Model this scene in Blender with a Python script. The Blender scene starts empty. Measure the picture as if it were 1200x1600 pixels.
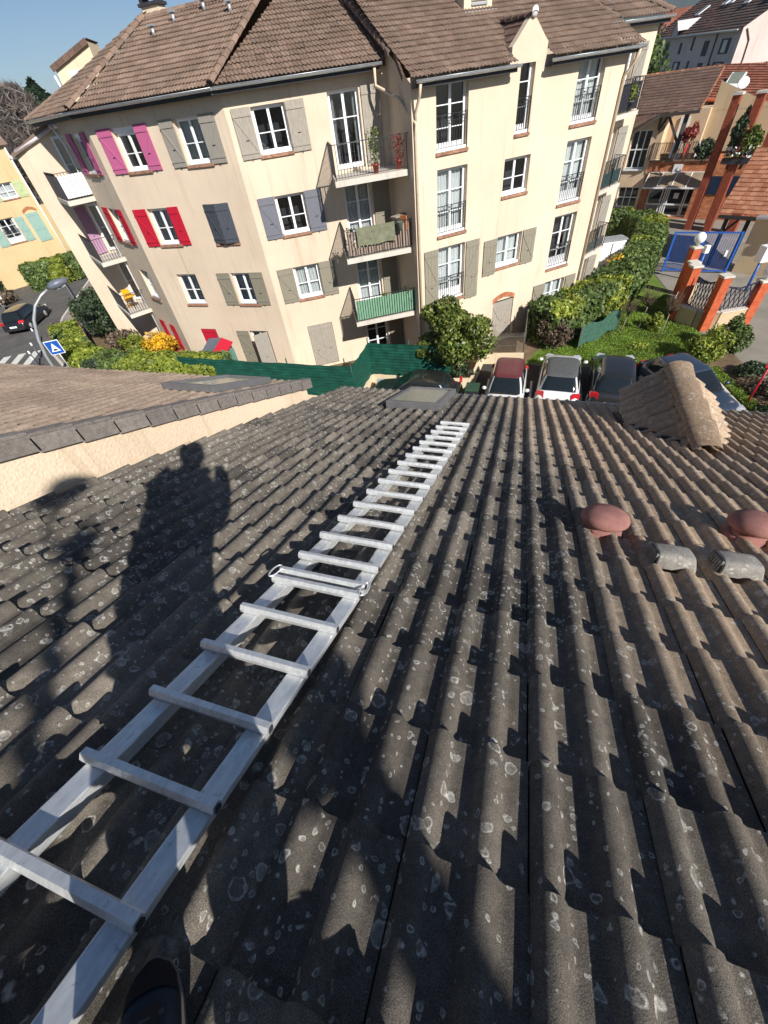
import bpy, bmesh, math, random
import numpy as np
from mathutils import Vector, Matrix
random.seed(7); rng = np.random.default_rng(7)
S = bpy.context.scene
COL = S.collection
G = -10.35                      # ground level; the camera is the origin
PI = math.pi

# ------------------------------------------------------------ camera
cam_d = bpy.data.cameras.new('camera')
cam_d.sensor_fit = 'VERTICAL'; cam_d.sensor_height = 24.0
cam_d.lens = 621.07/1600*24
cam_d.clip_start = 0.02; cam_d.clip_end = 8000
cam = bpy.data.objects.new('camera', cam_d); COL.objects.link(cam)
def _n(v): return Vector(v).normalized()
_dn = _n((689.89-600, 1374.0-800, 621.07)); _sv = _n((819.82-600, 500.4-800, 621.07))
_Z = -_dn; _X = -_Z.cross(-_sv); _X = _X.normalized()
if _X.x < 0: _X = -_X
_Y = _Z.cross(_X)
RC = Matrix((_X, _Y, _Z))       # world = RC @ (right, down, forward)
_r = RC.col[0]; _d = RC.col[1]; _f = RC.col[2]
cam.matrix_world = Matrix(((_r[0], -_d[0], -_f[0], 0), (_r[1], -_d[1], -_f[1], 0), (_r[2], -_d[2], -_f[2], 0), (0, 0, 0, 1)))
S.camera = cam

# ------------------------------------------------------------ sky, sun, exposure
SUN = Vector((0.627, -0.540, 0.562)).normalized()     # towards the sun
W = bpy.data.worlds.new('World'); S.world = W; W.use_nodes = True
wn = W.node_tree; wn.nodes.clear()
sky = wn.nodes.new('ShaderNodeTexSky'); sky.sky_type = 'NISHITA'; sky.sun_disc = False
sky.sun_elevation = math.asin(SUN.z); sky.sun_rotation = math.atan2(SUN.x, SUN.y)
sky.altitude = 1200; sky.air_density = 1.0; sky.dust_density = 0.25; sky.ozone_density = 4.0
bg = wn.nodes.new('ShaderNodeBackground'); bg.inputs['Strength'].default_value = 0.058
wo = wn.nodes.new('ShaderNodeOutputWorld')
wn.links.new(sky.outputs[0], bg.inputs[0]); wn.links.new(bg.outputs[0], wo.inputs[0])
sl = bpy.data.lights.new('sun', 'SUN'); sl.energy = 5.0; sl.angle = math.radians(0.55); sl.color = (1.0, 0.955, 0.90)
so = bpy.data.objects.new('sun', sl); COL.objects.link(so)
so.rotation_euler = SUN.to_track_quat('Z', 'Y').to_euler(); so.location = SUN*50
S.view_settings.view_transform = 'Standard'; S.view_settings.look = 'None'
S.view_settings.exposure = 0.42; S.view_settings.gamma = 1.0
S.render.engine = 'CYCLES'
S.render.resolution_x = 768; S.render.resolution_y = 1024
S.cycles.max_bounces = 6; S.cycles.transparent_max_bounces = 12

# ------------------------------------------------------------ helpers
def sh(*a):   # sRGB 0-255 -> linear
    out = []
    for c in a:
        c /= 255.0
        out.append(c/12.92 if c <= .04045 else ((c+.055)/1.055)**2.4)
    return tuple(out)
class NT:
    def __init__(s, name, rough=.8, spec=.3, metal=0.0):
        s.m = bpy.data.materials.new(name); s.m.use_nodes = True
        s.t = s.m.node_tree; s.b = s.t.nodes['Principled BSDF']; s.out = s.t.nodes['Material Output']
        s.b.inputs['Roughness'].default_value = rough; s.b.inputs['Metallic'].default_value = metal
        s.b.inputs['Specular IOR Level'].default_value = spec
        s.tc = s.t.nodes.new('ShaderNodeTexCoord'); s.P = s.tc.outputs['Object']
    def set(s, k, v):
        if hasattr(v, 'is_output') or isinstance(v, bpy.types.NodeSocket): s.t.links.new(v, s.b.inputs[k])
        else: s.b.inputs[k].default_value = v if not (isinstance(v, tuple) and len(v) == 3) else (*v, 1)
        return s
    def node(s, typ, ins={}, **kw):
        n = s.t.nodes.new(typ)
        for k, v in kw.items(): setattr(n, k, v)
        for k, v in ins.items():
            if isinstance(v, bpy.types.NodeSocket): s.t.links.new(v, n.inputs[k])
            elif v is not None:
                if isinstance(v, tuple) and len(v) == 3 and n.inputs[k].type == 'RGBA': v = (*v, 1)
                n.inputs[k].default_value = v
        return n
    def noise(s, scale, detail=3, rough=.55, vec=None, dist=0):
        return s.node('ShaderNodeTexNoise', {'Vector': vec or s.P, 'Scale': scale, 'Detail': detail, 'Roughness': rough, 'Distortion': dist})
    def ramp(s, fac, *st, interp='LINEAR'):
        n = s.node('ShaderNodeValToRGB', {0: fac}); r = n.color_ramp; r.interpolation = interp
        while len(r.elements) < len(st): r.elements.new(.5)
        for e, (p, c) in zip(r.elements, st):
            e.position = p; e.color = (c, c, c, 1) if not isinstance(c, tuple) else (*c, 1)
        return n.outputs[0]
    def mix(s, f, a, b, mode='MIX'):
        n = s.node('ShaderNodeMix', data_type='RGBA', blend_type=mode)
        for i, v in ((0, f), (6, a), (7, b)):
            if isinstance(v, bpy.types.NodeSocket): s.t.links.new(v, n.inputs[i])
            else: n.inputs[i].default_value = (*v, 1) if isinstance(v, tuple) else v
        return n.outputs[2]
    def math(s, op, a, b=0.0, c=None):
        ins = {0: a, 1: b}
        if c is not None: ins[2] = c
        return s.node('ShaderNodeMath', ins, operation=op).outputs[0]
    def island(s): return s.node('ShaderNodeNewGeometry').outputs['Random Per Island']
    def mapping(s, scale=(1, 1, 1), rot=(0, 0, 0), loc=(0, 0, 0), vec=None):
        return s.node('ShaderNodeMapping', {'Vector': vec or s.P, 'Scale': scale, 'Rotation': rot, 'Location': loc}).outputs[0]
    def bump(s, h, strength=.3, dist=.01):
        n = s.node('ShaderNodeBump', {'Height': h, 'Strength': strength, 'Distance': dist}); s.t.links.new(n.outputs[0], s.b.inputs['Normal']); return s

def plain(name, col, rough=.6, spec=.4, metal=0.0, var=.12, scale=6.0, bump=0.0, bscale=60):
    n = NT(name, rough, spec, metal)
    f = n.noise(scale, 4).outputs[0]
    a = tuple(c*(1-var) for c in col); b = tuple(min(1, c*(1+var)) for c in col)
    n.set('Base Color', n.ramp(f, (.3, a), (.7, b)))
    if bump: n.bump(n.noise(bscale, 3).outputs[0], bump, .01)
    return n.m

class MB:
    """collects faces (with material slots) and links them as ONE mesh object"""
    def __init__(s): s.v = []; s.f = []; s.mi = []; s.sm = []
    def add(s, vs, fs, mi=0, smooth=False):
        o = len(s.v); s.v += [tuple(p) for p in vs]
        for f in fs: s.f.append([o+i for i in f]); s.mi.append(mi); s.sm.append(smooth)
        return s
    def quad(s, a, b, c, d, mi=0): return s.add([a, b, c, d], [(0, 1, 2, 3)], mi)
    def poly(s, ps, mi=0): return s.add(ps, [tuple(range(len(ps)))], mi)
    def hexa(s, p, mi=0):   # 8 points: bottom 4, top 4
        return s.add(p, [(3, 2, 1, 0), (4, 5, 6, 7), (0, 1, 5, 4), (1, 2, 6, 5), (2, 3, 7, 6), (3, 0, 4, 7)], mi)
    def box(s, c, d, rz=0.0, mi=0, M=None):
        x, y, z = (k/2 for k in d); ca, sa = math.cos(rz), math.sin(rz); ps = []
        for dz in (-z, z):
            for dx, dy in ((-x, -y), (x, -y), (x, y), (-x, y)):
                p = Vector((dx*ca-dy*sa, dx*sa+dy*ca, dz))
                ps.append(tuple(Vector(c)+(M @ p if M else p)))
        return s.hexa(ps, mi)
    def bar(s, a, b, w, h=None, up=(0, 0, 1), mi=0):
        a = Vector(a); b = Vector(b); h = h or w; d = (b-a).normalized(); u = Vector(up)
        if abs(d.dot(u)) > .98: u = Vector((1, 0, 0)) if abs(d.x) < .9 else Vector((0, 1, 0))
        r = d.cross(u).normalized()*w/2; t = r.normalized().cross(d).normalized()*h/2
        return s.hexa([a-r-t, a+r-t, b+r-t, b-r-t, a-r+t, a+r+t, b+r+t, b-r+t], mi)
    def tube(s, pts, r, n=8, mi=0, caps=True, smooth=True):
        pts = [Vector(p) for p in pts]; rs = r if isinstance(r, (list, tuple)) else [r]*len(pts); rings = []; prev = None
        for i, p in enumerate(pts):
            d = (pts[min(i+1, len(pts)-1)]-pts[max(i-1, 0)]).normalized()
            if prev is None:
                u = Vector((0, 0, 1)) if abs(d.z) < .9 else Vector((1, 0, 0)); a = d.cross(u).normalized()
            else: a = (prev-d*prev.dot(d)).normalized()
            prev = a; b = d.cross(a)
            rings.append([p+(a*math.cos(2*PI*k/n)+b*math.sin(2*PI*k/n))*rs[i] for k in range(n)])
        vs = [v for R in rings for v in R]; fs = []
        for i in range(len(pts)-1):
            for k in range(n): fs.append((i*n+k, i*n+(k+1) % n, (i+1)*n+(k+1) % n, (i+1)*n+k))
        if caps: fs.append(tuple(range(n-1, -1, -1))); fs.append(tuple((len(pts)-1)*n+k for k in range(n)))
        return s.add(vs, fs, mi, smooth)
    def lathe(s, c, prof, n=20, mi=0, sx=1, sy=1, smooth=True):
        vs = []; fs = []
        for r, z in prof:
            for k in range(n): vs.append((c[0]+r*math.cos(2*PI*k/n)*sx, c[1]+r*math.sin(2*PI*k/n)*sy, c[2]+z))
        for i in range(len(prof)-1):
            for k in range(n): fs.append((i*n+k, i*n+(k+1) % n, (i+1)*n+(k+1) % n, (i+1)*n+k))
        fs.append(tuple(range(n-1, -1, -1))); fs.append(tuple((len(prof)-1)*n+k for k in range(n)))
        return s.add(vs, fs, mi, smooth)
    def prism(s, poly, z0, z1, mi=0):
        n = len(poly); vs = [(x, y, z0) for x, y in poly]+[(x, y, z1) for x, y in poly]
        return s.add(vs, [tuple(range(n-1, -1, -1)), tuple(range(n, 2*n))]+[(i, (i+1) % n, n+(i+1) % n, n+i) for i in range(n)], mi)
    def build(s, name, mats, parent=None, clip=None, bevel=0):
        me = bpy.data.meshes.new(name); me.from_pydata(s.v, [], s.f)
        for m in (mats if isinstance(mats, (list, tuple)) else [mats]): me.materials.append(m)
        me.polygons.foreach_set('material_index', s.mi); me.polygons.foreach_set('use_smooth', s.sm)
        me.update()
        if clip:
            bm = bmesh.new(); bm.from_mesh(me)
            for co, no in clip:
                bmesh.ops.bisect_plane(bm, geom=bm.verts[:]+bm.edges[:]+bm.faces[:], plane_co=co, plane_no=no, clear_outer=True)
            bm.to_mesh(me); bm.free()
        o = bpy.data.objects.new(name, me); COL.objects.link(o)
        if bevel:
            md = o.modifiers.new('bevel', 'BEVEL'); md.width = bevel; md.segments = 2; md.limit_method = 'ANGLE'; md.angle_limit = .6
        if parent is not None: adopt(o, parent)
        return o
LOCAL = False
def adopt(o, parent):
    o.parent = parent
    if not LOCAL: o.matrix_parent_inverse = WM[parent.name].inverted() if parent.name in WM else Matrix.Identity(4)
WM = {}
def tag(o, label=None, cat=None, group=None, kind=None):
    for k, v in (('label', label), ('category', cat), ('group', group), ('kind', kind)):
        if v: o[k] = v
    return o
def thing(name, label, cat, loc=(0, 0, 0), rz=0.0, group=None):
    o = bpy.data.objects.new(name, None); COL.objects.link(o); o.location = loc; o.rotation_euler = (0, 0, rz)
    o.empty_display_size = .2
    WM[o.name] = Matrix.Translation(loc) @ Matrix.Rotation(rz, 4, 'Z')
    return tag(o, label, cat, group)
def kids(o): return [c for c in bpy.data.objects if c.parent == o]
def dup(o, loc, rz=0.0, label=None, group=None, scale=1.0):
    r = o.copy(); COL.objects.link(r); r.location = loc; r.rotation_euler = (0, 0, rz); r.scale = (scale,)*3
    def rec(src, dst):
        for ch in kids(src):
            c = ch.copy(); COL.objects.link(c); c.parent = dst; rec(ch, c)
    rec(o, r)
    if label: r['label'] = label
    if group: r['group'] = group
    return r
def structure(o): o['kind'] = 'structure'; return o
def leafmesh(name, pts, nrm, size, mats, parent=None, aspect=1.6, mi=None, jitter=.9):
    """one mesh of many small bent leaf faces"""
    pts = np.asarray(pts, float); N = len(pts); nrm = np.asarray(nrm, float)
    d = nrm + rng.normal(0, jitter, (N, 3)); d /= np.linalg.norm(d, axis=1)[:, None]+1e-9
    a = np.cross(d, rng.normal(0, 1, (N, 3))); a /= np.linalg.norm(a, axis=1)[:, None]+1e-9
    b = np.cross(d, a); sz = (size*(.6+.8*rng.random(N)))[:, None] if np.ndim(size) == 0 else (size*(.6+.8*rng.random(N)))[:, None]
    L = a*sz*aspect*.5; Wd = b*sz*.5
    V = np.stack([pts-L, pts-Wd*.9+d*sz*.12, pts+L, pts+Wd*.9+d*sz*.12], 1).reshape(-1, 3)
    me = bpy.data.meshes.new(name); me.vertices.add(N*4); me.vertices.foreach_set('co', V.ravel())
    me.loops.add(N*4); me.loops.foreach_set('vertex_index', np.arange(N*4)); me.polygons.add(N)
    me.polygons.foreach_set('loop_start', np.arange(N)*4); me.polygons.foreach_set('loop_total', np.full(N, 4))
    for m in (mats if isinstance(mats, (list, tuple)) else [mats]): me.materials.append(m)
    if mi is not None: me.polygons.foreach_set('material_index', np.asarray(mi, int))
    me.update(); me.validate()
    o = bpy.data.objects.new(name, me); COL.objects.link(o)
    if parent is not None: adopt(o, parent)
    return o
# ------------------------------------------------------------ materials
def tile_mat(name, dark, light, lichen=.5, near=False, warm=None, sand=True):
    n = NT(name, .92, .25)
    isl = n.island()
    c = n.mix(isl, dark, light)
    big = n.noise(.9, 4, .6).outputs[0]
    c = n.mix(n.ramp(big, (.35, 0.0), (.7, .55)), c, tuple(k*.55 for k in dark))
    if warm:      # cleaner, paler tan tiles towards the right and the eave
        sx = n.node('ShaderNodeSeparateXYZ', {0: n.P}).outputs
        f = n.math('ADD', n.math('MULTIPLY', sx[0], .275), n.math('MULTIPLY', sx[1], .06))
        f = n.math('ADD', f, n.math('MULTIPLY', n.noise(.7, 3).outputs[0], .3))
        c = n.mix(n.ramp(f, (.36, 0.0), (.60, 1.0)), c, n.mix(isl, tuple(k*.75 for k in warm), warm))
    fine = n.noise(380 if near else 90, 2, .8).outputs[0]
    c = n.mix(1.0, c, n.ramp(fine, (.3, .5), (.5, .95), (.68, 1.7)), 'MULTIPLY')
    med = n.noise(22, 5, .7).outputs[0]
    c = n.mix(1.0, c, n.ramp(med, (.25, .62), (.75, 1.22)), 'MULTIPLY')
    if lichen:
        wv = n.node('ShaderNodeVectorMath', {0: n.noise(26, 2).outputs['Color'], 1: (.5, .5, .5)}, operation='SUBTRACT').outputs[0]
        wv = n.node('ShaderNodeVectorMath', {0: wv, 'Scale': .03}, operation='SCALE').outputs[0]
        pv = n.node('ShaderNodeVectorMath', {0: n.P, 1: wv}, operation='ADD').outputs[0]
        for sc, rad, thr, wid, amt in ((20, .36, .55, .11, .95), (44, .34, .57, .16, .9), (10.0, .27, .78, .07, .85)):
            vo = n.node('ShaderNodeTexVoronoi', {'Vector': pv, 'Scale': sc, 'Randomness': 1.0})
            rnd = n.node('ShaderNodeSeparateColor', {0: vo.outputs['Color']}).outputs
            cluster = n.ramp(n.noise(2.2, 3).outputs[0], (.44, 0.0), (.62, .42))
            on = n.math('GREATER_THAN', n.math('ADD', rnd[0], n.math('MULTIPLY', cluster, lichen)), thr+.12)
            r = n.math('MULTIPLY', n.math('ADD', rnd[1], .25), rad*.8)
            d = n.math('SUBTRACT', vo.outputs['Distance'], r)
            ring = n.ramp(n.math('ABSOLUTE', d), (0.0, 1.0), (wid*.65, 0.0))
            disc = n.ramp(n.math('MULTIPLY', d, -1.0), (0.0, 0.0), (.03, .35))
            patch = n.math('MULTIPLY', n.math('MAXIMUM', ring, n.math('MULTIPLY', disc, n.math('MULTIPLY', rnd[2], 1.6))), on)
            patch = n.math('MULTIPLY', patch, n.ramp(n.noise(75, 2).outputs[0], (.33, .25), (.6, 1.0)))
            c = n.mix(n.math('MULTIPLY', patch, amt), c, (.58, .56, .50))
        cr_ = n.math('MULTIPLY', n.ramp(n.noise(17, 7, .78).outputs[0], (.56, 0.0), (.62, 1.0)), n.ramp(n.noise(1.9, 3, .6).outputs[0], (.46, 0.0), (.58, 1.0)))
        c = n.mix(n.math('MULTIPLY', cr_, .6*lichen), c, (.34, .33, .29))
        vo = n.node('ShaderNodeTexVoronoi', {'Vector': pv, 'Scale': 1.9})
        rnd = n.node('ShaderNodeSeparateColor', {0: vo.outputs['Color']}).outputs
        m = n.math('MULTIPLY', n.ramp(n.math('ADD', vo.outputs['Distance'], n.math('MULTIPLY', n.noise(30, 4).outputs[0], .25)), (.16, 1.0), (.23, 0.0)), n.math('GREATER_THAN', rnd[0], .8))
        c = n.mix(n.math('MULTIPLY', m, .7), c, n.mix(n.math('GREATER_THAN', rnd[1], .55), (.30, .28, .24), (.33, .20, .06)))
    n.set('Base Color', c)
    n.bump(n.math('ADD', n.math('MULTIPLY', fine, .5), med), .55 if near else .35, .006 if near else .015)
    return n.m
M = {}
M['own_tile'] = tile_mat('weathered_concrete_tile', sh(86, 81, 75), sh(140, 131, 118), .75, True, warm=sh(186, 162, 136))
M['nb_tile'] = tile_mat('neighbour_tile', sh(158, 138, 120), sh(186, 164, 144), 0, True)
M['verge_tile'] = tile_mat('verge_tile', sh(132, 124, 118), sh(150, 142, 134), 0, True)
M['far_tile'] = tile_mat('brown_roof_tile', sh(126, 106, 92), sh(147, 125, 109), 0)
M['far_tile_dark'] = tile_mat('dark_brown_tile', sh(104, 84, 74), sh(122, 98, 86), 0)
M['red_tile'] = tile_mat('red_brown_tile', sh(128, 78, 62), sh(160, 104, 84), 0)
M['orange_tile'] = tile_mat('orange_brown_tile', sh(150, 96, 70), sh(190, 138, 108), 0)
M['slate'] = tile_mat('grey_brown_flat_tile', sh(92, 76, 70), sh(112, 94, 86), 0)
M['cap_tile'] = tile_mat('ridge_cap_tile', sh(130, 108, 94), sh(156, 132, 115), 0)
M['own_cap'] = tile_mat('weathered_ridge_cap', sh(150, 128, 106), sh(172, 148, 122), .5, True)
M['moss'] = plain('dry_moss', sh(92, 80, 58), .95, .1, var=.5, scale=40)
M['terracotta'] = plain('terracotta_vent', sh(152, 108, 100), .9, .15, var=.2, scale=14, bump=.2, bscale=120)
M['cement'] = tile_mat('grey_cement_vent', sh(150, 146, 138), sh(172, 168, 160), .9, True)

def render_mat(name, col, dirt=.10, bump=.6, scale=55, big=.05, dist=.02):
    n = NT(name, .95, .15)
    a = n.noise(scale, 4, .65).outputs[0]; b = n.noise(.35, 4, .6).outputs[0]
    st = n.noise(1.0, 4, .6, vec=n.mapping((1.6, 1.6, .18))).outputs[0]
    c = n.ramp(a, (.3, tuple(k*(1-dirt) for k in col)), (.65, tuple(min(1, k*1.05) for k in col)))
    c = n.mix(1.0, c, n.ramp(b, (.3, (.87, .855, .84)), (.7, (1.04, 1.04, 1.04))), 'MULTIPLY')
    c = n.mix(1.0, c, n.ramp(st, (.27, (.86, .845, .82)), (.42, (1, 1, 1))), 'MULTIPLY')
    sk_ = n.noise(1.0, 3, .5, vec=n.mapping((6.5, 6.5, .3))).outputs[0]
    c = n.mix(1.0, c, n.ramp(sk_, (.60, (1, 1, 1)), (.74, (.84, .82, .79))), 'MULTIPLY')
    n.set('Base Color', c); n.bump(a, bump, dist); return n.m
M['cream'] = render_mat('cream_render', sh(224, 206, 182))
M['cream_nb'] = render_mat('rough_peach_render', sh(232, 210, 182), .08, .7, 34, dist=.012)
M['cream2'] = render_mat('pale_cream_render', sh(232, 214, 182))
M['ochre'] = render_mat('ochre_render', sh(212, 188, 144))
M['peach'] = render_mat('peach_render', sh(222, 196, 164))
M['pink'] = render_mat('pale_pink_render', sh(226, 204, 196))
M['greywall'] = render_mat('pale_grey_render', sh(206, 200, 200))
M['beige'] = render_mat('beige_render', sh(206, 184, 150))
M['concrete'] = render_mat('pale_concrete', sh(214, 208, 196), .18)
M['white'] = plain('white_pvc', sh(236, 238, 238), .35, .5, var=.03)
M['zinc'] = plain('zinc_gutter', sh(186, 190, 192), .38, .5, .55, var=.12, scale=3)
M['fascia'] = plain('dark_fascia', sh(52, 52, 56), .7)
M['pipe'] = plain('cream_downpipe', sh(206, 186, 160), .5)
M['iron'] = plain('black_iron', sh(46, 46, 50), .5, .4)
M['interior'] = plain('dim_interior', (.035, .035, .04), .9)
M['curtain'] = None
def curtain():
    n = NT('net_curtain', .9, .1)
    w = n.node('ShaderNodeTexWave', {'Vector': n.P, 'Scale': 9.0, 'Distortion': 3.0, 'Detail': 1.0}, bands_direction='X').outputs[1]
    n.set('Base Color', n.ramp(w, (.1, sh(176, 178, 176)), (.9, sh(236, 236, 232)))); return n.m
M['curtain'] = curtain()
def glass(name='window_glass', tint=(.86, .90, .92), base=.05):
    n = NT(name, .05)
    tr = n.node('ShaderNodeBsdfTransparent', {0: tint}); gl = n.node('ShaderNodeBsdfGlossy', {0: (.9, .93, .95), 'Roughness': .03})
    fr = n.node('ShaderNodeFresnel', {'IOR': 1.5}).outputs[0]
    f = n.math('ADD', n.math('MULTIPLY', fr, 1.4), base)
    mx = n.node('ShaderNodeMixShader', {0: f}); n.t.links.new(tr.outputs[0], mx.inputs[1]); n.t.links.new(gl.outputs[0], mx.inputs[2])
    n.t.links.new(mx.outputs[0], n.out.inputs[0]); return n.m
M['glass'] = glass()
M['carglass'] = plain('car_glass', (.012, .016, .018), .06, .8, var=.02)
def wood(name, col, planks=9.0, rough=.7, var=.2):
    n = NT(name, rough, .3)
    g = n.noise(3, 4, .6, vec=n.mapping((14, 14, 1.2))).outputs[0]
    n.set('Base Color', n.ramp(g, (.3, tuple(k*(1-var) for k in col)), (.7, tuple(min(1, k*(1+var)) for k in col))))
    return n.m
M['sh_pink'] = wood('pink_shutter_paint', sh(186, 98, 138), var=.07)
M['sh_red'] = wood('red_shutter_paint', sh(186, 28, 52), var=.06)
M['sh_grey'] = wood('grey_shutter_paint', sh(150, 144, 134), var=.10)
M['sh_old'] = wood('weathered_grey_shutter', sh(158, 150, 138), var=.2)
M['sh_dark'] = wood('charcoal_shutter_paint', sh(74, 78, 86), var=.08)
M['sh_slate'] = wood('slate_shutter_paint', sh(112, 114, 122), var=.08)
M['sh_olive'] = wood('olive_grey_shutter', sh(138, 132, 116), var=.1)
M['sh_lilac'] = wood('lilac_shutter', sh(176, 138, 166), var=.1)
M['sh_green'] = wood('pale_green_shutter', sh(176, 190, 142), var=.08)
M['sh_teal'] = wood('grey_teal_shutter', sh(140, 170, 160), var=.08)
def bricks(name, c1, c2, mortar, scale=1.0, ax=None):
    n = NT(name, .9, .2)
    v = n.P
    sp = n.node('ShaderNodeSeparateXYZ', {0: v}).outputs
    h = n.math('ADD', sp[0], n.math('MULTIPLY', sp[1], .8))
    vv = n.node('ShaderNodeCombineXYZ', {0: h, 1: sp[2], 2: 0.0}).outputs[0]
    b = n.node('ShaderNodeTexBrick', {'Vector': vv, 'Color1': c1, 'Color2': c2, 'Mortar': mortar, 'Scale': scale, 'Brick Width': .22, 'Row Height': .075, 'Mortar Size': .008, 'Bias': 0.0})
    c = n.mix(1.0, b.outputs[0], n.ramp(n.noise(5, 4).outputs[0], (.3, .7), (.7, 1.2)), 'MULTIPLY')
    n.set('Base Color', c); n.bump(b.outputs[1], -.4, .01); return n.m
M['brick'] = bricks('orange_brick', sh(176, 96, 58), sh(204, 128, 84), sh(150, 130, 110))
M['sill'] = bricks('sill_brick', sh(142, 98, 76), sh(176, 128, 102), sh(150, 132, 116), 1.6)
M['pillar'] = None
def pillarm(a_=sh(176, 80, 50), b_=sh(202, 106, 68)):
    n = NT('orange_brick_pillar', .85, .25)
    z = n.node('ShaderNodeSeparateXYZ', {0: n.P}).outputs[2]
    f = n.math('FRACT', n.math('MULTIPLY', z, 1.4))
    c = n.ramp(n.noise(7, 4).outputs[0], (.3, a_), (.7, b_))
    c = n.mix(n.ramp(f, (.0, .8), (.035, .0)), c, sh(90, 50, 36)); n.set('Base Color', c); n.bump(n.noise(40, 3).outputs[0], .3, .01); return n.m
M['pillar'] = pillarm(); M['pillar_shade'] = pillarm(sh(128, 66, 48), sh(160, 84, 60))  # second, darker copy: shade of the tall pillars put into the brick colour
def leafm(name, *cols, trans=.25, rough=.5):
    n = NT(name, rough, .45)
    c = n.ramp(n.island(), *[(i/max(1, len(cols)-1), k) for i, k in enumerate(cols)])
    c = n.mix(1.0, c, n.ramp(n.noise(1.1, 3).outputs[0], (.3, .6), (.7, 1.35)), 'MULTIPLY')
    n.set('Base Color', c)
    tl = n.node('ShaderNodeBsdfTranslucent', {0: c}); mx = n.node('ShaderNodeMixShader', {0: trans})
    n.t.links.new(n.b.outputs[0], mx.inputs[1]); n.t.links.new(tl.outputs[0], mx.inputs[2]); n.t.links.new(mx.outputs[0], n.out.inputs[0])
    return n.m
M['hedge'] = leafm('laurel_leaf', (.05, .085, .02), (.11, .17, .04), (.20, .27, .08))
M['hedge_y'] = leafm('bright_hedge_leaf', (.10, .15, .02), (.22, .28, .035), (.36, .38, .06))
M['hedge_d'] = leafm('dark_evergreen_leaf', (.02, .04, .018), (.045, .075, .03), (.09, .12, .06))
M['lime'] = leafm('lime_leaf', (.12, .16, .02), (.28, .32, .04))
M['bay'] = leafm('glossy_green_leaf', (.04, .07, .012), (.12, .17, .03), (.28, .32, .07), rough=.35)
M['yellow'] = leafm('yellow_blossom', (.65, .36, .02), (.8, .52, .03))
M['dry'] = leafm('dry_twig_leaf', (.10, .07, .045), (.22, .16, .11))
M['redleaf'] = leafm('red_leaf', (.22, .03, .03), (.36, .08, .05))
M['conifer'] = leafm('conifer_leaf', (.015, .032, .015), (.035, .06, .03))
M['grass'] = leafm('grass_blade', (.10, .18, .015), (.18, .29, .03), (.28, .36, .06))
M['bark'] = plain('bark', sh(96, 82, 68), .9, .2, var=.35, scale=18, bump=.5)
M['bark_pale'] = plain('pale_bark', sh(158, 148, 132), .9, .2, var=.25, scale=18)
def ground_mat(name, c1, c2, scale=3, bs=90, bump=.3):
    n = NT(name, .95, .2)
    a = n.noise(scale, 5, .65).outputs[0]; b = n.noise(bs, 3, .8).outputs[0]
    c = n.ramp(a, (.3, c1), (.7, c2)); c = n.mix(1.0, c, n.ramp(b, (.3, .75), (.7, 1.25)), 'MULTIPLY')
    n.set('Base Color', c); n.bump(b, bump, .01); return n.m
M['asphalt'] = ground_mat('asphalt', sh(84, 82, 80), sh(104, 101, 98), 1.1)
M['asphalt_d'] = ground_mat('dark_asphalt', sh(58, 55, 54), sh(74, 70, 68), 1.4)
M['pave'] = ground_mat('pale_path', sh(128, 122, 112), sh(150, 143, 132), .8)
M['lawn'] = ground_mat('lawn_soil', (.09, .15, .02), (.15, .22, .04), 2.2)
M['soil'] = ground_mat('soil', sh(96, 80, 62), sh(132, 112, 88), 2.2)
M['paint'] = ground_mat('road_paint', sh(196, 194, 186), sh(222, 220, 212), 6)
M['ground'] = ground_mat('town_ground', sh(96, 100, 78), sh(128, 122, 104), .08)
def alu():
    n = NT('aluminium', .38, .5, .55)
    s_ = n.noise(8, 4, .7, vec=n.mapping((6, .8, 6))).outputs[0]; t = n.noise(38, 4, .7).outputs[0]
    c = n.ramp(s_, (.3, sh(206, 208, 208)), (.7, sh(238, 240, 238)))
    c = n.mix(n.ramp(t, (.62, 0.0), (.72, .45)), c, sh(112, 112, 110))
    n.set('Base Color', c); n.set('Roughness', n.ramp(t, (.3, .28), (.7, .5)))
    gr = n.node('ShaderNodeTexWave', {'Vector': n.P, 'Scale': 95.0}, bands_direction='X').outputs[1]
    n.bump(gr, .25, .001); return n.m
M['alu'] = alu()
def paintm(name, col, coat=.8, metal=.2, rough=.35):
    n = NT(name, rough, .5, metal); d = n.noise(3, 3).outputs[0]
    n.set('Base Color', n.ramp(d, (.3, tuple(k*.9 for k in col)), (.7, col)))
    n.b.inputs['Coat Weight'].default_value = coat; n.b.inputs['Coat Roughness'].default_value = .06; return n.m
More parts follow.
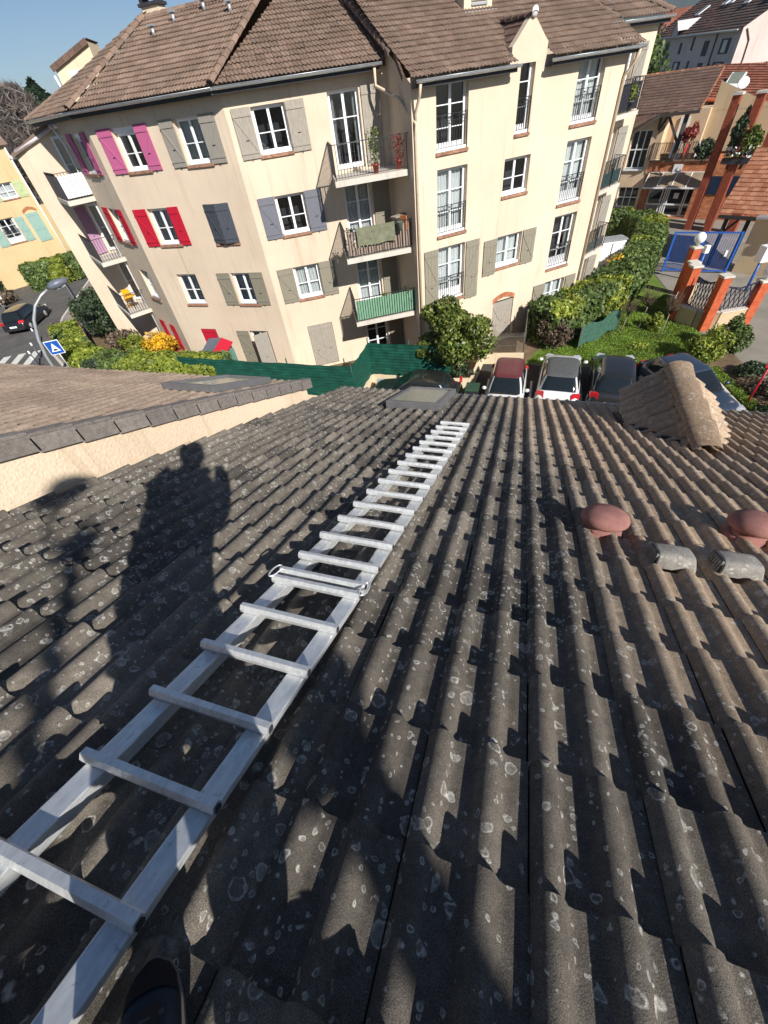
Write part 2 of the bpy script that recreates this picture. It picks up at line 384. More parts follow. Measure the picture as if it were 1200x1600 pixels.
# ------------------------------------------------------------ tiled surfaces
def prof_double(a):          # two rolls and two flat pans per tile
    a = np.asarray(a) % 1.0
    def roll(x, c, w):
        t = np.clip(1-((x-c)/w)**2, 0, 1); return t**.62
    h = np.maximum(roll(a, .142, .130), roll(a, .642, .130))
    return h - .10*np.clip(1-np.abs(a-.992)/.012, 0, 1)
def prof_wave(a):
    a = np.asarray(a) % 1.0
    return .5+.5*np.cos((a*2-.3)*2*PI)
def prof_flat(a):
    a = np.asarray(a) % 1.0
    return np.where((a < .04), 0.0, .35)
def tile_sheet(name, mat, o, eu, ev, nu, nv, cw=.3, cl=.33, amp=.039, step=.025, ns=18, nr=2, prof=prof_double, jit=.002, clip=None, parent=None, stagger=0.0, under=.004):
    """o: eave corner, eu: unit along the eave, ev: unit up the slope"""
    o = np.array(o, float); eu = np.array(eu, float); ev = np.array(ev, float)
    n = np.cross(eu, ev); n /= np.linalg.norm(n)
    if n[2] < 0: n = -n
    a = np.linspace(0.002, .998, ns); h0 = prof(a)*amp
    vs = np.linspace(0, 1.03, nr+1)
    I, J = np.meshgrid(np.arange(nu), np.arange(nv), indexing='ij'); I = I.ravel(); J = J.ravel(); T = len(I)
    ju = rng.normal(0, jit, T); jv = rng.normal(0, jit*1.6, T); jh = rng.normal(0, jit*.7, T); jr = rng.normal(0, jit*1.2, T)
    rows = [(0.0, -1), (0.0, 0)]+[(v, 0) for v in vs]           # first row: foot of the nose
    V = np.empty((T, len(rows), ns, 3))
    for k, (v, kind) in enumerate(rows):
        off = (I*cw+ju)[:, None]+a[None]*cw + ((J % 2)*stagger*cw)[:, None]
        vv = (J*cl+jv)[:, None]+v*cl+(jr[:, None]*(a[None]-.5))*2
        if kind == -1: hh = h0[None]*.96+jh[:, None]*0-.002; vv = vv+under
        else: hh = h0[None]+step*(1-v)+jh[:, None]*(1-v)
        V[:, k] = o+off[..., None]*eu+vv[..., None]*ev+(hh+np.zeros_like(off))[..., None]*n
    R = len(rows); base = (np.arange(T)*R*ns)[:, None, None]
    r = np.array([0]+list(range(2, R-1)))[None, :, None]; s_ = np.arange(ns-1)[None, None, :]
    q = np.stack([base+r*ns+s_, base+r*ns+s_+1, base+(r+1)*ns+s_+1, base+(r+1)*ns+s_], -1).reshape(-1, 4)
    me = bpy.data.meshes.new(name); nvt = T*R*ns; me.vertices.add(nvt); me.vertices.foreach_set('co', V.ravel())
    F = len(q); me.loops.add(F*4); me.loops.foreach_set('vertex_index', q.ravel()); me.polygons.add(F)
    me.polygons.foreach_set('loop_start', np.arange(F)*4); me.polygons.foreach_set('loop_total', np.full(F, 4))
    smooth = np.ones((T, R-2, ns-1), bool); smooth[:, 0] = False; me.polygons.foreach_set('use_smooth', smooth.ravel())
    me.materials.append(mat); me.update()
    if clip:
        bm = bmesh.new(); bm.from_mesh(me)
        for co, no in clip:
            bmesh.ops.bisect_plane(bm, geom=bm.verts[:]+bm.edges[:]+bm.faces[:], plane_co=co, plane_no=no, clear_outer=True)
        bm.to_mesh(me); bm.free()
    ob = bpy.data.objects.new(name, me); COL.objects.link(ob)
    if parent is not None: adopt(ob, parent)
    return ob
def caps(mb, a, b, w=.24, h=.10, L=.36, lift=.0, mi=0, n=9, bite=.03):
    """overlapping half-round ridge tiles from a (low end) to b"""
    a = Vector(a); b = Vector(b); d = (b-a); T = d.length; d.normalize(); k = max(1, round(T/L)); s = d.cross(Vector((0, 0, 1))).normalized(); u = s.cross(d).normalized()
    for i in range(k):
        p0 = a+d*(T*i/k)-d*bite; p1 = a+d*(T*(i+1)/k)+d*.01; vs = []
        for p, sc in ((p0, 1.12), (p1, .90)):
            for j in range(n):
                t = PI*j/(n-1); vs.append(p+s*(math.cos(t)*w*.5*sc)+u*(math.sin(t)**.8*h*sc+lift+random.uniform(-.003, .003)))
        for j in range(n):
            t = PI*j/(n-1); vs.append(p0+s*(math.cos(t)*w*.5*.9)+u*(math.sin(t)**.8*h*.86+lift-.004))
        fs = [(j, j+1, n+j+1, n+j) for j in range(n-1)]; mb.add(vs, fs, mi, True)
        mb.add(vs, [(j+1, j, 2*n+j, 2*n+j+1) for j in range(n-1)], mi, False)

# ------------------------------------------------------------ our own roof
TP = math.tan(math.radians(22.294)); CP = math.cos(math.radians(22.294)); SP = math.sin(math.radians(22.294))
RH = 1.27                                   # roof plane: z = -RH - TP*y  (tops of rolls)
def rz(y, h=RH): return -h-TP*y
own = thing('tiled_roof_house', 'weathered dark grey tiled roof that the ladder lies on, spotted with pale lichen', 'house', (0, 2.5, G))
EY = 6.26; ev = (0, -CP, SP); X0 = -3.205
# joint of a tile column lies at x = .157*RH
nL = 11; xj = .157*RH; cw = .2385*RH
x_start = xj-nL*cw
off = .039+.025*.5
org = (x_start, EY, rz(EY)-off*CP)
DRX, DRY0, DRY1, DRZ = 1.95, 3.98, 5.5, -2.79        # dormer ridge
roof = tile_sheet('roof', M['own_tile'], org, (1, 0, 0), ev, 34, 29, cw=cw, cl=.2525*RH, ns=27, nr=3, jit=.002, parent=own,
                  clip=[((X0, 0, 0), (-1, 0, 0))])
w = MB()
w.box((3.2, 1.9, -7.35), (12.7, 8.2, 5.9)); w.build('wall', M['cream2'], own)
g = MB()
for k in range(12):
    t = PI+PI*k/11; 
pts = []
g.tube([(X0, EY+.05, rz(EY)-.09), (7.2, EY+.05, rz(EY)-.09)], .055, 8); g.build('gutter', M['zinc'], own)
# under-roof so no daylight shows through
u = MB(); u.hexa([(X0, -3.1, rz(-3.1)-.2), (7.4, -3.1, rz(-3.1)-.2), (7.4, EY-.02, rz(EY)-.2), (X0, EY-.02, rz(EY)-.2), (X0, -3.1, rz(-3.1)-.09), (7.4, -3.1, rz(-3.1)-.09), (7.4, EY-.02, rz(EY)-.09), (X0, EY-.02, rz(EY)-.09)]); u.build('roof_boarding', M['fascia'], own)
# far slope behind the photographer and the ridge
bk = tile_sheet('back_slope', M['own_tile'], (X0, -8.8, rz(-3.05)-2.36), (1, 0, 0), (0, CP, SP), 34, 19, cw=cw, cl=.2525*RH, ns=10, nr=1, parent=own)
rc = MB(); caps(rc, (7.2, -3.05, rz(-3.05)-.02), (X0, -3.05, rz(-3.05)-.02), w=.3, h=.12, L=.4); rc.build('ridge_cap', M['own_cap'], own)
# small gabled dormer near the eave
dm = MB(); hw = .54; sl = .82; zc = DRZ-.05
dl = math.hypot(1, sl); evl = (1/dl, 0, sl/dl)
dz = zc-hw*sl
lc = [((0, 0, rz(0)-.02), (0, -TP, -1)), ]
lcl = [((0, 0, rz(0)-.03), (0, -SP, -CP)), ((DRX, 0, 0), (1, 0, 0)), ((0, DRY0+.02, 0), (0, -1, 0))]
tile_sheet('dormer_roof', M['own_tile'], (DRX-hw-.0, DRY0-.7, zc-hw*sl), (0, 1, 0), evl, 8, 3, cw=cw, cl=hw*dl/2.75, ns=18, nr=2, parent=own, clip=lcl, jit=.003)
tile_sheet('dormer_roof', M['own_tile'], (DRX+hw, DRY0-.7, zc-hw*sl), (0, 1, 0), (-1/dl, 0, sl/dl), 8, 3, cw=cw, cl=hw*dl/2.75, ns=14, nr=2, parent=own,
           clip=[((0, 0, rz(0)-.03), (0, -SP, -CP)), ((DRX, 0, 0), (-1, 0, 0)), ((0, DRY0+.12, 0), (0, -1, 0))])
dr = MB(); caps(dr, (DRX, DRY1+.05, zc-.03), (DRX, DRY0-.08, zc-.03), w=.29, h=.10, L=.42, n=13); dr.build('dormer_ridge_cap', M['own_cap'], own)
dw = MB()
dw.add([(DRX-hw+.05, DRY1+.02, rz(DRY1)-.5), (DRX+hw-.05, DRY1+.02, rz(DRY1)-.5), (DRX+hw-.05, DRY1+.02, zc-hw*sl), (DRX, DRY1+.02, zc-.05), (DRX-hw+.05, DRY1+.02, zc-hw*sl)]+
       [(DRX-hw+.05, DRY0, rz(DRY0)-.5), (DRX+hw-.05, DRY0, rz(DRY0)-.5), (DRX+hw-.05, DRY0, rz(DRY0)-.3), (DRX, DRY0, rz(DRY0)-.2), (DRX-hw+.05, DRY0, rz(DRY0)-.3)],
       [(0, 1, 2, 3, 4), (0, 4, 9, 5), (1, 6, 7, 2), (5, 6, 1, 0)]); dw.build('dormer_wall', M['cream2'], own)
# mortar along the dormer's valley and a red patch of tiles
vm = MB(); 
for k in range(14):
    t = k/13; y = DRY0+(DRY1-DRY0)*t
    hx = min(hw, (zc-rz(y))/sl*.98)
    if k: vm.bar(pv_, (DRX-hx, y, rz(y)+.01), .07, .03)
    pv_ = (DRX-hx, y, rz(y)+.01)
vm.build('valley_mortar', M['fascia'], own)

def rtile(name, xi, y, mat):      # one odd-coloured tile laid proud of its neighbours
    pass
# a few newer red tiles below the dormer, moss and grit lodged between the rolls
tx0 = xj+cw*5; ty = EY-.2525*RH*CP*6
tile_sheet('red_tiles', M['red_tile'], (tx0, ty, rz(ty)-off*CP+.004), (1, 0, 0), ev, 2, 1, cw=cw, cl=.2525*RH, ns=20, nr=2, parent=own)
mc = MB()
for _ in range(900):
    i = rng.integers(-12, 16); j = rng.integers(0, 27); h_ = rng.choice([.03, .46, .5, .96]); 
    x = xj+(i+h_)*cw+rng.normal(0, .006); d_ = (j+abs(rng.normal(0, .10)))*.2525*RH; y = EY-d_*CP
    if x < X0+.05: continue
    z = rz(y)-.028; r_ = rng.uniform(.003, .009)*(1.5 if rng.random() < .1 else 1)
    P8 = [(x+r_*math.cos(a)*rng.uniform(.6, 1.3), y+r_*math.sin(a)*rng.uniform(.8, 1.9), z-.004) for a in np.linspace(0, 2*PI, 6)[:-1]]
    mc.add(P8+[(x+rng.normal(0, .002), y, z+r_*.75)], [(k, (k+1) % 5, 5) for k in range(5)], 0, True)
tag(mc.build('moss_and_grit', M['moss'], own), kind='stuff')
# terracotta mushroom vents
def vent(x, y, label=None):
    z = rz(y); m = MB()
    prof = [(r_*.76, z_*.80) for r_, z_ in [(.0, .0), (.10, .0), (.105, .06), (.10, .085), (.165, .085), (.178, .105), (.18, .13), (.165, .165), (.13, .195), (.08, .213), (.03, .22), (0.0, .221)]]
    m.lathe((0, 0, 0), prof, 28)
    for v_ in range(len(m.v)):
        p = m.v[v_]; yy, zz = p[1], p[2]; 
        m.v[v_] = (x+p[0], y+yy*.98+zz*.1, z+zz*.9-TP*yy*.75)
    o = m.build('vent_cap', M['terracotta'], own); sub = MB(); sub.tube([(x, y, z-.05), (x, y+.0, z+.05)], .088, 20)
    sub.tube([(x, y, z-.03), (x, y+.004, z+.008)], [.135, .10], 20); s_ = sub.build('vent_neck', M['terracotta'], o); s_.matrix_parent_inverse = Matrix.Translation((0, 2.5, G)).inverted() if False else s_.matrix_parent_inverse
    return o
WM2 = {}
_ad = adopt
def adopt(o, parent):            # children of a part share the part's own frame (world coordinates)
    o.parent = parent
    root = parent
    while root.parent is not None: root = root.parent
    if root is parent:
        o.matrix_parent_inverse = WM[root.name].inverted() if (root.name in WM and not LOCAL) else Matrix.Identity(4)
    else: o.matrix_parent_inverse = Matrix.Identity(4)
vent(.645, 1.89); vent(1.50, 2.08)
def vent_tile(cx, cy):
    """squat grey cement hood with a rounded top and a barred mouth towards the eave"""
    z = rz(cy); m = MB(); W_, L_, H_ = .082, .105, .105; ring = []
    secs = [(-1.0, .35, 1.0), (-.82, .93, 1.04), (.1, 1.0, 1.0), (.75, .98, .98), (.80, .9, .9)]
    for t, hh, ww in secs:
        r = []
        for k in range(13):
            a = PI*k/12; cx_ = math.copysign(abs(math.cos(a))**.55, math.cos(a)); sz = math.sin(a)**.55
            ly_ = W_*ww*cx_*(1.12-.15*sz); r.append((cx-t*L_, cy+ly_, z+H_*hh*sz-TP*ly_-.012))
        ring.append(r)
    vs = [p for r in ring for p in r]; fs = [(i*13+k, i*13+k+1, (i+1)*13+k+1, (i+1)*13+k) for i in range(4) for k in range(12)]
    fs.append(tuple(range(12, -1, -1))); m.add(vs, fs, 0, True); m.add(ring[4], [tuple(range(13))], 1)
    o = m.build('vent_tile', [M['cement'], M['fascia']], own, bevel=.006)
    gr = MB()
    for k in range(-3, 4): gr.bar((cx-.82*L_, cy+k*.02, z-TP*k*.02), (cx-.82*L_, cy+k*.02, z+.075-TP*k*.02), .01, .01)
    gr.build('grille', M['cement'], o); return o
vent_tile(.935, 1.63); vent_tile(1.235, 1.65)

def roof_window(parent, ax, bx, y0, y1, zf, slope, h=.09, dirty=True):
    """frame box lying on a slope, zf(y) gives the slope's height"""
    def P(x, y, k): return (x, y-SP*k*0, zf(y)+k)
    fr = MB(); t = .075
    def bar4(x0, x1, ya, yb): fr.hexa([P(x0, ya, -.03), P(x1, ya, -.03), P(x1, yb, -.03), P(x0, yb, -.03), P(x0, ya, h), P(x1, ya, h), P(x1, yb, h), P(x0, yb, h)])
    bar4(ax, ax+t, y0, y1); bar4(bx-t, bx, y0, y1); bar4(ax+t+.001, bx-t-.001, y0, y0+t*1.6); bar4(ax+t+.001, bx-t-.001, y1-t, y1)
    f = fr.build('skylight', M['sky_frame'], parent, bevel=.006)
    p = MB(); p.quad(P(ax+t, y0+t*1.6, h-.025), P(bx-t, y0+t*1.6, h-.025), P(bx-t, y1-t, h-.025), P(ax+t, y1-t, h-.025)); p.build('pane', M['sky_pane'] if dirty else M['glass2'], f)
    return f
M['sky_frame'] = plain('grey_skylight_cladding', sh(116, 116, 118), .5, .4, .2)
def mosspane():
    n = NT('mossy_skylight_glass', .3, .5); m = n.ramp(n.noise(22, 5, .8).outputs[0], (.22, 0.0), (.45, 1.0))
    n.set('Base Color', n.mix(m, sh(122, 124, 112), n.ramp(n.noise(60, 3).outputs[0], (.3, sh(104, 104, 78)), (.7, sh(188, 184, 168))))); return n.m
M['sky_pane'] = mosspane()
M['glass2'] = plain('greenish_skylight_glass', sh(126, 132, 118), .15, .6, var=.12, scale=3)
roof_window(own, -1.78, -.97, 4.85, 6.25, lambda y: rz(y), 0, h=.10)

# unseen pipe added to shade the near tiles, and television aerial by the ridge, behind the photographer
fx, fy = 2.98, -2.66; m = MB(); m.tube([(fx, fy, rz(fy)-.1), (fx, fy, 1.62)], .085, 16); fp_ = m.build('shade_pipe', M['zinc'], own)
m = MB(); m.lathe((fx, fy, 1.62), [(.09, 0), (.15, .04), (.16, .08), (.02, .18)], 16); m.build('shade_pipe_cap', M['zinc'], fp_)
an = thing('tv_aerial', 'television aerial mast with a round cap beside the ridge, seen only by its shadow', 'aerial', (2.27, -3.1, rz(-3.05)))
m = MB(); m.tube([(2.27, -3.1, rz(-3.05)-.2), (2.27, -3.1, 2.55)], .038, 8); m.build('mast', M['zinc'], an)
m = MB(); m.tube([(2.27, -3.1, 2.35), (2.0, -3.1, 2.45), (2.0, -3.1, 2.7)], .02, 6); m.lathe((2.0, -3.1, 2.7), [(.10, 0), (.155, .03), (.155, .07), (.11, .13), (.03, .16)], 16); m.build('round_cap', M['zinc'], an)
m = MB()
for z_ in (2.45, 1.7): m.bar((2.2, -3.16, z_), (2.34, -3.04, z_), .05, .10); m.build('aerial_elements', M['zinc'], an)

# ------------------------------------------------------------ ladder
lad = thing('roof_ladder', 'long aluminium roof ladder lying down the tiled slope', 'ladder', (-.7, 0, rz(0)))
HL = 1.165
def Lx(y): return -.985+.052*(y+.015) if y < .9 else -.93+.055*(y-.95)
def Rx(y): return -.557+.046*(y+.02) if y < .95 else -.508+.0235*(y-.95)
def LP(x, y, k=0): return Vector((x, y, rz(y, HL)))+Vector((0, SP, CP))*k
def rail(f, inn, y0, y1, k0):
    m = MB(); W_ = .066
    x0, x1 = f(y0), f(y1)
    s = 1 if inn > 0 else -1
    a, b = LP(x0+s*W_/2+s*.008, y0, k0), LP(x1+s*W_/2+s*.008, y1, k0)
    m.bar(a, b, W_, .026, up=(0, SP, CP))
    # inner web of the box section
    c = LP(x0+s*(W_-.002), y0, k0-.02); d = LP(x1+s*(W_-.002), y1, k0-.02)
    m.bar(c, d, .012, .045, up=(0, SP, CP)); return m.build('rail', M['alu'], lad, bevel=.003)
for y0, y1, k0 in ((-.62, .84, -.045), (.86, 3.96, -.05)):
    rail(Lx, 1, y0, y1, k0); rail(Rx, -1, y0, y1, k0)
def rung(y, k=0.0):
    m = MB(); a = LP(Lx(y), y, k); b = LP(Rx(y), y, k); d = (b-a).normalized(); up = Vector((0, SP, CP)); f = up.cross(d).normalized()
    a = a-d*.004; b = b+d*.004
    sec = [(-.013, -.030), (.013, -.030), (.017, -.014), (.010, .004), (-.010, .004), (-.017, -.014)]
    vs = [p+f*q[0]+up*q[1] for p in (a, b) for q in sec]; n = 6
    m.add(vs, [(i, (i+1) % n, n+(i+1) % n, n+i) for i in range(n)]); m.add(vs, [tuple(range(5, -1, -1)), tuple(range(6, 12))], 1)
    m.add([a+d*.0005+f*q[0]*.7+up*(q[1]*.7-.004)-d*.0035 for q in sec]+[b+d*.003+f*q[0]*.7+up*(q[1]*.7-.004) for q in sec], [tuple(range(5, -1, -1)), tuple(range(6, 12))], 2)
    m.build('rung', [M['alu'], M['alu'], M['fascia']], lad)
ys = [-.437+.2063*k for k in range(22)]
for k, y in enumerate(ys):
    if y > 3.93: break
    rung(y)
    if k == 6: rung(y+.058, .004)
yk = ys[6]+.03
for x, s in ((Lx(yk)-.012, -1), (Rx(yk)+.012, 1)):
    pts = [LP(x+s*.018*math.sin(t)*1.0, yk+.045*math.cos(t), .004) for t in np.linspace(0, 2*PI, 17)]
    rg = MB(); rg.tube(pts, .0045, 6, caps=False); rg.build('joining_ring', M['alu'], lad)

# ------------------------------------------------------------ neighbour's house (left)
nb = thing('neighbour_house', 'lower neighbouring house with brown tiled roof and rough peach gable wall', 'house', (-7, 1.5, G))
NS = .452; NC = 1/math.hypot(1, NS); NSn = NS*NC
def nz(y): return -.80-NS*y
XV = -3.25
w = MB()
ys2 = [-5.2, 5.22]
w.hexa([(-11.8, -5.2, G), (XV-.02, -5.2, G), (XV-.02, 5.22, G), (-11.8, 5.22, G), (-11.8, -5.2, nz(-5.2)-.13), (XV-.02, -5.2, nz(-5.2)-.13), (XV-.02, 5.22, nz(5.22)-.13), (-11.8, 5.22, nz(5.22)-.13)])
w.build('wall', M['cream_nb'], nb)
tile_sheet('roof', M['nb_tile'], (-12.2, 5.32, nz(5.32)-.05), (1, 0, 0), (0, -NC, NSn), 30, 31, cw=.3, cl=.33, amp=.026, step=.030, ns=20, nr=1, jit=.005, prof=prof_double, parent=nb,
           clip=[((XV-.06, 0, 0), (1, 0, 0)), ((-3.25, 5.36, 0), (.11, 1, 0))])
rb = MB(); rb.hexa([(-12.2, -5.2, nz(-5.2)-.12), (XV-.03, -5.2, nz(-5.2)-.12), (XV-.03, 5.3, nz(5.3)-.12), (-12.2, 4.6, nz(4.6)-.12)]+[(-12.2, -5.2, nz(-5.2)-.06), (XV-.03, -5.2, nz(-5.2)-.06), (XV-.03, 5.3, nz(5.3)-.06), (-12.2, 4.6, nz(4.6)-.06)]); rb.build('roof_boarding', M['fascia'], nb)
vt = MB(); L = .33; k = 0; y = 5.34
while y > -3.5:
    y1 = y-L*NC; j = random.uniform(-.003, .003); a, b = y+.012, y1-.012
    # top wing with rounded roll and hanging cheek
    for x0, x1, z0, z1 in ((XV-.10, XV+.028, .0, .03), (XV+.005, XV+.03, -.135, .0005)):
        vt.hexa([(x0, b, nz(b)+z0+j+.012), (x1, b, nz(b)+z0+j+.012), (x1, a, nz(a)+z0+j+.026), (x0, a, nz(a)+z0+j+.026), (x0, b, nz(b)+z1+j+.012), (x1, b, nz(b)+z1+j+.012), (x1, a, nz(a)+z1+j+.026), (x0, a, nz(a)+z1+j+.026)])
    y = y1
vt.build('verge_tiles', M['verge_tile'], nb, bevel=.006)
roof_window(nb, -4.55, -3.72, 3.75, 5.0, lambda y: nz(y)+.02, 0, h=.07, dirty=False)
# ------------------------------------------------------------ ground (setting)
def sheet(name, poly, z, mat, kind='structure'):
    m = MB(); m.poly([(x, y, z) for x, y in poly]); o = m.build(name, mat); o['kind'] = kind; return o
structure(sheet('ground', [(-2900, -2900), (2900, -2900), (2900, 2900), (-2900, 2900)], G-.02, M['ground']))

# ------------------------------------------------------------ facades
class Wall:
    def __init__(s, a, b):
        s.a = Vector((*a, 0)); s.b = Vector((*b, 0)); s.e = (s.b-s.a).normalized(); s.L = (s.b-s.a).length; s.n = Vector((s.e.y, -s.e.x, 0))
    def p(s, u, z, n=0.0): return s.a+s.e*u+s.n*n+Vector((0, 0, z))
    def hexa(s, mb, u0, u1, z0, z1, n0, n1, mi=0):
        return mb.hexa([s.p(u0, z0, n1), s.p(u1, z0, n1), s.p(u1, z0, n0), s.p(u0, z0, n0), s.p(u0, z1, n1), s.p(u1, z1, n1), s.p(u1, z1, n0), s.p(u0, z1, n0)], mi)
    def skin(s, mb, u0, u1, z0, z1, holes, depth=.2, mi=0):
        us = sorted({u0, u1, *[h[0] for h in holes], *[h[1] for h in holes]}); zs = sorted({z0, z1, *[h[2] for h in holes], *[h[3] for h in holes]})
        for i in range(len(us)-1):
            for j in range(len(zs)-1):
                cu, cz = (us[i]+us[i+1])/2, (zs[j]+zs[j+1])/2
                if any(h[0] < cu < h[1] and h[2] < cz < h[3] for h in holes): continue
                mb.quad(s.p(us[i], zs[j]), s.p(us[i+1], zs[j]), s.p(us[i+1], zs[j+1]), s.p(us[i], zs[j+1]), mi)
        for a, b, c, d in holes:
            for q in (((a, c), (a, d)), ((b, d), (b, c)), ((a, d), (b, d)), ((b, c), (a, c))):
                (x0, y0), (x1, y1) = q
                mb.quad(s.p(x0, y0), s.p(x1, y1), s.p(x1, y1, -depth), s.p(x0, y0, -depth), mi)
def window(wl, par, u0, u1, z0, z1, leaves=2, rows=(.45,), depth=.17, sill=True, curt=1, solid=0.0, label=None, grille=False, box=False):
    """white casement set back in its opening; pane, curtain, sill are sub-parts"""
    f = MB(); t = .055; n0, n1 = -depth-.06, -depth+.0
    zt = z1-(.16 if box else 0)
    if box: wl.hexa(f, u0+.003, u1-.003, zt, z1-.003, -depth-.05, -depth+.1)
    zb = z0+.02
    wl.hexa(f, u0+.002, u0+t, zb, zt-.002, n0, n1); wl.hexa(f, u1-t, u1-.002, zb, zt-.002, n0, n1)
    wl.hexa(f, u0+t, u1-t, zb, zb+t*1.3, n0, n1); wl.hexa(f, u0+t, u1-t, zt-t, zt-.002, n0, n1)
    if sill:   # white lower rail under the casement, as on french pvc windows
        wl.hexa(f, u0+.03, u1-.03, z0+.001, z0+.10, -depth, -.035)
    lw = (u1-u0-2*t)/leaves
    for k in range(leaves):
        a = u0+t+k*lw; b = a+lw; s_ = .05
        wl.hexa(f, a+.002, a+s_, zb+t*1.3, zt-t, n0+.01, n1+.015); wl.hexa(f, b-s_, b-.002, zb+t*1.3, zt-t, n0+.01, n1+.015)
        wl.hexa(f, a+s_, b-s_, zb+t*1.3, zb+t*1.3+s_+solid, n0+.01, n1+.015); wl.hexa(f, a+s_, b-s_, zt-t-s_, zt-t, n0+.01, n1+.015)
        for r in rows:
            zz = zb+(zt-zb)*r; wl.hexa(f, a+s_, b-s_, zz-.014, zz+.014, n0+.02, n1+.010)
    fo = f.build('window', M['white'], par)
    if label: fo['label'] = label
    g = MB(); g.quad(wl.p(u0+t, z0+t, n0+.03), wl.p(u1-t, z0+t, n0+.03), wl.p(u1-t, zt-t, n0+.03), wl.p(u0+t, zt-t, n0+.03)); g.build('pane', M['glass'], fo)
    r = MB(); q = n0-.5
    for a, b, c, d in (((u0, z0, q), (u1, z0, q), (u1, z1, q), (u0, z1, q)), ((u0, z0, n0), (u0, z0, q), (u0, z1, q), (u0, z1, n0)), ((u1, z0, n0), (u1, z0, q), (u1, z1, q), (u1, z1, n0)),
                       ((u0, z1, n0), (u1, z1, n0), (u1, z1, q), (u0, z1, q)), ((u0, z0, n0), (u1, z0, n0), (u1, z0, q), (u0, z0, q))):
        r.quad(wl.p(*a), wl.p(*b), wl.p(*c), wl.p(*d))
    r.build('room', M['interior'], fo)
    if curt:
        c = MB(); K = 26
        for (a, b) in (((u0+.05, u1-.05),) if curt == 1 else ((u0+.05, u0+(u1-u0)*.2), (u1-(u1-u0)*.2, u1-.05))):
            for k in range(K):
                x0 = a+(b-a)*k/K; x1 = a+(b-a)*(k+1)/K; m0 = .03*math.sin(k*1.9); m1 = .03*math.sin((k+1)*1.9)
                lo = z0+.05
                c.add([wl.p(x0, lo, n0-.10+m0), wl.p(x1, lo, n0-.10+m1), wl.p(x1, zt-.03, n0-.10+m1), wl.p(x0, zt-.03, n0-.10+m0)], [(0, 1, 2, 3)], 0, True)
        c.build('curtain', M['curtain'], fo)
    if sill:
        b = MB(); wl.hexa(b, u0-.04, u1+.04, z0-.10, z0+.0, -depth+.0, .07); b.build('sill', M['sill'], fo, bevel=.012)
    return fo
def shutter(wl, par, u0, u1, z0, z1, mat, brace=1, n0=.03, ang=0.0, hinge='L', label=None, mid=True, planks=5):
    """planked leaf with two battens and a diagonal; ang swings it out from the wall (degrees)"""
    m = MB(); w_ = u1-u0; th = .028; r = math.radians(ang)
    def P(x, z, d):      # x from the hinge
        if hinge == 'L': return wl.p(u0+x*math.cos(r)-d*math.sin(r)*-1*0, z, n0+x*math.sin(r)+d*math.cos(r)) if ang else wl.p(u0+x, z, n0+d)
        x = w_-x
        return wl.p(u1-x*math.cos(r), z, n0+x*math.sin(r)+d*math.cos(r)) if ang else wl.p(u1-x, z, n0+d)
    def hx(a, b, c, d, e, f): m.hexa([P(a, c, f), P(b, c, f), P(b, c, e), P(a, c, e), P(a, d, f), P(b, d, f), P(b, d, e), P(a, d, e)])
    pw = w_/planks
    for k in range(planks): hx(k*pw+.004, (k+1)*pw-.004, z0, z1, 0, th)
    hx(.003, w_-.003, z0+.002, z1-.002, .002, th-.008)
    H = z1-z0; b0, b1 = z0+.16*min(H, 1.35)/1.0*.85, z1-.17*min(H, 1.35)*.9
    zs = [b0, b1] if H < 1.7 else [b0, b0+H*.36, b1]
    for zz in zs: hx(.006, w_-.006, zz-.035, zz+.035, th, th+.022)
    pairs = [(b0, b1)] if H < 1.7 else [(zs[1], zs[2]), (zs[0], zs[1])]
    for a0, a1 in pairs:
        xa, xb = (.05, w_-.05) if brace > 0 else (w_-.05, .05)
        m.hexa([P(xa-.03, a1-.04, th+.02), P(xa+.03, a1-.04, th+.02), P(xa+.03, a1-.04, th), P(xa-.03, a1-.04, th), P(xb-.03, a0+.04, th+.02), P(xb+.03, a0+.04, th+.02), P(xb+.03, a0+.04, th), P(xb-.03, a0+.04, th)])
    hk = z0+H*.38; m.bar(P(w_*.5-.06, hk, th+.02), P(w_*.5+.06, hk, th+.02), .015, .015, mi=1)
    for zz in (b0, b1): m.bar(P(w_*.5, z0-.07, -.01), P(w_*.5, z0+.01, .045), .014, .014, mi=1)
    o = m.build('shutter', [mat, M['iron']], par)
    if label: o['label'] = label
    return o
def railing(par, pts, z, h=1.0, step=.115, name='railing', top=.038, rnd=.019, low=.07, second=None, posts=True, curls=None):
    """iron railing along a chain of 2-d points"""
    m = MB()
    for (a, b) in zip(pts[:-1], pts[1:]):
        A = Vector((*a, z)); B = Vector((*b, z)); L = (B-A).length; d = (B-A).normalized(); U = Vector((0, 0, 1))
        m.bar(A+U*h, B+U*h, top, .022); m.bar(A+U*low, B+U*low, .025, .014)
        tz = h
        if second: m.bar(A+U*(h-second), B+U*(h-second), .02, .014); 
        k = max(1, round(L/step))
        for i in range(1, k):
            q = A+d*(L*i/k); m.bar(q+U*low, q+U*((h-second) if second else h), rnd, rnd, up=(d.x, d.y, 0))
            if second and i % 3 == 0: m.bar(q+U*(h-second), q+U*h, rnd, rnd, up=(d.x, d.y, 0))
        if second and curls:
            for i in range(curls):
                q = A+d*(L*(i+.5)/curls)+U*(h-second/2)
                m.tube([q+d*(second*.38*math.cos(t))+U*(second*.38*math.sin(t)) for t in np.linspace(0, 2*PI, 11)], .007, 5, caps=False)
        if posts:
            for q in (A, B): m.bar(q, q+U*h, .03, .03, up=(d.x, d.y, 0))
    return m.build(name, M['iron'], par)
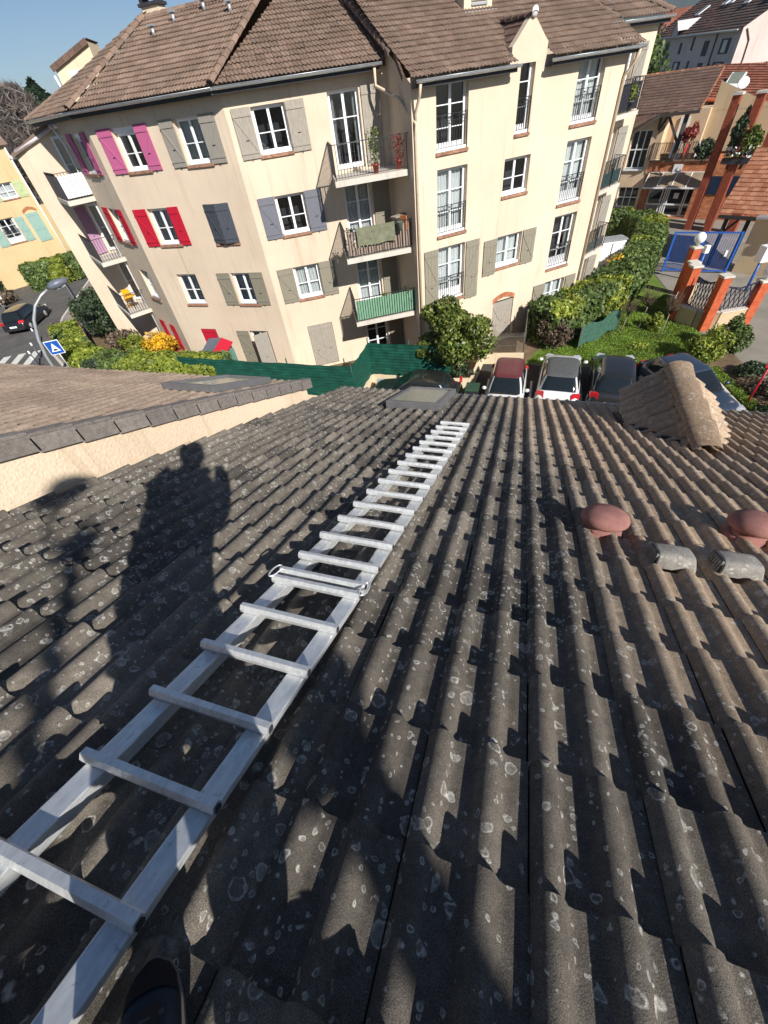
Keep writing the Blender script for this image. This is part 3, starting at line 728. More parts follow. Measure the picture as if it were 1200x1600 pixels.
def juliet(wl, par, u0, u1, z0, n=-.04, h=.95):
    a, b = wl.p(u0+.01, 0, n), wl.p(u1-.01, 0, n)
    return railing(par, [(a.x, a.y), (b.x, b.y)], z0+.06, h, .11, name='window_railing', second=.17, curls=3, low=.05)
def gutter(wl, par, u0, u1, z, out=.42, r=.075, ends=True):
    m = MB(); vs = []; K = 9
    for u in (u0, u1):
        for k in range(K):
            t = PI*k/(K-1); q = wl.p(u, z-math.sin(t)*r*1.1, out+.0+math.cos(t)*r+r); vs.append(q)
    m.add(vs, [(k, k+1, K+k+1, K+k) for k in range(K-1)], 0, True)
    m.add([v+Vector((0, 0, .004)) for v in vs], [(k+1, k, K+k, K+k+1) for k in range(K-1)], 0, True)
    m.tube([wl.p(u0, z, out+2*r), wl.p(u1, z, out+2*r)], .012, 6)
    u = u0+.25
    while u < u1:
        m.add([wl.p(u+du, z-math.sin(PI*k/6)*(r*1.1+.007), out+r+math.cos(PI*k/6)*(r+.006)) for du in (0, .03) for k in range(7)], [(k, k+1, 8+k, 7+k) for k in range(6)], 0); u += .62
    if ends: m.poly(vs[:K]); m.poly(vs[K:])
    o = m.build('gutter', M['zinc'], par)
    return o

apt = thing('apartment_building', 'large cream four storey apartment building with brown tiled roof, coloured shutters and stacked balconies', 'apartment building', (-6, 24, G))
F0 = Wall((-21.5, 19.8), (-18.15, 18.05)); F1 = Wall((-18.15, 18.05), (-11.55, 18.05)); F2 = Wall((-11.55, 18.05), (-6.25, 21.2))
BS = Wall((-6.25, 21.2), (-4.85, 19.31)); B = Wall((-4.85, 19.31), (2.47, 25.86))
EF, EB = .50, -.08             # eaves heights
LV = [(-1.45, -.10), (-4.12, -2.74), (-6.76, -5.38)]
W_ = MB(); GB = G-.3
h0 = [(1.4, 2.6, *LV[0]), (1.4, 2.6, *LV[1]), (1.55, 2.75, *LV[2])]
F0.skin(W_, 0, F0.L, GB, EF-.1, h0)
h1 = [(1.2, 2.4, *LV[0]), (4.27, 5.47, *LV[0]), (1.2, 2.4, *LV[1]), (4.32, 5.52, *LV[1]), (1.25, 2.42, *LV[2]), (4.45, 5.62, *LV[2]), (1.28, 2.3, -9.2, -8.05), (4.35, 5.5, -10.2, -8.1)]
F1.skin(W_, 0, F1.L, GB, EF-.1, h1)
DZ = [(-2.30, .0), (-4.93, -2.62), (-7.58, -5.35), (-10.2, -8.3)]
h2 = [(.95, 2.2, *LV[0]), (1.03, 2.26, *LV[1]), (1.08, 2.28, *LV[2]), (1.09, 2.39, -10.25, -8.08)]+[(3.85+.09*k, 5.05+.09*k, *DZ[k]) for k in range(4)]
F2.skin(W_, 0, F2.L, GB, EF-.1, h2)
W_.poly([BS.p(0, GB), BS.p(BS.L, GB), BS.p(BS.L, EB-.05), BS.p(0, EF+.35)])
hb = [(1.0, 2.36, -2.05, -.18), (1.03, 2.42, -4.75, -2.55), (1.06, 2.44, -7.42, -5.2), (4.58, 5.24, -1.97, .05), (4.22, 5.52, -3.9, -2.67), (4.2, 5.58, -6.66, -5.38), (4.27, 5.55, -10.2, -8.22),
      (7.36, 8.7, -2.03, -.15), (7.40, 8.72, -4.72, -2.53), (7.42, 8.76, -7.40, -5.18), (7.5, 8.8, -9.25, -8.03)]
B.skin(W_, 0, B.L, GB, EB, hb)
# raised gable of the narrow window
ga = [(4.12, EB), (5.68, EB), (5.68, .38), (5.50, .52), (4.95, 1.04), (4.83, 1.04), (4.30, .52), (4.12, .36)]
W_.poly([B.p(u, z, .004) for u, z in ga]); W_.poly([B.p(u, z, -.25) for u, z in reversed(ga)])
for (a, b) in zip(ga, ga[1:]+ga[:1]): W_.quad(B.p(a[0], a[1], .004), B.p(a[0], a[1], -.25), B.p(b[0], b[1], -.25), B.p(b[0], b[1], .004))
# left wing end, right wing, back and inner block
GW = Wall((-25.3, 20.05), (-21.5, 21.6)); 
CB = Wall((2.47, 25.86), (3.55, 27.75))      # line of the right balconies
CW = Wall((1.2, 26.5), (3.62, 28.6)); CE = Wall((1.2, 26.22), (3.95, 28.64))
hc = [(1.35, 2.25, -2.0, .0), (1.35, 2.25, -4.6, -2.6), (1.35, 2.25, -7.3, -5.2), (1.35, 2.25, -9.9, -7.9)]
CW.skin(W_, 0, CW.L, GB, .55, hc)
W_.prism([tuple(F0.a.to_2d()), tuple(F0.p(0, 0, -4).to_2d()), tuple(F0.p(1, 0, -4).to_2d()), tuple(F0.p(.01, 0, -.01).to_2d())], GB, EF-.1)
W_.poly([GW.p(0, GB), GW.p(GW.L, GB), GW.p(GW.L, .85), GW.p(0, -.5)])
W_.poly([GW.p(0, GB), GW.p(0, -.5), GW.p(.6, -.5, -9), GW.p(.6, GB, -9)])
c0 = CW.p(CW.L, 0); back = [F0.p(0, 0, -4), GW.p(.6, 0, -9), Vector((-10, 35, 0)), Vector((-1, 37.5, 0)), Vector((c0.x-.3, c0.y+9, 0)), c0]
for a, b in zip(back, back[1:]): W_.quad(Vector((a.x, a.y, GB)), Vector((b.x, b.y, GB)), Vector((b.x, b.y, .4)), Vector((a.x, a.y, .4)))
br = B.p(B.L, 0); W_.quad(Vector((br.x, br.y, GB)), CW.p(.6, GB), CW.p(.6, EB+.3), Vector((br.x, br.y, EB)))
wall = W_.build('wall', M['cream'], apt)

wk = dict(par=apt)
# F0 (end facet)
window(F0, apt, *h0[0], box=True, curt=0); window(F0, apt, *h0[1], curt=1); window(F0, apt, *h0[2], curt=1)
for z, mt, lb in ((0, 'sh_pink', 'dull pink shutter'), (1, 'sh_red', 'dark red shutter')):
    shutter(F0, apt, .68, 1.38, LV[z][0]-.02, LV[z][1]+.02, M[mt], 1, label=lb); shutter(F0, apt, 2.62, 3.28, LV[z][0]-.02, LV[z][1]+.02, M[mt], -1, label=lb)
for u in (.9, 2.3): shutter(F0, apt, u, u+.6, -10.1, -8.1, M['sh_red'], 1, label='dark red ground floor shutter')
# F1
window(F1, apt, *h1[0], box=True, curt=2); window(F1, apt, *h1[1], curt=1); window(F1, apt, *h1[2]); window(F1, apt, *h1[4]); window(F1, apt, *h1[5])
F1s = [(0, .44, 1.18, 'sh_pink', 1, 'bright pink shutter'), (0, 2.34, 2.98, 'sh_pink', -1, 'bright pink shutter'), (0, 3.6, 4.24, 'sh_grey', 1, None), (0, 5.44, 6.16, 'sh_grey', -1, None),
       (1, .44, 1.17, 'sh_red', 1, 'crimson shutter'), (1, 2.36, 2.95, 'sh_red', -1, 'crimson shutter'), (2, 3.68, 4.4, 'sh_olive', 1, None), (2, 5.5, 6.2, 'sh_olive', -1, None)]
for l, a, b, mt, br_, lb in F1s: shutter(F1, apt, a, b, LV[l][0]-.03, LV[l][1]+.02, M[mt], br_, label=lb)
shutter(F1, apt, 4.30, 4.93, LV[1][0]-.02, LV[1][1]+.02, M['sh_dark'], 1, ang=14, hinge='L', label='charcoal shutter nearly closed'); shutter(F1, apt, 4.93, 5.56, LV[1][0]-.02, LV[1][1]+.02, M['sh_dark'], -1, ang=14, hinge='R', label='charcoal shutter nearly closed')
sl2 = MB(); F1.hexa(sl2, 4.3, 5.56, LV[1][0]-.12, LV[1][0]-.03, 0, .07); sl2.build('sill', M['sill'], apt)
shutter(F1, apt, 1.3, 2.28, -9.2, -8.03, M['sh_red'], 1, n0=-.06, label='dark red closed ground floor shutter')
window(F1, apt, *h1[7], rows=(.3, .62), sill=False, solid=.2)
shutter(F1, apt, 3.62, 4.34, -10.1, -8.1, M['sh_olive'], 1, label='brownish grey door shutter'); shutter(F1, apt, 4.75, 5.5, -10.1, -8.1, M['sh_grey'], -1, n0=.05, ang=42, hinge='R')
# F2
window(F2, apt, *h2[0], curt=0); window(F2, apt, *h2[1], curt=0); window(F2, apt, *h2[2])
for l, a, b, c, d, mt in ((0, .22, .93, 2.22, 2.94, 'sh_old'), (1, .32, 1.02, 2.28, 3.0, 'sh_slate'), (2, .33, 1.06, 2.30, 3.04, 'sh_olive')):
    lb = {'sh_old': 'weathered bare wood shutter', 'sh_slate': 'slate grey shutter'}.get(mt)
    shutter(F2, apt, a, b, LV[l][0]-.05, LV[l][1]+.02, M[mt], 1, label=lb, planks=6); shutter(F2, apt, c, d, LV[l][0]-.05, LV[l][1]+.02, M[mt], -1, label=lb, planks=6)
shutter(F2, apt, 1.1, 1.74, -10.2, -8.1, M['sh_old'], 1, n0=-.05, mid=False, planks=5); shutter(F2, apt, 1.74, 2.38, -10.2, -8.1, M['sh_old'], -1, n0=-.05, planks=5)
for k in range(4):
    u = 3.85+.09*k
    window(F2, apt, u, u+1.2, *DZ[k], rows=(.34, .66), curt=[2, 1, 1, 0][k], solid=.04, sill=False)
    shutter(F2, apt, u+1.28, u+2.02, DZ[k][0]+.02, DZ[k][1], M['sh_old' if k == 0 else 'sh_olive'], -1, planks=6)
# B
window(B, apt, *hb[0], rows=(.34, .67), curt=0, solid=.1, depth=.2); window(B, apt, *hb[1], rows=(.34, .67), solid=.1, depth=.2); window(B, apt, *hb[2], rows=(.34, .67), solid=.3, depth=.2)
window(B, apt, *hb[3], leaves=1, rows=(.36, .7), curt=0, solid=.12, depth=.2); window(B, apt, *hb[4], curt=0, depth=.2); window(B, apt, *hb[5], depth=.2)
window(B, apt, *hb[7], rows=(.34, .67), solid=.1, depth=.2); window(B, apt, *hb[8], rows=(.34, .67), solid=.3, depth=.2); window(B, apt, *hb[9], rows=(.34, .67), curt=2, solid=.3, depth=.2); window(B, apt, *hb[10], depth=.2)
for k in (0, 1, 2, 3, 7, 8, 9): juliet(B, apt, hb[k][0], hb[k][1], hb[k][2])
shutter(B, apt, .34, 1.02, -7.6, -5.2, M['sh_olive'], 1, planks=4); shutter(B, apt, 2.48, 3.18, -7.6, -5.2, M['sh_olive'], -1, planks=4)
shutter(B, apt, 3.45, 4.16, -6.85, -5.4, M['sh_olive'], -1, planks=4); shutter(B, apt, 5.62, 6.36, -6.78, -5.36, M['sh_olive'], 1, planks=4)
shutter(B, apt, 6.75, 7.46, -9.35, -8.03, M['sh_olive'], 1); shutter(B, apt, 8.84, 9.5, -9.3, -8.0, M['sh_olive'], 1)
shutter(B, apt, 4.29, 4.91, -10.2, -8.3, M['sh_old'], 1, n0=-.06, planks=4); shutter(B, apt, 4.91, 5.53, -10.2, -8.3, M['sh_old'], -1, n0=-.06, planks=4)
ar = MB(); K = 12       # brick arch over the closed door
for k in range(K):
    a0, a1 = k/K, (k+.9)/K; f = lambda t: -8.30+.20*math.sin(PI*t)
    u0, u1 = 4.24+1.34*a0, 4.24+1.34*a1
    ar.hexa([B.p(u0, f(a0), .03), B.p(u1, f(a1), .03), B.p(u1, f(a1), -.1), B.p(u0, f(a0), -.1), B.p(u0, f(a0)+.22, .03), B.p(u1, f(a1)+.22, .03), B.p(u1, f(a1)+.22, -.1), B.p(u0, f(a0)+.22, -.1)])
ar.build('brick_arch', M['brick'], apt)
# right side wing windows
for k, h in enumerate(hc):
    window(CW, apt, *h, rows=(.4,), curt=1, sill=False); shutter(CW, apt, h[1]+.03, h[1]+.6, h[2], h[3], M['sh_grey'], -1)

# balconies between the two blocks
def slab(name, pts, z, par, t=.19):
    m = MB(); m.prism(pts, z-t, z); return m.build(name, M['concrete'], par)
fl = Vector((-7.65, 18.15)); frt = Vector((-5.02, 19.68)); bl = F2.p(3.60, 0).to_2d(); brr = Vector((-6.2, 21.1)); 
BZ = [-2.38, -5.0, -7.66]
bal = []
for k, z in enumerate(BZ):
    s_ = slab('balcony', [tuple(fl), tuple(frt), tuple(brr), tuple(bl)], z, apt); bal.append(s_)
    rl = railing(s_, [tuple(bl+(fl-bl)*.03), tuple(fl+Vector((.04, .05))), tuple(frt+Vector((-.05, .02)))], z, 1.02, .118, top=.04)
    if k == 2:
        m = MB(); a = fl+Vector((.07, .09)); b = frt+Vector((-.07, .05))
        m.bar((*a, z+.5), (*b, z+.5), .008, .86); m.build('screen_sheet', M['green_sheet'] if 'green_sheet' in M else plain('pale_green_sheet', sh(116, 158, 128), .5), s_)
    if k == 1:
        m = MB(); a = fl+Vector((.07, .10)); b = frt+Vector((-.07, .06)); n_ = 17
        for i in range(n_):
            p = a+(b-a)*((i+.1)/n_); q = a+(b-a)*((i+.9)/n_); m.bar((*p, z+.5), (*q, z+.5), .02, .84+random.uniform(-.03, .03))
        m.build('board_screen', M['boards'] if 'boards' in M else wood('weathered_boards', sh(150, 132, 118), var=.25), s_)
# left balconies
g0 = Vector((-24.55, 20.35)); g1 = Vector((-21.96, 18.63)); g2 = Vector((-21.25, 19.72)); g3 = Vector((-21.6, 21.4))
for k, z in enumerate([-2.30, -4.95, -7.62]):
    s_ = slab('balcony', [tuple(g0), tuple(g1), tuple(g2), tuple(g3)], z, apt)
    i0, i1, i2 = g0+Vector((.05, .02)), g1+Vector((.0, .07)), g2+Vector((-.03, .0))
    railing(s_, [tuple(i0), tuple((i0+i1)/2), tuple(i1), tuple(i2)], z, 1.02, .13, top=.04)
    if k < 2:
        m = MB(); a = i0+Vector((.05, .05)); b = i1+Vector((0, .08)); m.bar((*a, z+.5), (*b, z+.5), .01, .8); m.build('screen_sheet', plain('grey_mesh_screen', sh(112, 110, 128) if k == 0 else sh(150, 132, 128), .8), s_)
    if k == 0:
        m = MB(); a = i1+Vector((.03, .05)); b = i2+Vector((-.03, .02)); m.bar((*a, z+.5), (*b, z+.5), .01, .84); m.build('screen_sheet', M['white'], s_)
# pillar and doors in the recess behind
for z in (-2.28, -4.93, -7.6):
    window(GW, apt, 2.1, 3.3, z+.05, z+2.2, rows=(.5,), curt=1, sill=False, depth=-.08)
shutter(GW, apt, 1.35, 2.0, -4.9, -2.75, M['sh_lilac'], 1, n0=.08, ang=60, hinge='R')
m = MB(); m.tube([F0.p(-.12, EF-.25, .2), F0.p(-.12, EF-.9, .03), F0.p(-.12, GB, .03)], .05, 8); m.build('downpipe', M['white'], apt)
m = MB(); a = GW.p(.15, -.42, .12); b = GW.p(2.3, .18, .12); m.tube([a, b], .09, 10); m.tube([b+Vector((.08, .02, .05)), F0.p(-.1, .25, -.25)], .10, 10); m.build('awning_roll', plain('lilac_white_tube', sh(222, 212, 218), .5), apt)

# right wing balconies
for k, z in enumerate([-2.06, -4.64, -7.34]):
    q = [CB.p(.12, 0), CB.p(2.2, 0), CB.p(2.2, 0, -1.0), CB.p(.12, 0, -1.0)]
    s_ = slab('balcony', [tuple(v.to_2d()) for v in q], z, apt, .16)
    i = [CB.p(.15, 0, -.05), CB.p(1.2, 0, -.05), CB.p(2.15, 0, -.05), CB.p(2.15, 0, -.95)]
    railing(s_, [tuple(v.to_2d()) for v in i], z, 1.05, .13, second=.15 if k == 0 else None, curls=3 if k == 0 else None)
    if k == 0: m = MB(); m.bar(CB.p(.17, z+.5, -.09), CB.p(2.1, z+.5, -.09), .01, .84); m.build('screen_sheet', plain('charcoal_screen', sh(60, 62, 74), .8), s_)
    if k == 1: m = MB(); m.bar(CB.p(.17, z+.34, -.09), CB.p(2.1, z+.34, -.09), .01, .5); m.build('screen_sheet', plain('dark_green_screen', sh(62, 90, 90), .8), s_)
    if k == 2: m = MB(); m.bar(CB.p(.17, z+.3, -.09), CB.p(2.1, z+.3, -.09), .01, .42); m.build('screen_sheet', plain('grey_green_screen', sh(104, 110, 104), .8), s_)

# ------------------------------------------------------------ roofs
TR = .477
def slope_sheet(wl, u0, u1, z, out, depth, clip, mat='far_tile', rows=None, name='roof', tr=TR, cw=.3, cl=.34, amp=.038, step=.030):
    c = 1/math.hypot(1, tr); ev_ = (-wl.n)*c+Vector((0, 0, tr*c)); o = wl.p(u0, z, out)
    nu = int((u1-u0)/cw)+1; nv = int(depth/c/cl)+1
    return tile_sheet(name, M[mat], o, tuple(wl.e), tuple(ev_), nu, nv, cw=cw, cl=cl, amp=amp, step=step, ns=13, nr=1, prof=prof_wave, jit=.004, clip=clip, parent=apt, under=.02)
def vplane(a, b, keep):     # vertical clip plane through a-b keeping the side of point keep
    a = Vector((a[0], a[1], 0)); b = Vector((b[0], b[1], 0)); n = (b-a).cross(Vector((0, 0, 1))).normalized()
    if (Vector((keep[0], keep[1], 0))-a).dot(n) > 0: n = -n
    return (tuple(a), tuple(n))
OV = .5
A0 = F0.p(0, 0); K01 = (-18.03, 17.5); K12 = (-11.42, 17.5)
RY = 22.35; RZt = EF+TR*(RY-17.55)
R01 = (-16.85, RY); R12 = (-11.05, RY)
z_e = EF+.03
# facet 0
Kl = F0.p(-2.3, 0, OV); 
slope_sheet(F0, -4.5, F0.L+1.0, z_e, OV, 6.6, [vplane(K01, R01, (-22, 21)), vplane((-24.3, 20.6), (-17.2, 22.9), (-19, 19)), vplane(Kl.to_2d(), (-17.6, 22.7), (-19, 19))])
slope_sheet(F1, -1.5, F1.L+1.2, z_e, OV, 4.85, [vplane(K01, R01, (-14, 20)), vplane(K12, R12, (-14, 20))])
V0 = Vector((-5.72, 20.28)); V1 = Vector((-9.75, 25.3))
slope_sheet(F2, -3.5, F2.L+2, z_e, OV, 5.6, [vplane(K12, R12, (-8, 20)), vplane(V0, V1, (-10, 20))])
BV = [vplane((-5.05, 19.02), (V0.x+.12, V0.y), (0, 22))]
br2 = B.p(B.L+.25, 0, OV).to_2d()
rb_ = [vplane(br2, (1.7, 27.05), (0, 24)), vplane((1.7, 27.05), (-1.2, 29.0), (0, 24))]; lb_ = [vplane((-5.12, 19.45), (-9.75, 24.9), (0, 24))]
q0, q1 = B.p(4.10, 0).to_2d(), B.p(4.10, 0, -3).to_2d(); p0, p1 = B.p(5.70, 0).to_2d(), B.p(5.70, 0, -3).to_2d(); w0, w1 = B.p(0, 0, -.24).to_2d(), B.p(5, 0, -.24).to_2d()
kl, km, kr = tuple(B.p(2, 0, -1).to_2d()), tuple(B.p(4.9, 0, -1).to_2d()), tuple(B.p(8, 0, -1).to_2d())
slope_sheet(B, -6.5, B.L+.9, EB+.05, .42, 8.5, lb_+rb_+[vplane(q0, q1, kl)]); slope_sheet(B, -6.5, B.L+.9, EB+.05, .42, 8.5, rb_+[vplane(p0, p1, kr)]); slope_sheet(B, -6.5, B.L+.9, EB+.05, .42, 8.5, [vplane(q0, q1, km), vplane(p0, p1, km), vplane(w0, w1, (0, 28))])
# right wing roof
cwd = -CB.n
slope_sheet(CE, -6.5, CE.L+.1, .66, .12, 6.5, [vplane((1.75, 27.0), (-2.4, 29.85), (3, 30)), vplane(CE.p(CE.L, 0, .15).to_2d(), CE.p(CE.L-2.6, 0, -4.2).to_2d(), (2, 28.5))], mat='far_tile', cl=.5, step=.05)
# back slopes
bk = MB(); 
bk.poly([(R01[0], R01[1], RZt), (R12[0], R12[1], RZt), (-9.75, 25.3, RZt+.6), (-8.5, 33, 0), (-20, 31, 0)])
bk.poly([(-9.75, 25.3, RZt+.6), (-6.8, 27.6, 3.6), (.5, 28.6, 2.2), (2, 36, .4), (-8.5, 33, 0)])
bk.poly([(R01[0], R01[1], RZt), (-20, 31, 0), (-25.5, 24, 0), (-21.5, 21.6, .7)])
bk.build('back_roof', M['far_tile'], apt)
hp = MB()
def P3(q, z): return (q[0], q[1], z)
caps(hp, P3(K01, EF+.10), P3(R01, RZt+.08), w=.27, h=.12, L=.4); hp.build('hip_cap', M['cap_tile'], apt); hp = MB(); caps(hp, P3(K12, EF+.10), P3(R12, RZt+.08), w=.27, h=.12, L=.4)
hp.build('hip_cap', M['cap_tile'], apt)
hp = MB(); caps(hp, P3(Kl.to_2d(), EF+.06), P3((-17.6, 22.7), RZt-.1), w=.25, h=.1, L=.4); hp.build('hip_cap', M['cap_tile'], apt); hp = MB(); caps(hp, P3((-17.1, 22.45), RZt+.05), P3((-10.9, 22.35), RZt+.05), w=.26, h=.11, L=.42); hp.build('ridge_cap', M['cap_tile'], apt)
hp = MB(); caps(hp, (V0.x+.0, V0.y+.0, EF+.12), (V1.x, V1.y, EB+.52+TR*5.9), w=.3, h=.13, L=.4); hp.build('hip_cap', M['cap_tile'], apt)
vt = MB(); a = Vector((-5.0, 19.0, EB+.06)); b = Vector((V0.x+.1, V0.y-.02, EF+.12)); T = 5
for k in range(T):
    p = a+(b-a)*(k/T); q = a+(b-a)*((k+.95)/T); p.z += .02; vt.bar(p, q, .07, .17, up=(0, 0, 1))
vt.build('verge_tiles', M['far_tile_dark'], apt)
hp = MB(); caps(hp, (1.85, 26.95, .70), (-2.0, 29.6, 2.75), w=.3, h=.13, L=.42); hp.build('hip_cap', M['cap_tile'], apt); hp = MB(); caps(hp, tuple(CE.p(CE.L, .72, .1)), tuple(CE.p(CE.L-2.5, 2.7, -4.0)), w=.26, h=.11, L=.42); hp.build('hip_cap', M['cap_tile'], apt)
# soffit fascia and gutters
fs = MB()
for wl, a, b, z, o_ in ((F0, -1.9, F0.L+.25, EF, OV), (F1, -.12, F1.L+.12, EF, OV), (F2, -.25, F2.L-.35, EF, OV), (B, .05, 4.12, EB, .42), (B, 5.69, B.L+.2, EB, .42), (CE, .35, CE.L, .62, .12)):
    wl.hexa(fs, a, b, z-.17, z+.02, o_-.10, o_-.02, 0); wl.hexa(fs, a, b, z-.185, z-.165, -.05, o_-.02, 0)
fs.build('fascia', M['fascia'], apt)
for wl, a, b, z, o_ in ((F0, -1.95, F0.L+.14, EF, OV), (F1, -.14, F1.L+.13, EF, OV), (F2, -.13, F2.L-.25, EF, OV), (B, .0, 4.2, EB, .42), (B, 5.62, B.L+.25, EB, .42), (CE, .3, CE.L+.05, .62, .12)):
    gutter(wl, apt, a, b, z, o_)
# downpipes
m = MB(); q0 = F2.p(F2.L-.55, EF-.12, OV+.05); m.tube([q0, q0+Vector((0, 0, -.45)), BS.p(BS.L-.95, EF-.95, .1), B.p(.1, -1.15, .14), B.p(.1, -1.5, .06), B.p(.1, GB, .06)], .055, 8)
m.tube([B.p(.12, EB-.1, .5), B.p(.12, EB-.35, .42), B.p(.12, EB-.8, .08), B.p(.12, -1.3, .06)], .05, 8); m.build('downpipe', M['pipe'], apt)
m = MB(); m.tube([B.p(B.L, EB-.1, .5), B.p(B.L-.0, EB-.4, .35), B.p(B.L-.08, EB-.8, .07), B.p(B.L-.08, GB, .07)], .055, 8); m.build('downpipe', M['pipe'], apt)
# roof of the raised gable
c = 1/math.hypot(1, .85)
for s_, u0 in ((1, 4.05), (-1, 5.75)):
    ev_ = B.e*(s_*c)+Vector((0, 0, .85*c)); o = B.p(u0, .30, -.24)
    tile_sheet('gable_roof', M['far_tile_dark'], tuple(o), tuple(-B.n), tuple(ev_), 8, 4, cw=.3, cl=.27, amp=.025, step=.025, ns=9, nr=1, prof=prof_wave, parent=apt,
               clip=[(tuple(B.p(4.89, 0)), tuple(B.e*s_))])
m = MB(); caps(m, tuple(B.p(4.89, 1.0, .06)), tuple(B.p(4.89, 1.05, -2.2)), w=.26, h=.11, L=.4); m.build('ridge_cap', M['far_tile_dark'], apt)
m = MB(); q = B.p(4.89, 1.10, .06); m.tube([q, q+B.n*.03], .13, 16); m.build('ridge_end_disc', M['white'], apt)
m = MB(); m.poly([B.p(4.12, .0, -.25), B.p(4.12, .38, -.25), B.p(4.12, .38, -1.1)]); m.poly([B.p(5.68, .0, -.25), B.p(5.68, .38, -.25), B.p(5.68, .38, -1.1)]); m.build('gable_cheek', M['fascia'], apt)
# chimneys
ch = MB(); c0_ = Vector((-16.6, 22.9, 0)); ch.box((c0_.x, c0_.y, RZt-.1), (.8, .55, .9)); co = ch.build('chimney', M['cream'], apt)
ch = MB(); ch.box((c0_.x, c0_.y, RZt+.40), (.95, .7, .09)); ch.box((c0_.x, c0_.y, RZt+.76), (1.0, .72, .10))
for dx in (-.36, .36): ch.box((c0_.x+dx, c0_.y, RZt+.58), (.12, .5, .27))
ch.build('cowl', M['fascia'], co)
ch = MB(); cc = B.p(4.45, 0, -3.35); ch.box((cc.x, cc.y, 2.2), (1.25, 1.2, 2.8), math.atan2(B.e.y, B.e.x)); co = ch.build('chimney', M['cream'], apt)
ch = MB()
for k in range(7): ch.bar(B.p(4.15, 1.62+k*.11, -2.73), B.p(4.85, 1.62+k*.11, -2.73), .07, .06)
ch.build('louvre', M['zinc'], co)
ch = MB(); ch.box((cc.x, cc.y, 1.40), (1.5, 1.5, .10), math.atan2(B.e.y, B.e.x), M=Matrix.Identity(3)); ch.build('lead_flashing', M['zinc'], co)
m = MB(); m.tube([(-17.35, 23.4, RZt), (-17.3, 23.4, RZt+3.2)], .018, 6); m.build('aerial_mast', M['zinc'], apt)
# small roof outlets near the ridge
for x, y in ((-14.9, 21.6), (-13.6, 21.9), (-15.6, 21.0), (-12.2, 21.4)):
    z = EF+.1+TR*(y-17.55); m = MB(); m.tube([(x, y, z-.1), (x, y, z+.18)], .07, 8); m.box((x, y, z+.22), (.22, .22, .06)); m.build('roof_outlet', M['zinc'], apt)
# left wing lean-to roof
m = MB(); ga_, gb_ = GW.p(-.25, -.52, .2), GW.p(GW.L-.4, .92, .2); m.poly([ga_, gb_, gb_+Vector((-3, 8, 0)), ga_+Vector((-3, 8, 0))]); m.poly([ga_-Vector((0, 0, .16)), gb_-Vector((0, 0, .16)), gb_, ga_]); m.build('wing_roof', M['far_tile'], apt)
m = MB(); m.tube([ga_+Vector((.1, -.02, -.06)), ga_+Vector((-1.3, 3.5, -.06))], .08, 8); m.build('gutter', M['white'], apt)
# roof tower with its own monopitch roof and window, behind the left hip
m = MB(); t0 = Wall((-22.9, 22.6), (-21.1, 23.6))
m.poly([t0.p(0, 0), t0.p(1.9, 0), t0.p(1.9, 2.75), t0.p(0, 2.1)])
m.poly([t0.p(1.9, 0), t0.p(1.9, 0, -2), t0.p(1.9, 2.75, -2), t0.p(1.9, 2.75)]); m.poly([t0.p(0, 0), t0.p(0, 2.1), t0.p(0, 2.1, -2), t0.p(0, 0, -2)]); tw = m.build('roof_tower', M['cream2'], apt)
m = MB(); 
for k in range(6):
    p, q = t0.p(-.12+k*.34, 2.06+k*.116, .1), t0.p(-.12+(k+.95)*.34, 2.06+(k+.95)*.116, .1)
    m.bar(p, q, .07, .20); 
m.poly([t0.p(-.12, 2.12, .1), t0.p(1.95, 2.83, .1), t0.p(1.95, 2.83, -2), t0.p(-.12, 2.12, -2)]); m.build('tile_roof', M['far_tile_dark'], tw)
m = MB(); t0.hexa(m, .5, 1.3, 1.2, 1.95, 0, .04); m.build('window', M['curtain'], tw)
m = MB(); m.tube([t0.p(-.12, 1.85, .15), t0.p(0, .3, .05)], .05, 6); m.build('downpipe', M['white'], tw)
# ------------------------------------------------------------ site surfaces
sheet('car_park', [(-7.0, 7.5), (-7.0, 17.5), (-2.05, 17.4), (-1.85, 20), (.15, 20.1), (1.0, 19.9), (8.1, 20.2), (8.7, 17.0), (11, 13), (12, 7.5)], G-.012, M['asphalt_d'])
sheet('road', [(-120, -40), (-14, -40), (-14, 8), (-20, 13.6), (-25.9, 15.9), (-31.2, 18.9), (-36.2, 24.6), (-42.5, 34), (-60, 62), (-68, 60), (-48, 26.5), (-62, 12)], G-.012, M['asphalt'])
sheet('pavement', [(-20, 13.6), (-14, 8), (-14, 16), (-22, 17.6), (-29.5, 20.3), (-34.5, 26), (-50, 50), (-51.5, 49), (-42.5, 34), (-36.2, 24.6), (-31.2, 18.9), (-25.9, 15.9)], G+.08, M['pave'])
sheet('garden_soil', [(-30, 19.6), (-14.6, 15.2), (-7, 15.2), (-7, 17.3), (-3.1, 17.3), (-2, 17.5), (-1.8, 20), (.3, 20), (2.6, 26), (-6, 24), (-30, 30)], G-.008, M['soil'])
sheet('lawn_ground', [(.3, 20.1), (8.0, 20.4), (8.9, 22.2), (8.4, 25.3), (7.9, 30), (7.2, 36), (2.6, 26)], G-.004, M['lawn'])
sheet('school_path', [(7.9, 26.4), (8.5, 24.2), (9.6, 22.6), (8.9, 21.6), (10.2, 19.6), (12.5, 14), (40, 10), (40, 70), (5, 70), (6.5, 41), (7.4, 35), (8, 30)], G-.006, M['pave'])
sheet('planting_bed', [(8.05, 20.3), (8.9, 22.2), (9.4, 22.4), (10.0, 19.4), (11.6, 14), (9.9, 14), (8.7, 17)], G+.03, M['soil'])
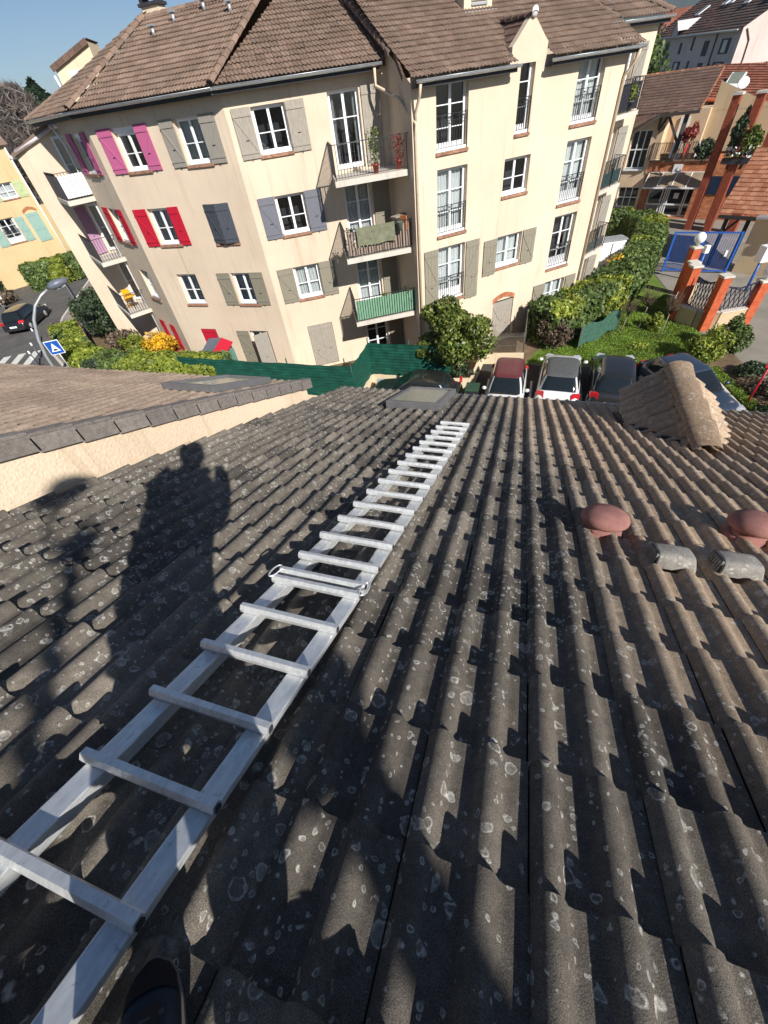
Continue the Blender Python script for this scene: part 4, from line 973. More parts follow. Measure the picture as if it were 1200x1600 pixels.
k = MB(); k.bar((8.02, 20.4, G+.03), (8.7, 17.0, G+.03), .14, .16); k.bar((8.7, 17, G+.03), (9.9, 14, G+.03), .14, .16); o = k.build('kerb', M['concrete']); structure(o)
k = MB(); k.bar((-31.2, 18.9, G+.04), (-25.9, 15.9, G+.04), .16, .16); k.bar((-25.9, 15.9, G+.04), (-20, 13.6, G+.04), .16, .16); k.bar((-36.2, 24.6, G+.04), (-31.2, 18.9, G+.04), .16, .16); k.bar((-42.5, 34, G+.04), (-36.2, 24.6, G+.04), .16, .16); structure(k.build('kerb', M['concrete']))
cr = MB()
cd = Vector((-.52, .855, 0)).normalized(); cp = Vector((cd.y, -cd.x, 0))
for k in range(7):
    c = Vector((-32.0, 17.6, G-.006))-cp*0+Vector((-1.06, -.62, 0)).normalized()*(k*1.02)+Vector((-.2, .4, 0))
    a = c-cd*1.35; b = c+cd*1.35
    cr.quad(a-cp*.26, a+cp*.26, b+cp*.26, b-cp*.26)
structure(cr.build('crossing_stripes', M['paint']))
pl = MB()
for x in (-1.25, .72, 2.85, 5.0): pl.quad((x-.05, 13.0, G-.006), (x+.05, 13.0, G-.006), (x+.05, 18.4, G-.006), (x-.05, 18.4, G-.006))
structure(pl.build('parking_lines', M['paint']))
# lawn grass
N = 60000; P_ = []
lp = [(.5, 20.3), (7.9, 20.6), (8.7, 22.2), (8.2, 25.3), (7.7, 29), (4, 26.3), (2.6, 24)]
def inpoly(x, y, P):
    c = False; j = len(P)-1
    for i in range(len(P)):
        if (P[i][1] > y) != (P[j][1] > y) and x < (P[j][0]-P[i][0])*(y-P[i][1])/(P[j][1]-P[i][1])+P[i][0]: c = not c
        j = i
    return c
while len(P_) < N:
    x, y = rng.uniform(.3, 9), rng.uniform(20, 29)
    if inpoly(x, y, lp): P_.append((x, y, G+rng.uniform(.01, .09)*(1+.6*math.sin(x*1.7)*math.cos(y*1.3))))
tag(leafmesh('lawn_grass', P_, np.tile([(0, 0, .4)], (N, 1)), .032, M['grass'], aspect=2.6), kind='stuff')
N = 5000
tag(leafmesh('verge_grass', [(8.15+.45*rng.random()+(20.4-y)*.24, y, G+.05+.05*rng.random()) for y in rng.uniform(15, 20.3, N)], np.tile([(0, 0, .3)], (N, 1)), .05, M['grass'], aspect=2.4), kind='stuff')

# ------------------------------------------------------------ foliage builders
def noise3(p, s=1.0):
    return (math.sin(p[0]*2.1*s+p[1]*1.3*s)+math.sin(p[1]*2.7*s-p[2]*1.9*s+1)+math.sin(p[2]*3.1*s+p[0]*1.7*s+2))/3
def hedge(name, label, line, w, h, N, size, mat, group=None, z0=G, cat='hedge', gaps=.0, mats2=None):
    """clipped hedge along a line: leaves through an outer shell over a dark core of twigs"""
    line = [Vector((*p, 0)) for p in line]; L = [0]
    for a, b in zip(line, line[1:]): L.append(L[-1]+(b-a).length)
    t = thing(name, label, cat, (line[0].x, line[0].y, z0), group=group)
    def at(s):
        for i in range(len(L)-1):
            if s <= L[i+1] or i == len(L)-2:
                f = (s-L[i])/(L[i+1]-L[i]); p = line[i].lerp(line[i+1], f); d = (line[i+1]-line[i]).normalized(); return p, Vector((d.y, -d.x, 0))
    pts = []; nr = []
    for _ in range(N):
        s = rng.uniform(0, L[-1]); p, n = at(s); a = rng.uniform(-.32*PI, 1.32*PI)
        ca, sa = math.cos(a), math.sin(a); k = 1/max(abs(ca), abs(sa))**.75
        bx, bz = ca*k*w/2, sa*k*h*.5
        d = 1+.10*noise3((s*1.6, bx, bz), 1.4)+.05*noise3((s*4, bx*3, bz*3), 2)-abs(rng.normal(0, .07))
        q = p+n*(bx*d)+Vector((0, 0, z0+h*.5+bz*d)); q.z = max(q.z, z0+.03)
        pts.append(q); nr.append((n.x*ca, n.y*ca, sa+.2))
    for end in (0, 1):
        for _ in range(int(N*w/L[-1]*.5)):
            p, n = at(L[-1]*end); d_ = (line[1]-line[0]).normalized()*-1 if end == 0 else (line[-1]-line[-2]).normalized()
            q = p+n*rng.uniform(-w/2, w/2)+d_*abs(rng.normal(0, .12))+Vector((0, 0, z0+rng.uniform(.05, h*.97))); pts.append(q); nr.append(tuple(d_))
    mi = None; mats = M[mat] if isinstance(mat, str) else mat
    if mats2:
        mats = [M[mat], M[mats2]]; mi = [1 if noise3(p, .6) > .22 else 0 for p in pts]
    leafmesh('foliage', pts, nr, size, mats, t, mi=mi)
    c = MB(); K = max(3, int(L[-1]/.5)); vs = []
    for i in range(K+1):
        p, n = at(L[-1]*i/K); f = .80+.1*noise3((i*.8, 1, 2)); 
        for bx, bz in ((-.42, .0), (-.46, .35), (-.42, .8), (0, .88), (.42, .8), (.46, .35), (.42, 0)): vs.append(p+n*(bx*w*f)+Vector((0, 0, z0+bz*h*(.98 if f > .8 else .94))))
    c.add(vs, [(i*7+j, i*7+j+1, (i+1)*7+j+1, (i+1)*7+j) for i in range(K) for j in range(6)]+[tuple(range(6, -1, -1)), tuple(range(K*7, K*7+7))], 0)
    c.build('twigs', M['core'], t)
    return t
M['core'] = plain('dark_twigs', (.018, .022, .012), .95, .1, var=.4, scale=9)
def blob(name, label, c, r, N, size, mat, cat='shrub', stems=5, group=None, lump=.16, z0=None, shape=None, bare=0.0, stemmat='bark'):
    """shrub or small crown: clumps of leaves in an uneven volume, with stems below"""
    z0 = G if z0 is None else z0; c = Vector(c); t = thing(name, label, cat, (c.x, c.y, z0), group=group)
    seeds = []
    for _ in range(26):
        v = rng.normal(0, 1, 3); v /= np.linalg.norm(v); f = rng.uniform(.35, .95); seeds.append((v*f*np.array(r), rng.uniform(.28, .5)))
    pts = []; nr = []
    for _ in range(N):
        s, k = seeds[rng.integers(len(seeds))]; v = rng.normal(0, 1, 3); v /= np.linalg.norm(v); f = rng.uniform(.5, 1.05)**.6
        p = s+v*f*k*np.array(r)*(1+lump*noise3(v*3)); q = Vector(p)+c
        if q.z < z0+.02: continue
        pts.append(q); nr.append(v+np.array((0, 0, .3)))
    leafmesh('foliage', pts, nr, size, M[mat], t)
    m = MB()
    for i in range(stems):
        a = 2*PI*i/stems+rng.uniform(0, 1); b0 = Vector((c.x+.10*r[0]*math.cos(a), c.y+.10*r[1]*math.sin(a), z0)); s, k = seeds[i]
        mid = b0.lerp(c+Vector(s), .5)+Vector((rng.normal(0, .06), rng.normal(0, .06), 0)); m.tube([b0, mid, c+Vector(s)*.9], [.035, .025, .008], 5)
    m.build('stems', M[stemmat], t); return t

# ------------------------------------------------------------ garden side, left to right
hedge('hedge', 'bright yellow green clipped hedge curving round the street corner', [(-29.4, 19.6), (-27.2, 18.0), (-24.6, 16.3), (-22.4, 15.6)], 1.7, 1.8, 9000, .15, 'hedge_y', group='garden hedges', mats2='hedge')
hedge('hedge', 'dark green stretch of hedge in the middle of the garden edge', [(-22.5, 15.6), (-20.2, 15.5)], 1.8, 1.8, 4200, .15, 'hedge', group='garden hedges', mats2='hedge_d')
hedge('hedge', 'lime green hedge reaching to the green screen fence', [(-20.3, 15.5), (-17.5, 15.7), (-14.6, 15.9)], 1.8, 1.8, 8500, .15, 'hedge_y', group='garden hedges', mats2='hedge')
blob('shrub', 'large dark evergreen shrub left of the corner balconies', (-28.6, 22.4, G+1.3), (2.4, 1.8, 1.4), 9000, .13, 'hedge_d')
blob('shrub', 'silvery dry shrub below the lowest corner balcony', (-24.6, 19.4, G+.8), (1.3, .9, .8), 2400, .13, 'dry')
blob('forsythia', 'flowering yellow bush between hedge and red shutters', (-20.6, 18.6, G+1.1), (1.15, .7, .75), 4200, .085, 'yellow', cat='bush')
blob('shrub', 'rounded lime green bush left of the yellow flowering bush', (-22.6, 18.3, G+1.0), (.9, .6, .7), 2200, .10, 'lime')
blob('shrub', 'bare brown shrub beside the reed fence on the corner', (-31.0, 20.6, G+.7), (1.0, .9, .7), 1600, .10, 'dry')
rf = thing('reed_fence', 'brown reed fence running behind the yellow green hedge', 'fence', (-29, 20, G))
m = MB(); a, b = Vector((-31.2, 22.0, 0)), Vector((-26.2, 18.4, 0))
for i in range(70):
    p = a.lerp(b, i/70); m.bar((p.x, p.y, G), (p.x+random.uniform(-.02, .02), p.y, G+1.55+random.uniform(-.1, .1)), .06, .02)
m.build('reeds', wood('reed', sh(150, 126, 96), var=.3), rf)
m = MB(); m.bar((a.x, a.y+.03, G+1.2), (b.x, b.y+.03, G+1.2), .03); m.build('rail', M['bark'], rf)
# small red-roofed shed behind the hedge end
sd = thing('garden_shed', 'small shed with red and grey sloping lid behind the hedge', 'shed', (-15.6, 17.1, G))
m = MB(); m.box((-15.4, 17.1, G+.75), (1.3, .9, 1.5), .1); m.build('wall', plain('teal_slatted_shed', sh(96, 140, 128), .6), sd)
m = MB(); m.hexa([(-16.2, 16.5, G+1.5), (-15.4, 16.55, G+1.62), (-15.4, 17.7, G+1.95), (-16.2, 17.65, G+1.9), (-16.2, 16.5, G+1.56), (-15.4, 16.55, G+1.68), (-15.4, 17.7, G+2.01), (-16.2, 17.65, G+1.96)]); m.build('roof', plain('grey_felt', sh(92, 98, 108), .8), sd)
m = MB(); m.hexa([(-15.39, 16.55, G+1.62), (-14.7, 16.6, G+1.5), (-14.7, 17.6, G+1.8), (-15.39, 17.7, G+1.95), (-15.39, 16.55, G+1.68), (-14.7, 16.6, G+1.56), (-14.7, 17.6, G+1.86), (-15.39, 17.7, G+2.01)]); m.build('roof', M['sh_red'], sd, ).__setitem__('label', 'red half of the lid')

# green privacy fence on its low wall
def screenm():
    n = NT('green_screen_fabric', .65, .3); w = n.noise(1.6, 3, vec=n.mapping((1, 1, 4))).outputs[0]
    n.set('Base Color', n.ramp(w, (.3, sh(16, 66, 54)), (.7, sh(28, 88, 72)))); n.bump(n.node('ShaderNodeTexWave', {'Vector': n.P, 'Scale': 2.2, 'Distortion': 2.0}, bands_direction='Z').outputs[1], .35, .03); return n.m
M['screen'] = screenm()
gf = thing('privacy_fence', 'dark green fabric privacy fence on a low cream wall beside the parked cars', 'fence', (-7, 15.1, G))
fp = [(-16.4, 15.25), (-13.3, 15.16), (-10.1, 15.1), (-6.95, 15.08), (-6.92, 17.35), (-4.9, 17.28), (-3.0, 17.22)]
for (a, b) in zip(fp, fp[1:]):
    m = MB(); z0, z1 = G+.58, G+2.15; K = 8
    A, Bv = Vector((*a, 0)), Vector((*b, 0)); d = (Bv-A).normalized(); nn = Vector((d.y, -d.x, 0))
    for i in range(K):
        for j in range(4):
            def q(ii, jj): return A.lerp(Bv, ii/K)+nn*(.02*math.sin(ii*2.3+jj*1.9)+.035)+Vector((0, 0, z0+(z1-z0)*jj/4-.03*math.sin(PI*ii/K)*(jj == 4)))
            m.add([q(i, j), q(i+1, j), q(i+1, j+1), q(i, j+1)], [(0, 1, 2, 3)], 0, True)
    m.build('screen', M['screen'], gf)
for p in fp:
    m = MB(); m.tube([(p[0], p[1], G+.5), (p[0], p[1], G+2.35)], .03, 6); m.build('post', plain('dark_green_post', sh(24, 70, 58), .5), gf)
m = MB()
for (a, b) in zip(fp, fp[1:]): m.bar((*a, G+.27), (*b, G+.27), .18, .56)
m.build('low_wall', M['cream2'], gf)
# planter wall, wire fence
pw = thing('planter_wall', 'low cream wall edging the empty shaded parking space', 'wall', (-2.5, 17.3, G))
m = MB()
for a, b in (((-3.1, 17.25), (-2.0, 17.4)), ((-2.0, 17.45), (-1.8, 19.95)), ((-1.75, 19.95), (.2, 20.05))): m.bar((*a, G+.25), (*b, G+.25), .16, .56)
m.build('wall', M['cream2'], pw)
wf = thing('wire_fence', 'grey wire and reed fence below the brick arched shutters', 'fence', (-2, 19.9, G))
m = MB(); fl_ = [(-2.0, 19.9), (.15, 20.15), (.1, 22.6)]
for a, b in zip(fl_, fl_[1:]):
    A, Bv = Vector((*a, 0)), Vector((*b, 0)); L_ = (Bv-A).length
    for i in range(int(L_/.05)):
        p = A.lerp(Bv, i*.05/L_); m.bar((p.x, p.y, G+.3), (p.x, p.y, G+1.5+random.uniform(-.03, .03)), .036, .012)
m.build('reeds', wood('grey_reed', sh(128, 118, 106), var=.3), wf)
m = MB()
for a, b in zip(fl_, fl_[1:]):
    for z in (.5, .9, 1.35): m.bar((*a, G+z), (*b, G+z), .02)
    for p in (a, b): m.tube([(*p, G), (*p, G+1.65)], .025, 6)
m.build('wire_frame', plain('green_grey_wire', sh(88, 104, 92), .5), wf)
# evergreen tree with trunks over the car park
tr = blob('bay_tree', 'bushy glossy green tree with several pale trunks beside the green fence', (-3.0, 18.0, G+2.35), (1.75, 1.35, 1.25), 15000, .105, 'bay', cat='tree', stems=7, z0=G+.1, stemmat='bark_pale')
blob('shrub', 'low tangle of brown and green shoots under the bushy tree', (-3.0, 17.75, G+.75), (1.1, .35, .45), 1500, .10, 'hedge_d', group=None)
blob('shrub', 'small bright weed tuft at the end of the planter wall', (-1.95, 16.9, G+.15), (.25, .25, .2), 300, .07, 'lime', stems=2)

# ------------------------------------------------------------ right-hand garden
hedge('hedge', 'large clipped laurel hedge curving away behind the parked cars', [(.9, 22.3), (2.6, 24.0), (4.4, 26.6), (5.9, 30.2), (7.1, 34.6), (7.6, 38.0), (6.6, 39.8), (4.8, 40.2)], 1.9, 2.0, 26000, .16, 'hedge', mats2='hedge_y', group='garden hedges')
blob('shrub', 'bare twiggy brown bush at the near end of the laurel hedge', (1.6, 21.7, G+.75), (.85, .5, .7), 1500, .11, 'dry', stems=12)
sh_ = thing('green_windbreak', 'sagging dark green netting pinned in front of the laurel hedge', 'netting', (3.6, 22.8, G))
m = MB(); a, b = Vector((2.75, 21.6, 0)), Vector((4.75, 24.0, 0)); K = 8
for i in range(K):
    q = lambda ii, z: a.lerp(b, ii/K)+Vector((.03*math.sin(ii*2), 0, G+z+.12*math.sin(ii*1.3)))
    m.add([q(i, .15), q(i+1, .15), q(i+1, 1.15), q(i, 1.15)], [(0, 1, 2, 3)], 0, True)
m.build('net', plain('green_netting', sh(56, 92, 76), .8, var=.3), sh_); 
for q_ in ((4.75, 24), (2.75, 21.6)): m = MB(); m.tube([(*q_, G), (*q_, G+1.3)], .025, 6); m.build('stake', M['bark'], sh_)
# things inside the hedge: white store cupboard, yellow flowers
cb = thing('storage_cupboard', 'tall white garden cupboard standing inside the hedge', 'cupboard', (4.6, 32.5, G))
m = MB(); m.box((4.55, 32.4, G+1.05), (1.5, .8, 2.1), .35); m.build('body', M['white'], cb); m = MB(); m.box((4.55, 32.4, G+2.14), (1.6, .9, .07), .35); m.build('lid', M['zinc'], cb)
m = MB(); m.bar((4.62, 31.98, G+.1), (4.62, 31.98, G+2.0), .04, .03); m.build('door_gap', M['fascia'], cb)
blob('shrub', 'yellow flowering shrub inside the laurel hedge', (5.0, 29.6, G+1.1), (.8, .7, .8), 1700, .11, 'yellow')
blob('shrub', 'yellow tinged patch of shrub at the bend of the laurel hedge', (3.9, 26.0, G+1.55), (.7, .5, .5), 900, .1, 'lime')
blob('shrub', 'dark shrub beside the white cupboard', (3.6, 29.0, G+.9), (.9, .9, .9), 1800, .13, 'hedge_d')
def sapling(x, y, h, label, lean=(.1, 0)):
    t = thing('sapling', label, 'tree', (x, y, G), group='bare saplings on the lawn'); m = MB(); top = Vector((x+lean[0], y+lean[1], G+h*.55)); m.tube([(x, y, G), top], [.022, .018], 6); m.build('trunk', M['bark_pale'], t)
    m = MB()
    for i in range(34):
        a = rng.uniform(0, 2*PI); r_ = rng.uniform(.15, .42); q = top+Vector((math.cos(a)*r_, math.sin(a)*r_, rng.uniform(.25, h*.5))); mid = top.lerp(q, .5)+Vector((math.cos(a)*.06, math.sin(a)*.06, -.03))
        m.tube([top+Vector((0, 0, rng.uniform(-.15, .1))), mid, q], [.012, .008, .004], 4)
        for _ in range(3):
            q2 = mid+Vector(rng.normal(0, .12, 3))+Vector((0, 0, .15)); m.tube([mid, q2], [.006, .003], 3)
    m.build('crown', M['bark'], t)
sapling(4.9, 23.6, 1.9, 'bare young tree nearest the laurel hedge on the lawn'); sapling(5.8, 24.2, 2.2, 'middle bare young tree on the lawn'); sapling(6.7, 23.3, 2.2, 'bare young tree in front of the curved low wall', (.05, .05))
blob('shrub', 'yellow green round bush on the lawn by the curved wall', (6.5, 24.3, G+.35), (.45, .45, .42), 1300, .08, 'lime')
blob('shrub', 'bright green low mound of plants on the lawn', (5.6, 22.0, G+.10), (.5, .4, .18), 500, .07, 'hedge_y', stems=2)
blob('conifer', 'bushy cypress shrub nearest the blue car', (8.1, 20.9, G+.65), (.75, .6, .75), 3600, .085, 'hedge_y', cat='shrub')
blob('conifer', 'dark green cypress shrub beside the orange pillar', (9.35, 22.2, G+.7), (.65, .6, .8), 3400, .085, 'hedge', cat='shrub')
blob('shrub', 'greyish brown leafless shrub between the two cypress shrubs', (8.75, 21.9, G+.6), (.4, .3, .65), 800, .08, 'dry', stems=8)
blob('shrub', 'olive green spreading shrub in the planting bed', (9.7, 19.7, G+.3), (.8, .55, .35), 1500, .08, 'hedge_d')
blob('shrub', 'reddish brown heather clump in the planting bed', (9.5, 18.6, G+.2), (.6, .5, .25), 900, .07, 'dry')
blob('shrub', 'dry pale shrub at the right edge of the bed', (10.4, 17.9, G+.35), (.8, .8, .4), 1200, .08, 'dry')
blob('shrub', 'dark low shrub beside the red and white barrier', (9.9, 16.6, G+.3), (.8, .7, .4), 1300, .08, 'hedge_d')
# ------------------------------------------------------------ cars
def superring(hw, x, z0, z1, n=20, e=4.0):
    """half-open section across the car at station x"""
    r = []
    for k in range(n+1):
        a = PI*k/n; c, s_ = math.cos(a), math.sin(a)
        r.append((x, hw*math.copysign(abs(c)**(2/e), c), z0+(z1-z0)*abs(s_)**(2/e)))
    return r
def make_car(name, label, L, Wd, H, paint, roofmat, belt=.92, hood=.80, tail=.95, ws=(.30, .16), rear=(.08, .02), roof_x=None, cat='car', plate=True, group='parked cars', tails='hatch', plate_txt=None):
    """local frame: nose at +x, origin on the ground at the middle"""
    global LOCAL
    t = thing(name, label, cat, group=group); LOCAL = True
    hw = Wd/2; x0, x1 = -L/2, L/2
    # body side profile (x, top height, half width, bottom)
    A = x1-L*ws[0]        # foot of the windscreen
    Bx = x0+L*rear[0]     # foot of the rear window
    st = [(x0, .50, .84, .36), (x0+.05, tail*.80, .92, .28), (x0+.14, tail-.03, .965, .25), (Bx, tail, .985, .22), (-.35*L*.5, belt+.01, 1.0, .2), (0, belt-.01, 1.0, .19), (A-.12, belt-.02, .995, .2), (A+.05, belt-.04, .985, .21), (x1-.45, hood, .95, .22), (x1-.16, hood-.10, .88, .25), (x1-.04, hood-.24, .80, .30), (x1, .46, .72, .36)]
    n = 22; vs = []
    for x, top, w_, bot in st: vs += superring(hw*w_, x, bot, top, n, 5.0 if top > .7 else 3.2)
    R = n+1; m = MB(); fs = []
    for i in range(len(st)-1):
        for k in range(n): fs.append((i*R+k, i*R+k+1, (i+1)*R+k+1, (i+1)*R+k))
    fs.append(tuple(range(R-1, -1, -1))); fs.append(tuple((len(st)-1)*R+k for k in range(R)))
    m.add(vs, fs, 0, True)
    body = m.build('body', paint, t); 
    # greenhouse
    zb = belt-.04; rx0 = x0+L*(rear[0]+rear[1])+.10; rx1 = A-L*ws[1]-.12
    def ring(k, cnt=40):      # k: 0 belt, 1 roof edge
        ax, bx = x0+L*rear[0]*.75+(rx0-(x0+L*rear[0]*.75))*k, A+.02+(rx1-A-.02)*k; cx, rx_ = (ax+bx)/2, (bx-ax)/2; ww = hw*(.90-.18*k); out = []
        bul = math.sin(PI*k*.5)
        for j in range(cnt):
            a = 2*PI*j/cnt; c, s_ = math.cos(a), math.sin(a); e = 2/6.5
            px_ = cx+rx_*math.copysign(abs(c)**e, c)*(1+.02*math.sin(PI*k)); py = ww*math.copysign(abs(s_)**e, s_)*(1+.03*math.sin(PI*k))
            out.append(Vector((px_, py, zb+(H-.07-zb)*k)))
        return out
    rings = [ring(k) for k in (0, .33, .66, 1.0)]; m = MB(); C_ = 40; vs = [p for r in rings for p in r]
    m.add(vs, [(i*C_+j, i*C_+(j+1) % C_, (i+1)*C_+(j+1) % C_, (i+1)*C_+j) for i in range(3) for j in range(C_)], 0, True)
    gl = m.build('windows', M['carglass'], t)
    # roof panel with crown
    top = rings[3]; c = sum(top, Vector())/C_; m = MB(); vs = []
    for k, (f, dz) in enumerate(((1.01, -.012), (1.0, .0), (.93, .035), (.75, .055), (.45, .068))): vs += [Vector((c.x+(p.x-c.x)*f, p.y*f, p.z+dz)) for p in top]
    m.add(vs+[Vector((c.x, 0, c.z+.072))], [(i*C_+j, i*C_+(j+1) % C_, (i+1)*C_+(j+1) % C_, (i+1)*C_+j) for i in range(4) for j in range(C_)]+[(4*C_+j, 4*C_+(j+1) % C_, 5*C_) for j in range(C_)], 0, True)
    m.build('roof', roofmat, t)
    # pillars: strips a little proud of the glass
    m = MB()
    def strip(js):
        for i in range(3):
            for a, b in zip(js, js[1:]):
                q = [rings[i][a % C_], rings[i][b % C_], rings[i+1][b % C_], rings[i+1][a % C_]]; q = [Vector((c.x+(p.x-c.x)*1.006, p.y*1.012, p.z)) for p in q]; m.add(q, [(0, 1, 2, 3)], 0, True)
    for s_ in (1, -1): strip([s_*4, s_*5, s_*6]); strip([s_*15, s_*16]) ; strip([s_*11, s_*12])if False else None
    for s_ in (1, -1):
        q = [Vector((-.02*L+dx, s_*(hw*(.90-.18*k)*1.025), zb+(H-.07-zb)*k)) for dx, k in ((-.05, 0), (.05, 0), (.03, 1), (-.03, 1))]; m.poly(q)
        strip([s_*14, s_*15, s_*16])
    m.build('pillars', paint, t)
    # wheels
    for sx in (A+.0, x0+.68):
        for s_ in (1, -1):
            y = s_*(hw-.09); m = MB(); K = 22
            m.tube([(sx, y-.1, .31), (sx, y+.1, .31)], .31, K); wh = m.build('wheel', M['tyre'], t)
            m = MB(); m.tube([(sx, y+s_*.085, .31), (sx, y+s_*.108, .31)], .20, K)
            for q in range(5):
                a = 2*PI*q/5; m.bar((sx, y+s_*.112, .31), (sx+.19*math.cos(a), y+s_*.112, .31+.19*math.sin(a)), .045, .02, up=(0, 1, 0))
            m.build('rim', M['zinc'], wh)
    # mirrors, lamps, plate, bumper strip, seams
    for s_ in (1, -1):
        m = MB(); m.lathe((0, 0, 0), [(0, -.07), (.07, -.05), (.09, 0), (.07, .06), (0, .07)], 10); m.v = [(A-.22+p[0]*.8, s_*(hw+.07)+p[1]*1.1, belt+.06+p[2]) for p in m.v]; m.build('mirror', paint, t)
        m = MB(); zt = tail-.14
        if tails == 'hatch': m.hexa([(x0+.02, s_*hw*.60, zt-.12), (x0+.14, s_*hw*.985, zt-.10), (x0+.30, s_*hw*1.004, zt+.02), (x0+.10, s_*hw*.62, zt-.1), (x0+.055, s_*hw*.62, zt+.10), (x0+.17, s_*hw*.96, zt+.13), (x0+.28, s_*hw*1.0, zt+.09), (x0+.2, s_*hw*.62, zt+.1)] if s_ > 0 else [(x0+.02, s_*hw*.60, zt-.12), (x0+.10, s_*hw*.62, zt-.1), (x0+.30, s_*hw*1.004, zt+.02), (x0+.14, s_*hw*.985, zt-.10), (x0+.055, s_*hw*.62, zt+.10), (x0+.2, s_*hw*.62, zt+.1), (x0+.28, s_*hw*1.0, zt+.09), (x0+.17, s_*hw*.96, zt+.13)])
        else: m.box((x0+.13, s_*hw*.88, zt+.14), (.12, .10, .26))
        m.build('tail_light', M['taillight'], t, bevel=.01)
        m = MB(); m.box((x1-.20, s_*hw*.70, hood-.17), (.30, hw*.36, .13), -s_*.35); m.build('headlight', M['headlight'], t, bevel=.02)
    m = MB(); m.box((x0-.005, 0, .55), (.03, .52, .12)); pt = m.build('number_plate', M['white'], t)
    if plate_txt:
        text3(plate_txt, (x0-.024, 0, .55), .085, M['fascia'], pt, rot=(PI/2, 0, -PI/2))
    m = MB(); m.box((x1-.035, 0, .42), (.05, .52, .11)); m.build('number_plate', M['white'], t)
    m = MB(); m.box((x0+.03, 0, .36), (.10, Wd*.78, .14)); m.build('bumper', M['blacktrim'], t, bevel=.02); m = MB(); m.box((x1-.06, 0, .33), (.10, Wd*.62, .14)); m.build('bumper', M['blacktrim'], t, bevel=.02)
    m = MB(); m.bar((A+.03, -hw*.70, zb+.045), (A+.03, hw*.70, zb+.045), .09, .02); m.bar((A-.02, -.05, zb+.07), (A-.30, .45, zb+.20), .018, .018); m.build('wiper', M['blacktrim'], t)
    LOCAL = False
    return t
def text3(txt, loc, size, mat, parent, rot=(0, 0, 0)):
    cu = bpy.data.curves.new('lettering', 'FONT'); cu.body = txt; cu.size = size; cu.align_x = 'CENTER'; cu.align_y = 'CENTER'; cu.extrude = .002
    o = bpy.data.objects.new('lettering', cu); COL.objects.link(o); o.location = loc; o.rotation_euler = rot; cu.materials.append(mat)
    dg = bpy.context.evaluated_depsgraph_get(); me = bpy.data.meshes.new_from_object(o.evaluated_get(dg)); bpy.data.objects.remove(o)
    ob = bpy.data.objects.new('lettering', me); COL.objects.link(ob)
    mm = Matrix.Translation(loc) @ (Matrix.Rotation(rot[2], 4, 'Z') @ Matrix.Rotation(rot[1], 4, 'Y') @ Matrix.Rotation(rot[0], 4, 'X'))
    me.transform(mm); adopt(ob, parent); return ob
M['tyre'] = plain('tyre_rubber', (.02, .02, .02), .85); M['blacktrim'] = plain('black_trim', (.02, .02, .022), .5)
M['taillight'] = plain('red_lamp_lens', (.5, .012, .02), .15, .6, var=.05); M['headlight'] = plain('clear_lamp_lens', (.55, .58, .6), .12, .7, .3)
M['p_white'] = paintm('white_car_paint', (.78, .78, .76), metal=0); M['p_dark'] = paintm('dark_grey_car_paint', (.028, .03, .033), metal=.4)
M['p_green'] = paintm('greenish_black_car_paint', (.035, .04, .036), metal=.5); M['p_blue'] = paintm('steel_blue_car_paint', (.055, .08, .12), metal=.5)
M['p_black'] = paintm('black_car_paint', (.012, .012, .016), metal=.3); M['p_burg'] = paintm('burgundy_roof_film', (.12, .02, .028), metal=0, coat=.2, rough=.5)
def patroof():
    n = NT('black_roof_with_pale_grid', .7, .12); v = n.mapping((9, 13, 0), (0, 0, .5))
    a = n.node('ShaderNodeTexWave', {'Vector': v, 'Scale': .55, 'Distortion': 1.2, 'Detail': .0}, bands_direction='X').outputs[1]; b = n.node('ShaderNodeTexWave', {'Vector': v, 'Scale': .45, 'Distortion': 1.0, 'Detail': .0}, bands_direction='Y').outputs[1]
    l = n.math('MAXIMUM', n.ramp(a, (.93, 0.0), (.98, 1.0)), n.ramp(b, (.93, 0.0), (.98, 1.0))); n.set('Base Color', n.mix(l, (.03, .032, .034), (.3, .31, .31))); return n.m
M['p_pat'] = patroof()
def place(o, x, y, heading):     # heading: degrees of the nose from +x
    o.location = (x, y, G); o.rotation_euler = (0, 0, math.radians(heading)); return o
place(make_car('parked_car', 'small white car with burgundy roof, nose towards the ladder roof', 3.55, 1.62, 1.46, M['p_white'], M['p_burg'], belt=.95, hood=.86, ws=(.25, .10), rear=(.06, .03)), -.36, 16.5, -91)
place(make_car('parked_car', 'white hatchback with black grid patterned roof, tail towards the ladder roof', 4.05, 1.74, 1.45, M['p_white'], M['p_pat'], belt=.95, ws=(.27, .13), rear=(.07, .05), plate_txt='CX 819 FA'), 1.86, 17.8, 86)
place(make_car('parked_car', 'dark grey hatchback parked right of the patterned roof car', 4.15, 1.76, 1.48, M['p_dark'], M['p_dark'], belt=.95, ws=(.27, .13), rear=(.07, .04), plate_txt='EX 401 LW'), 4.02, 17.95, 84)
place(make_car('parked_car', 'steel blue car partly hidden behind the tiled dormer', 4.3, 1.78, 1.42, M['p_blue'], M['p_blue'], belt=.92, ws=(.27, .15), rear=(.10, .06)), 6.7, 17.5, -62)
place(make_car('parked_car', 'greenish black car parked side on against the green fence', 4.2, 1.75, 1.45, M['p_green'], M['p_green'], belt=.93, ws=(.28, .15), rear=(.09, .05), tails='high'), -4.35, 15.85, 178)
place(make_car('parked_car', 'black estate car standing on the street before the crossing', 4.5, 1.8, 1.46, M['p_black'], M['p_black'], belt=.93, ws=(.26, .13), rear=(.07, .04), plate_txt='GF 553 KD'), -38.6, 23.5, 116)
bn = thing('wheelie_bin', 'dark rubbish bin standing beside the small white car', 'bin', (-1.75, 15.9, G))
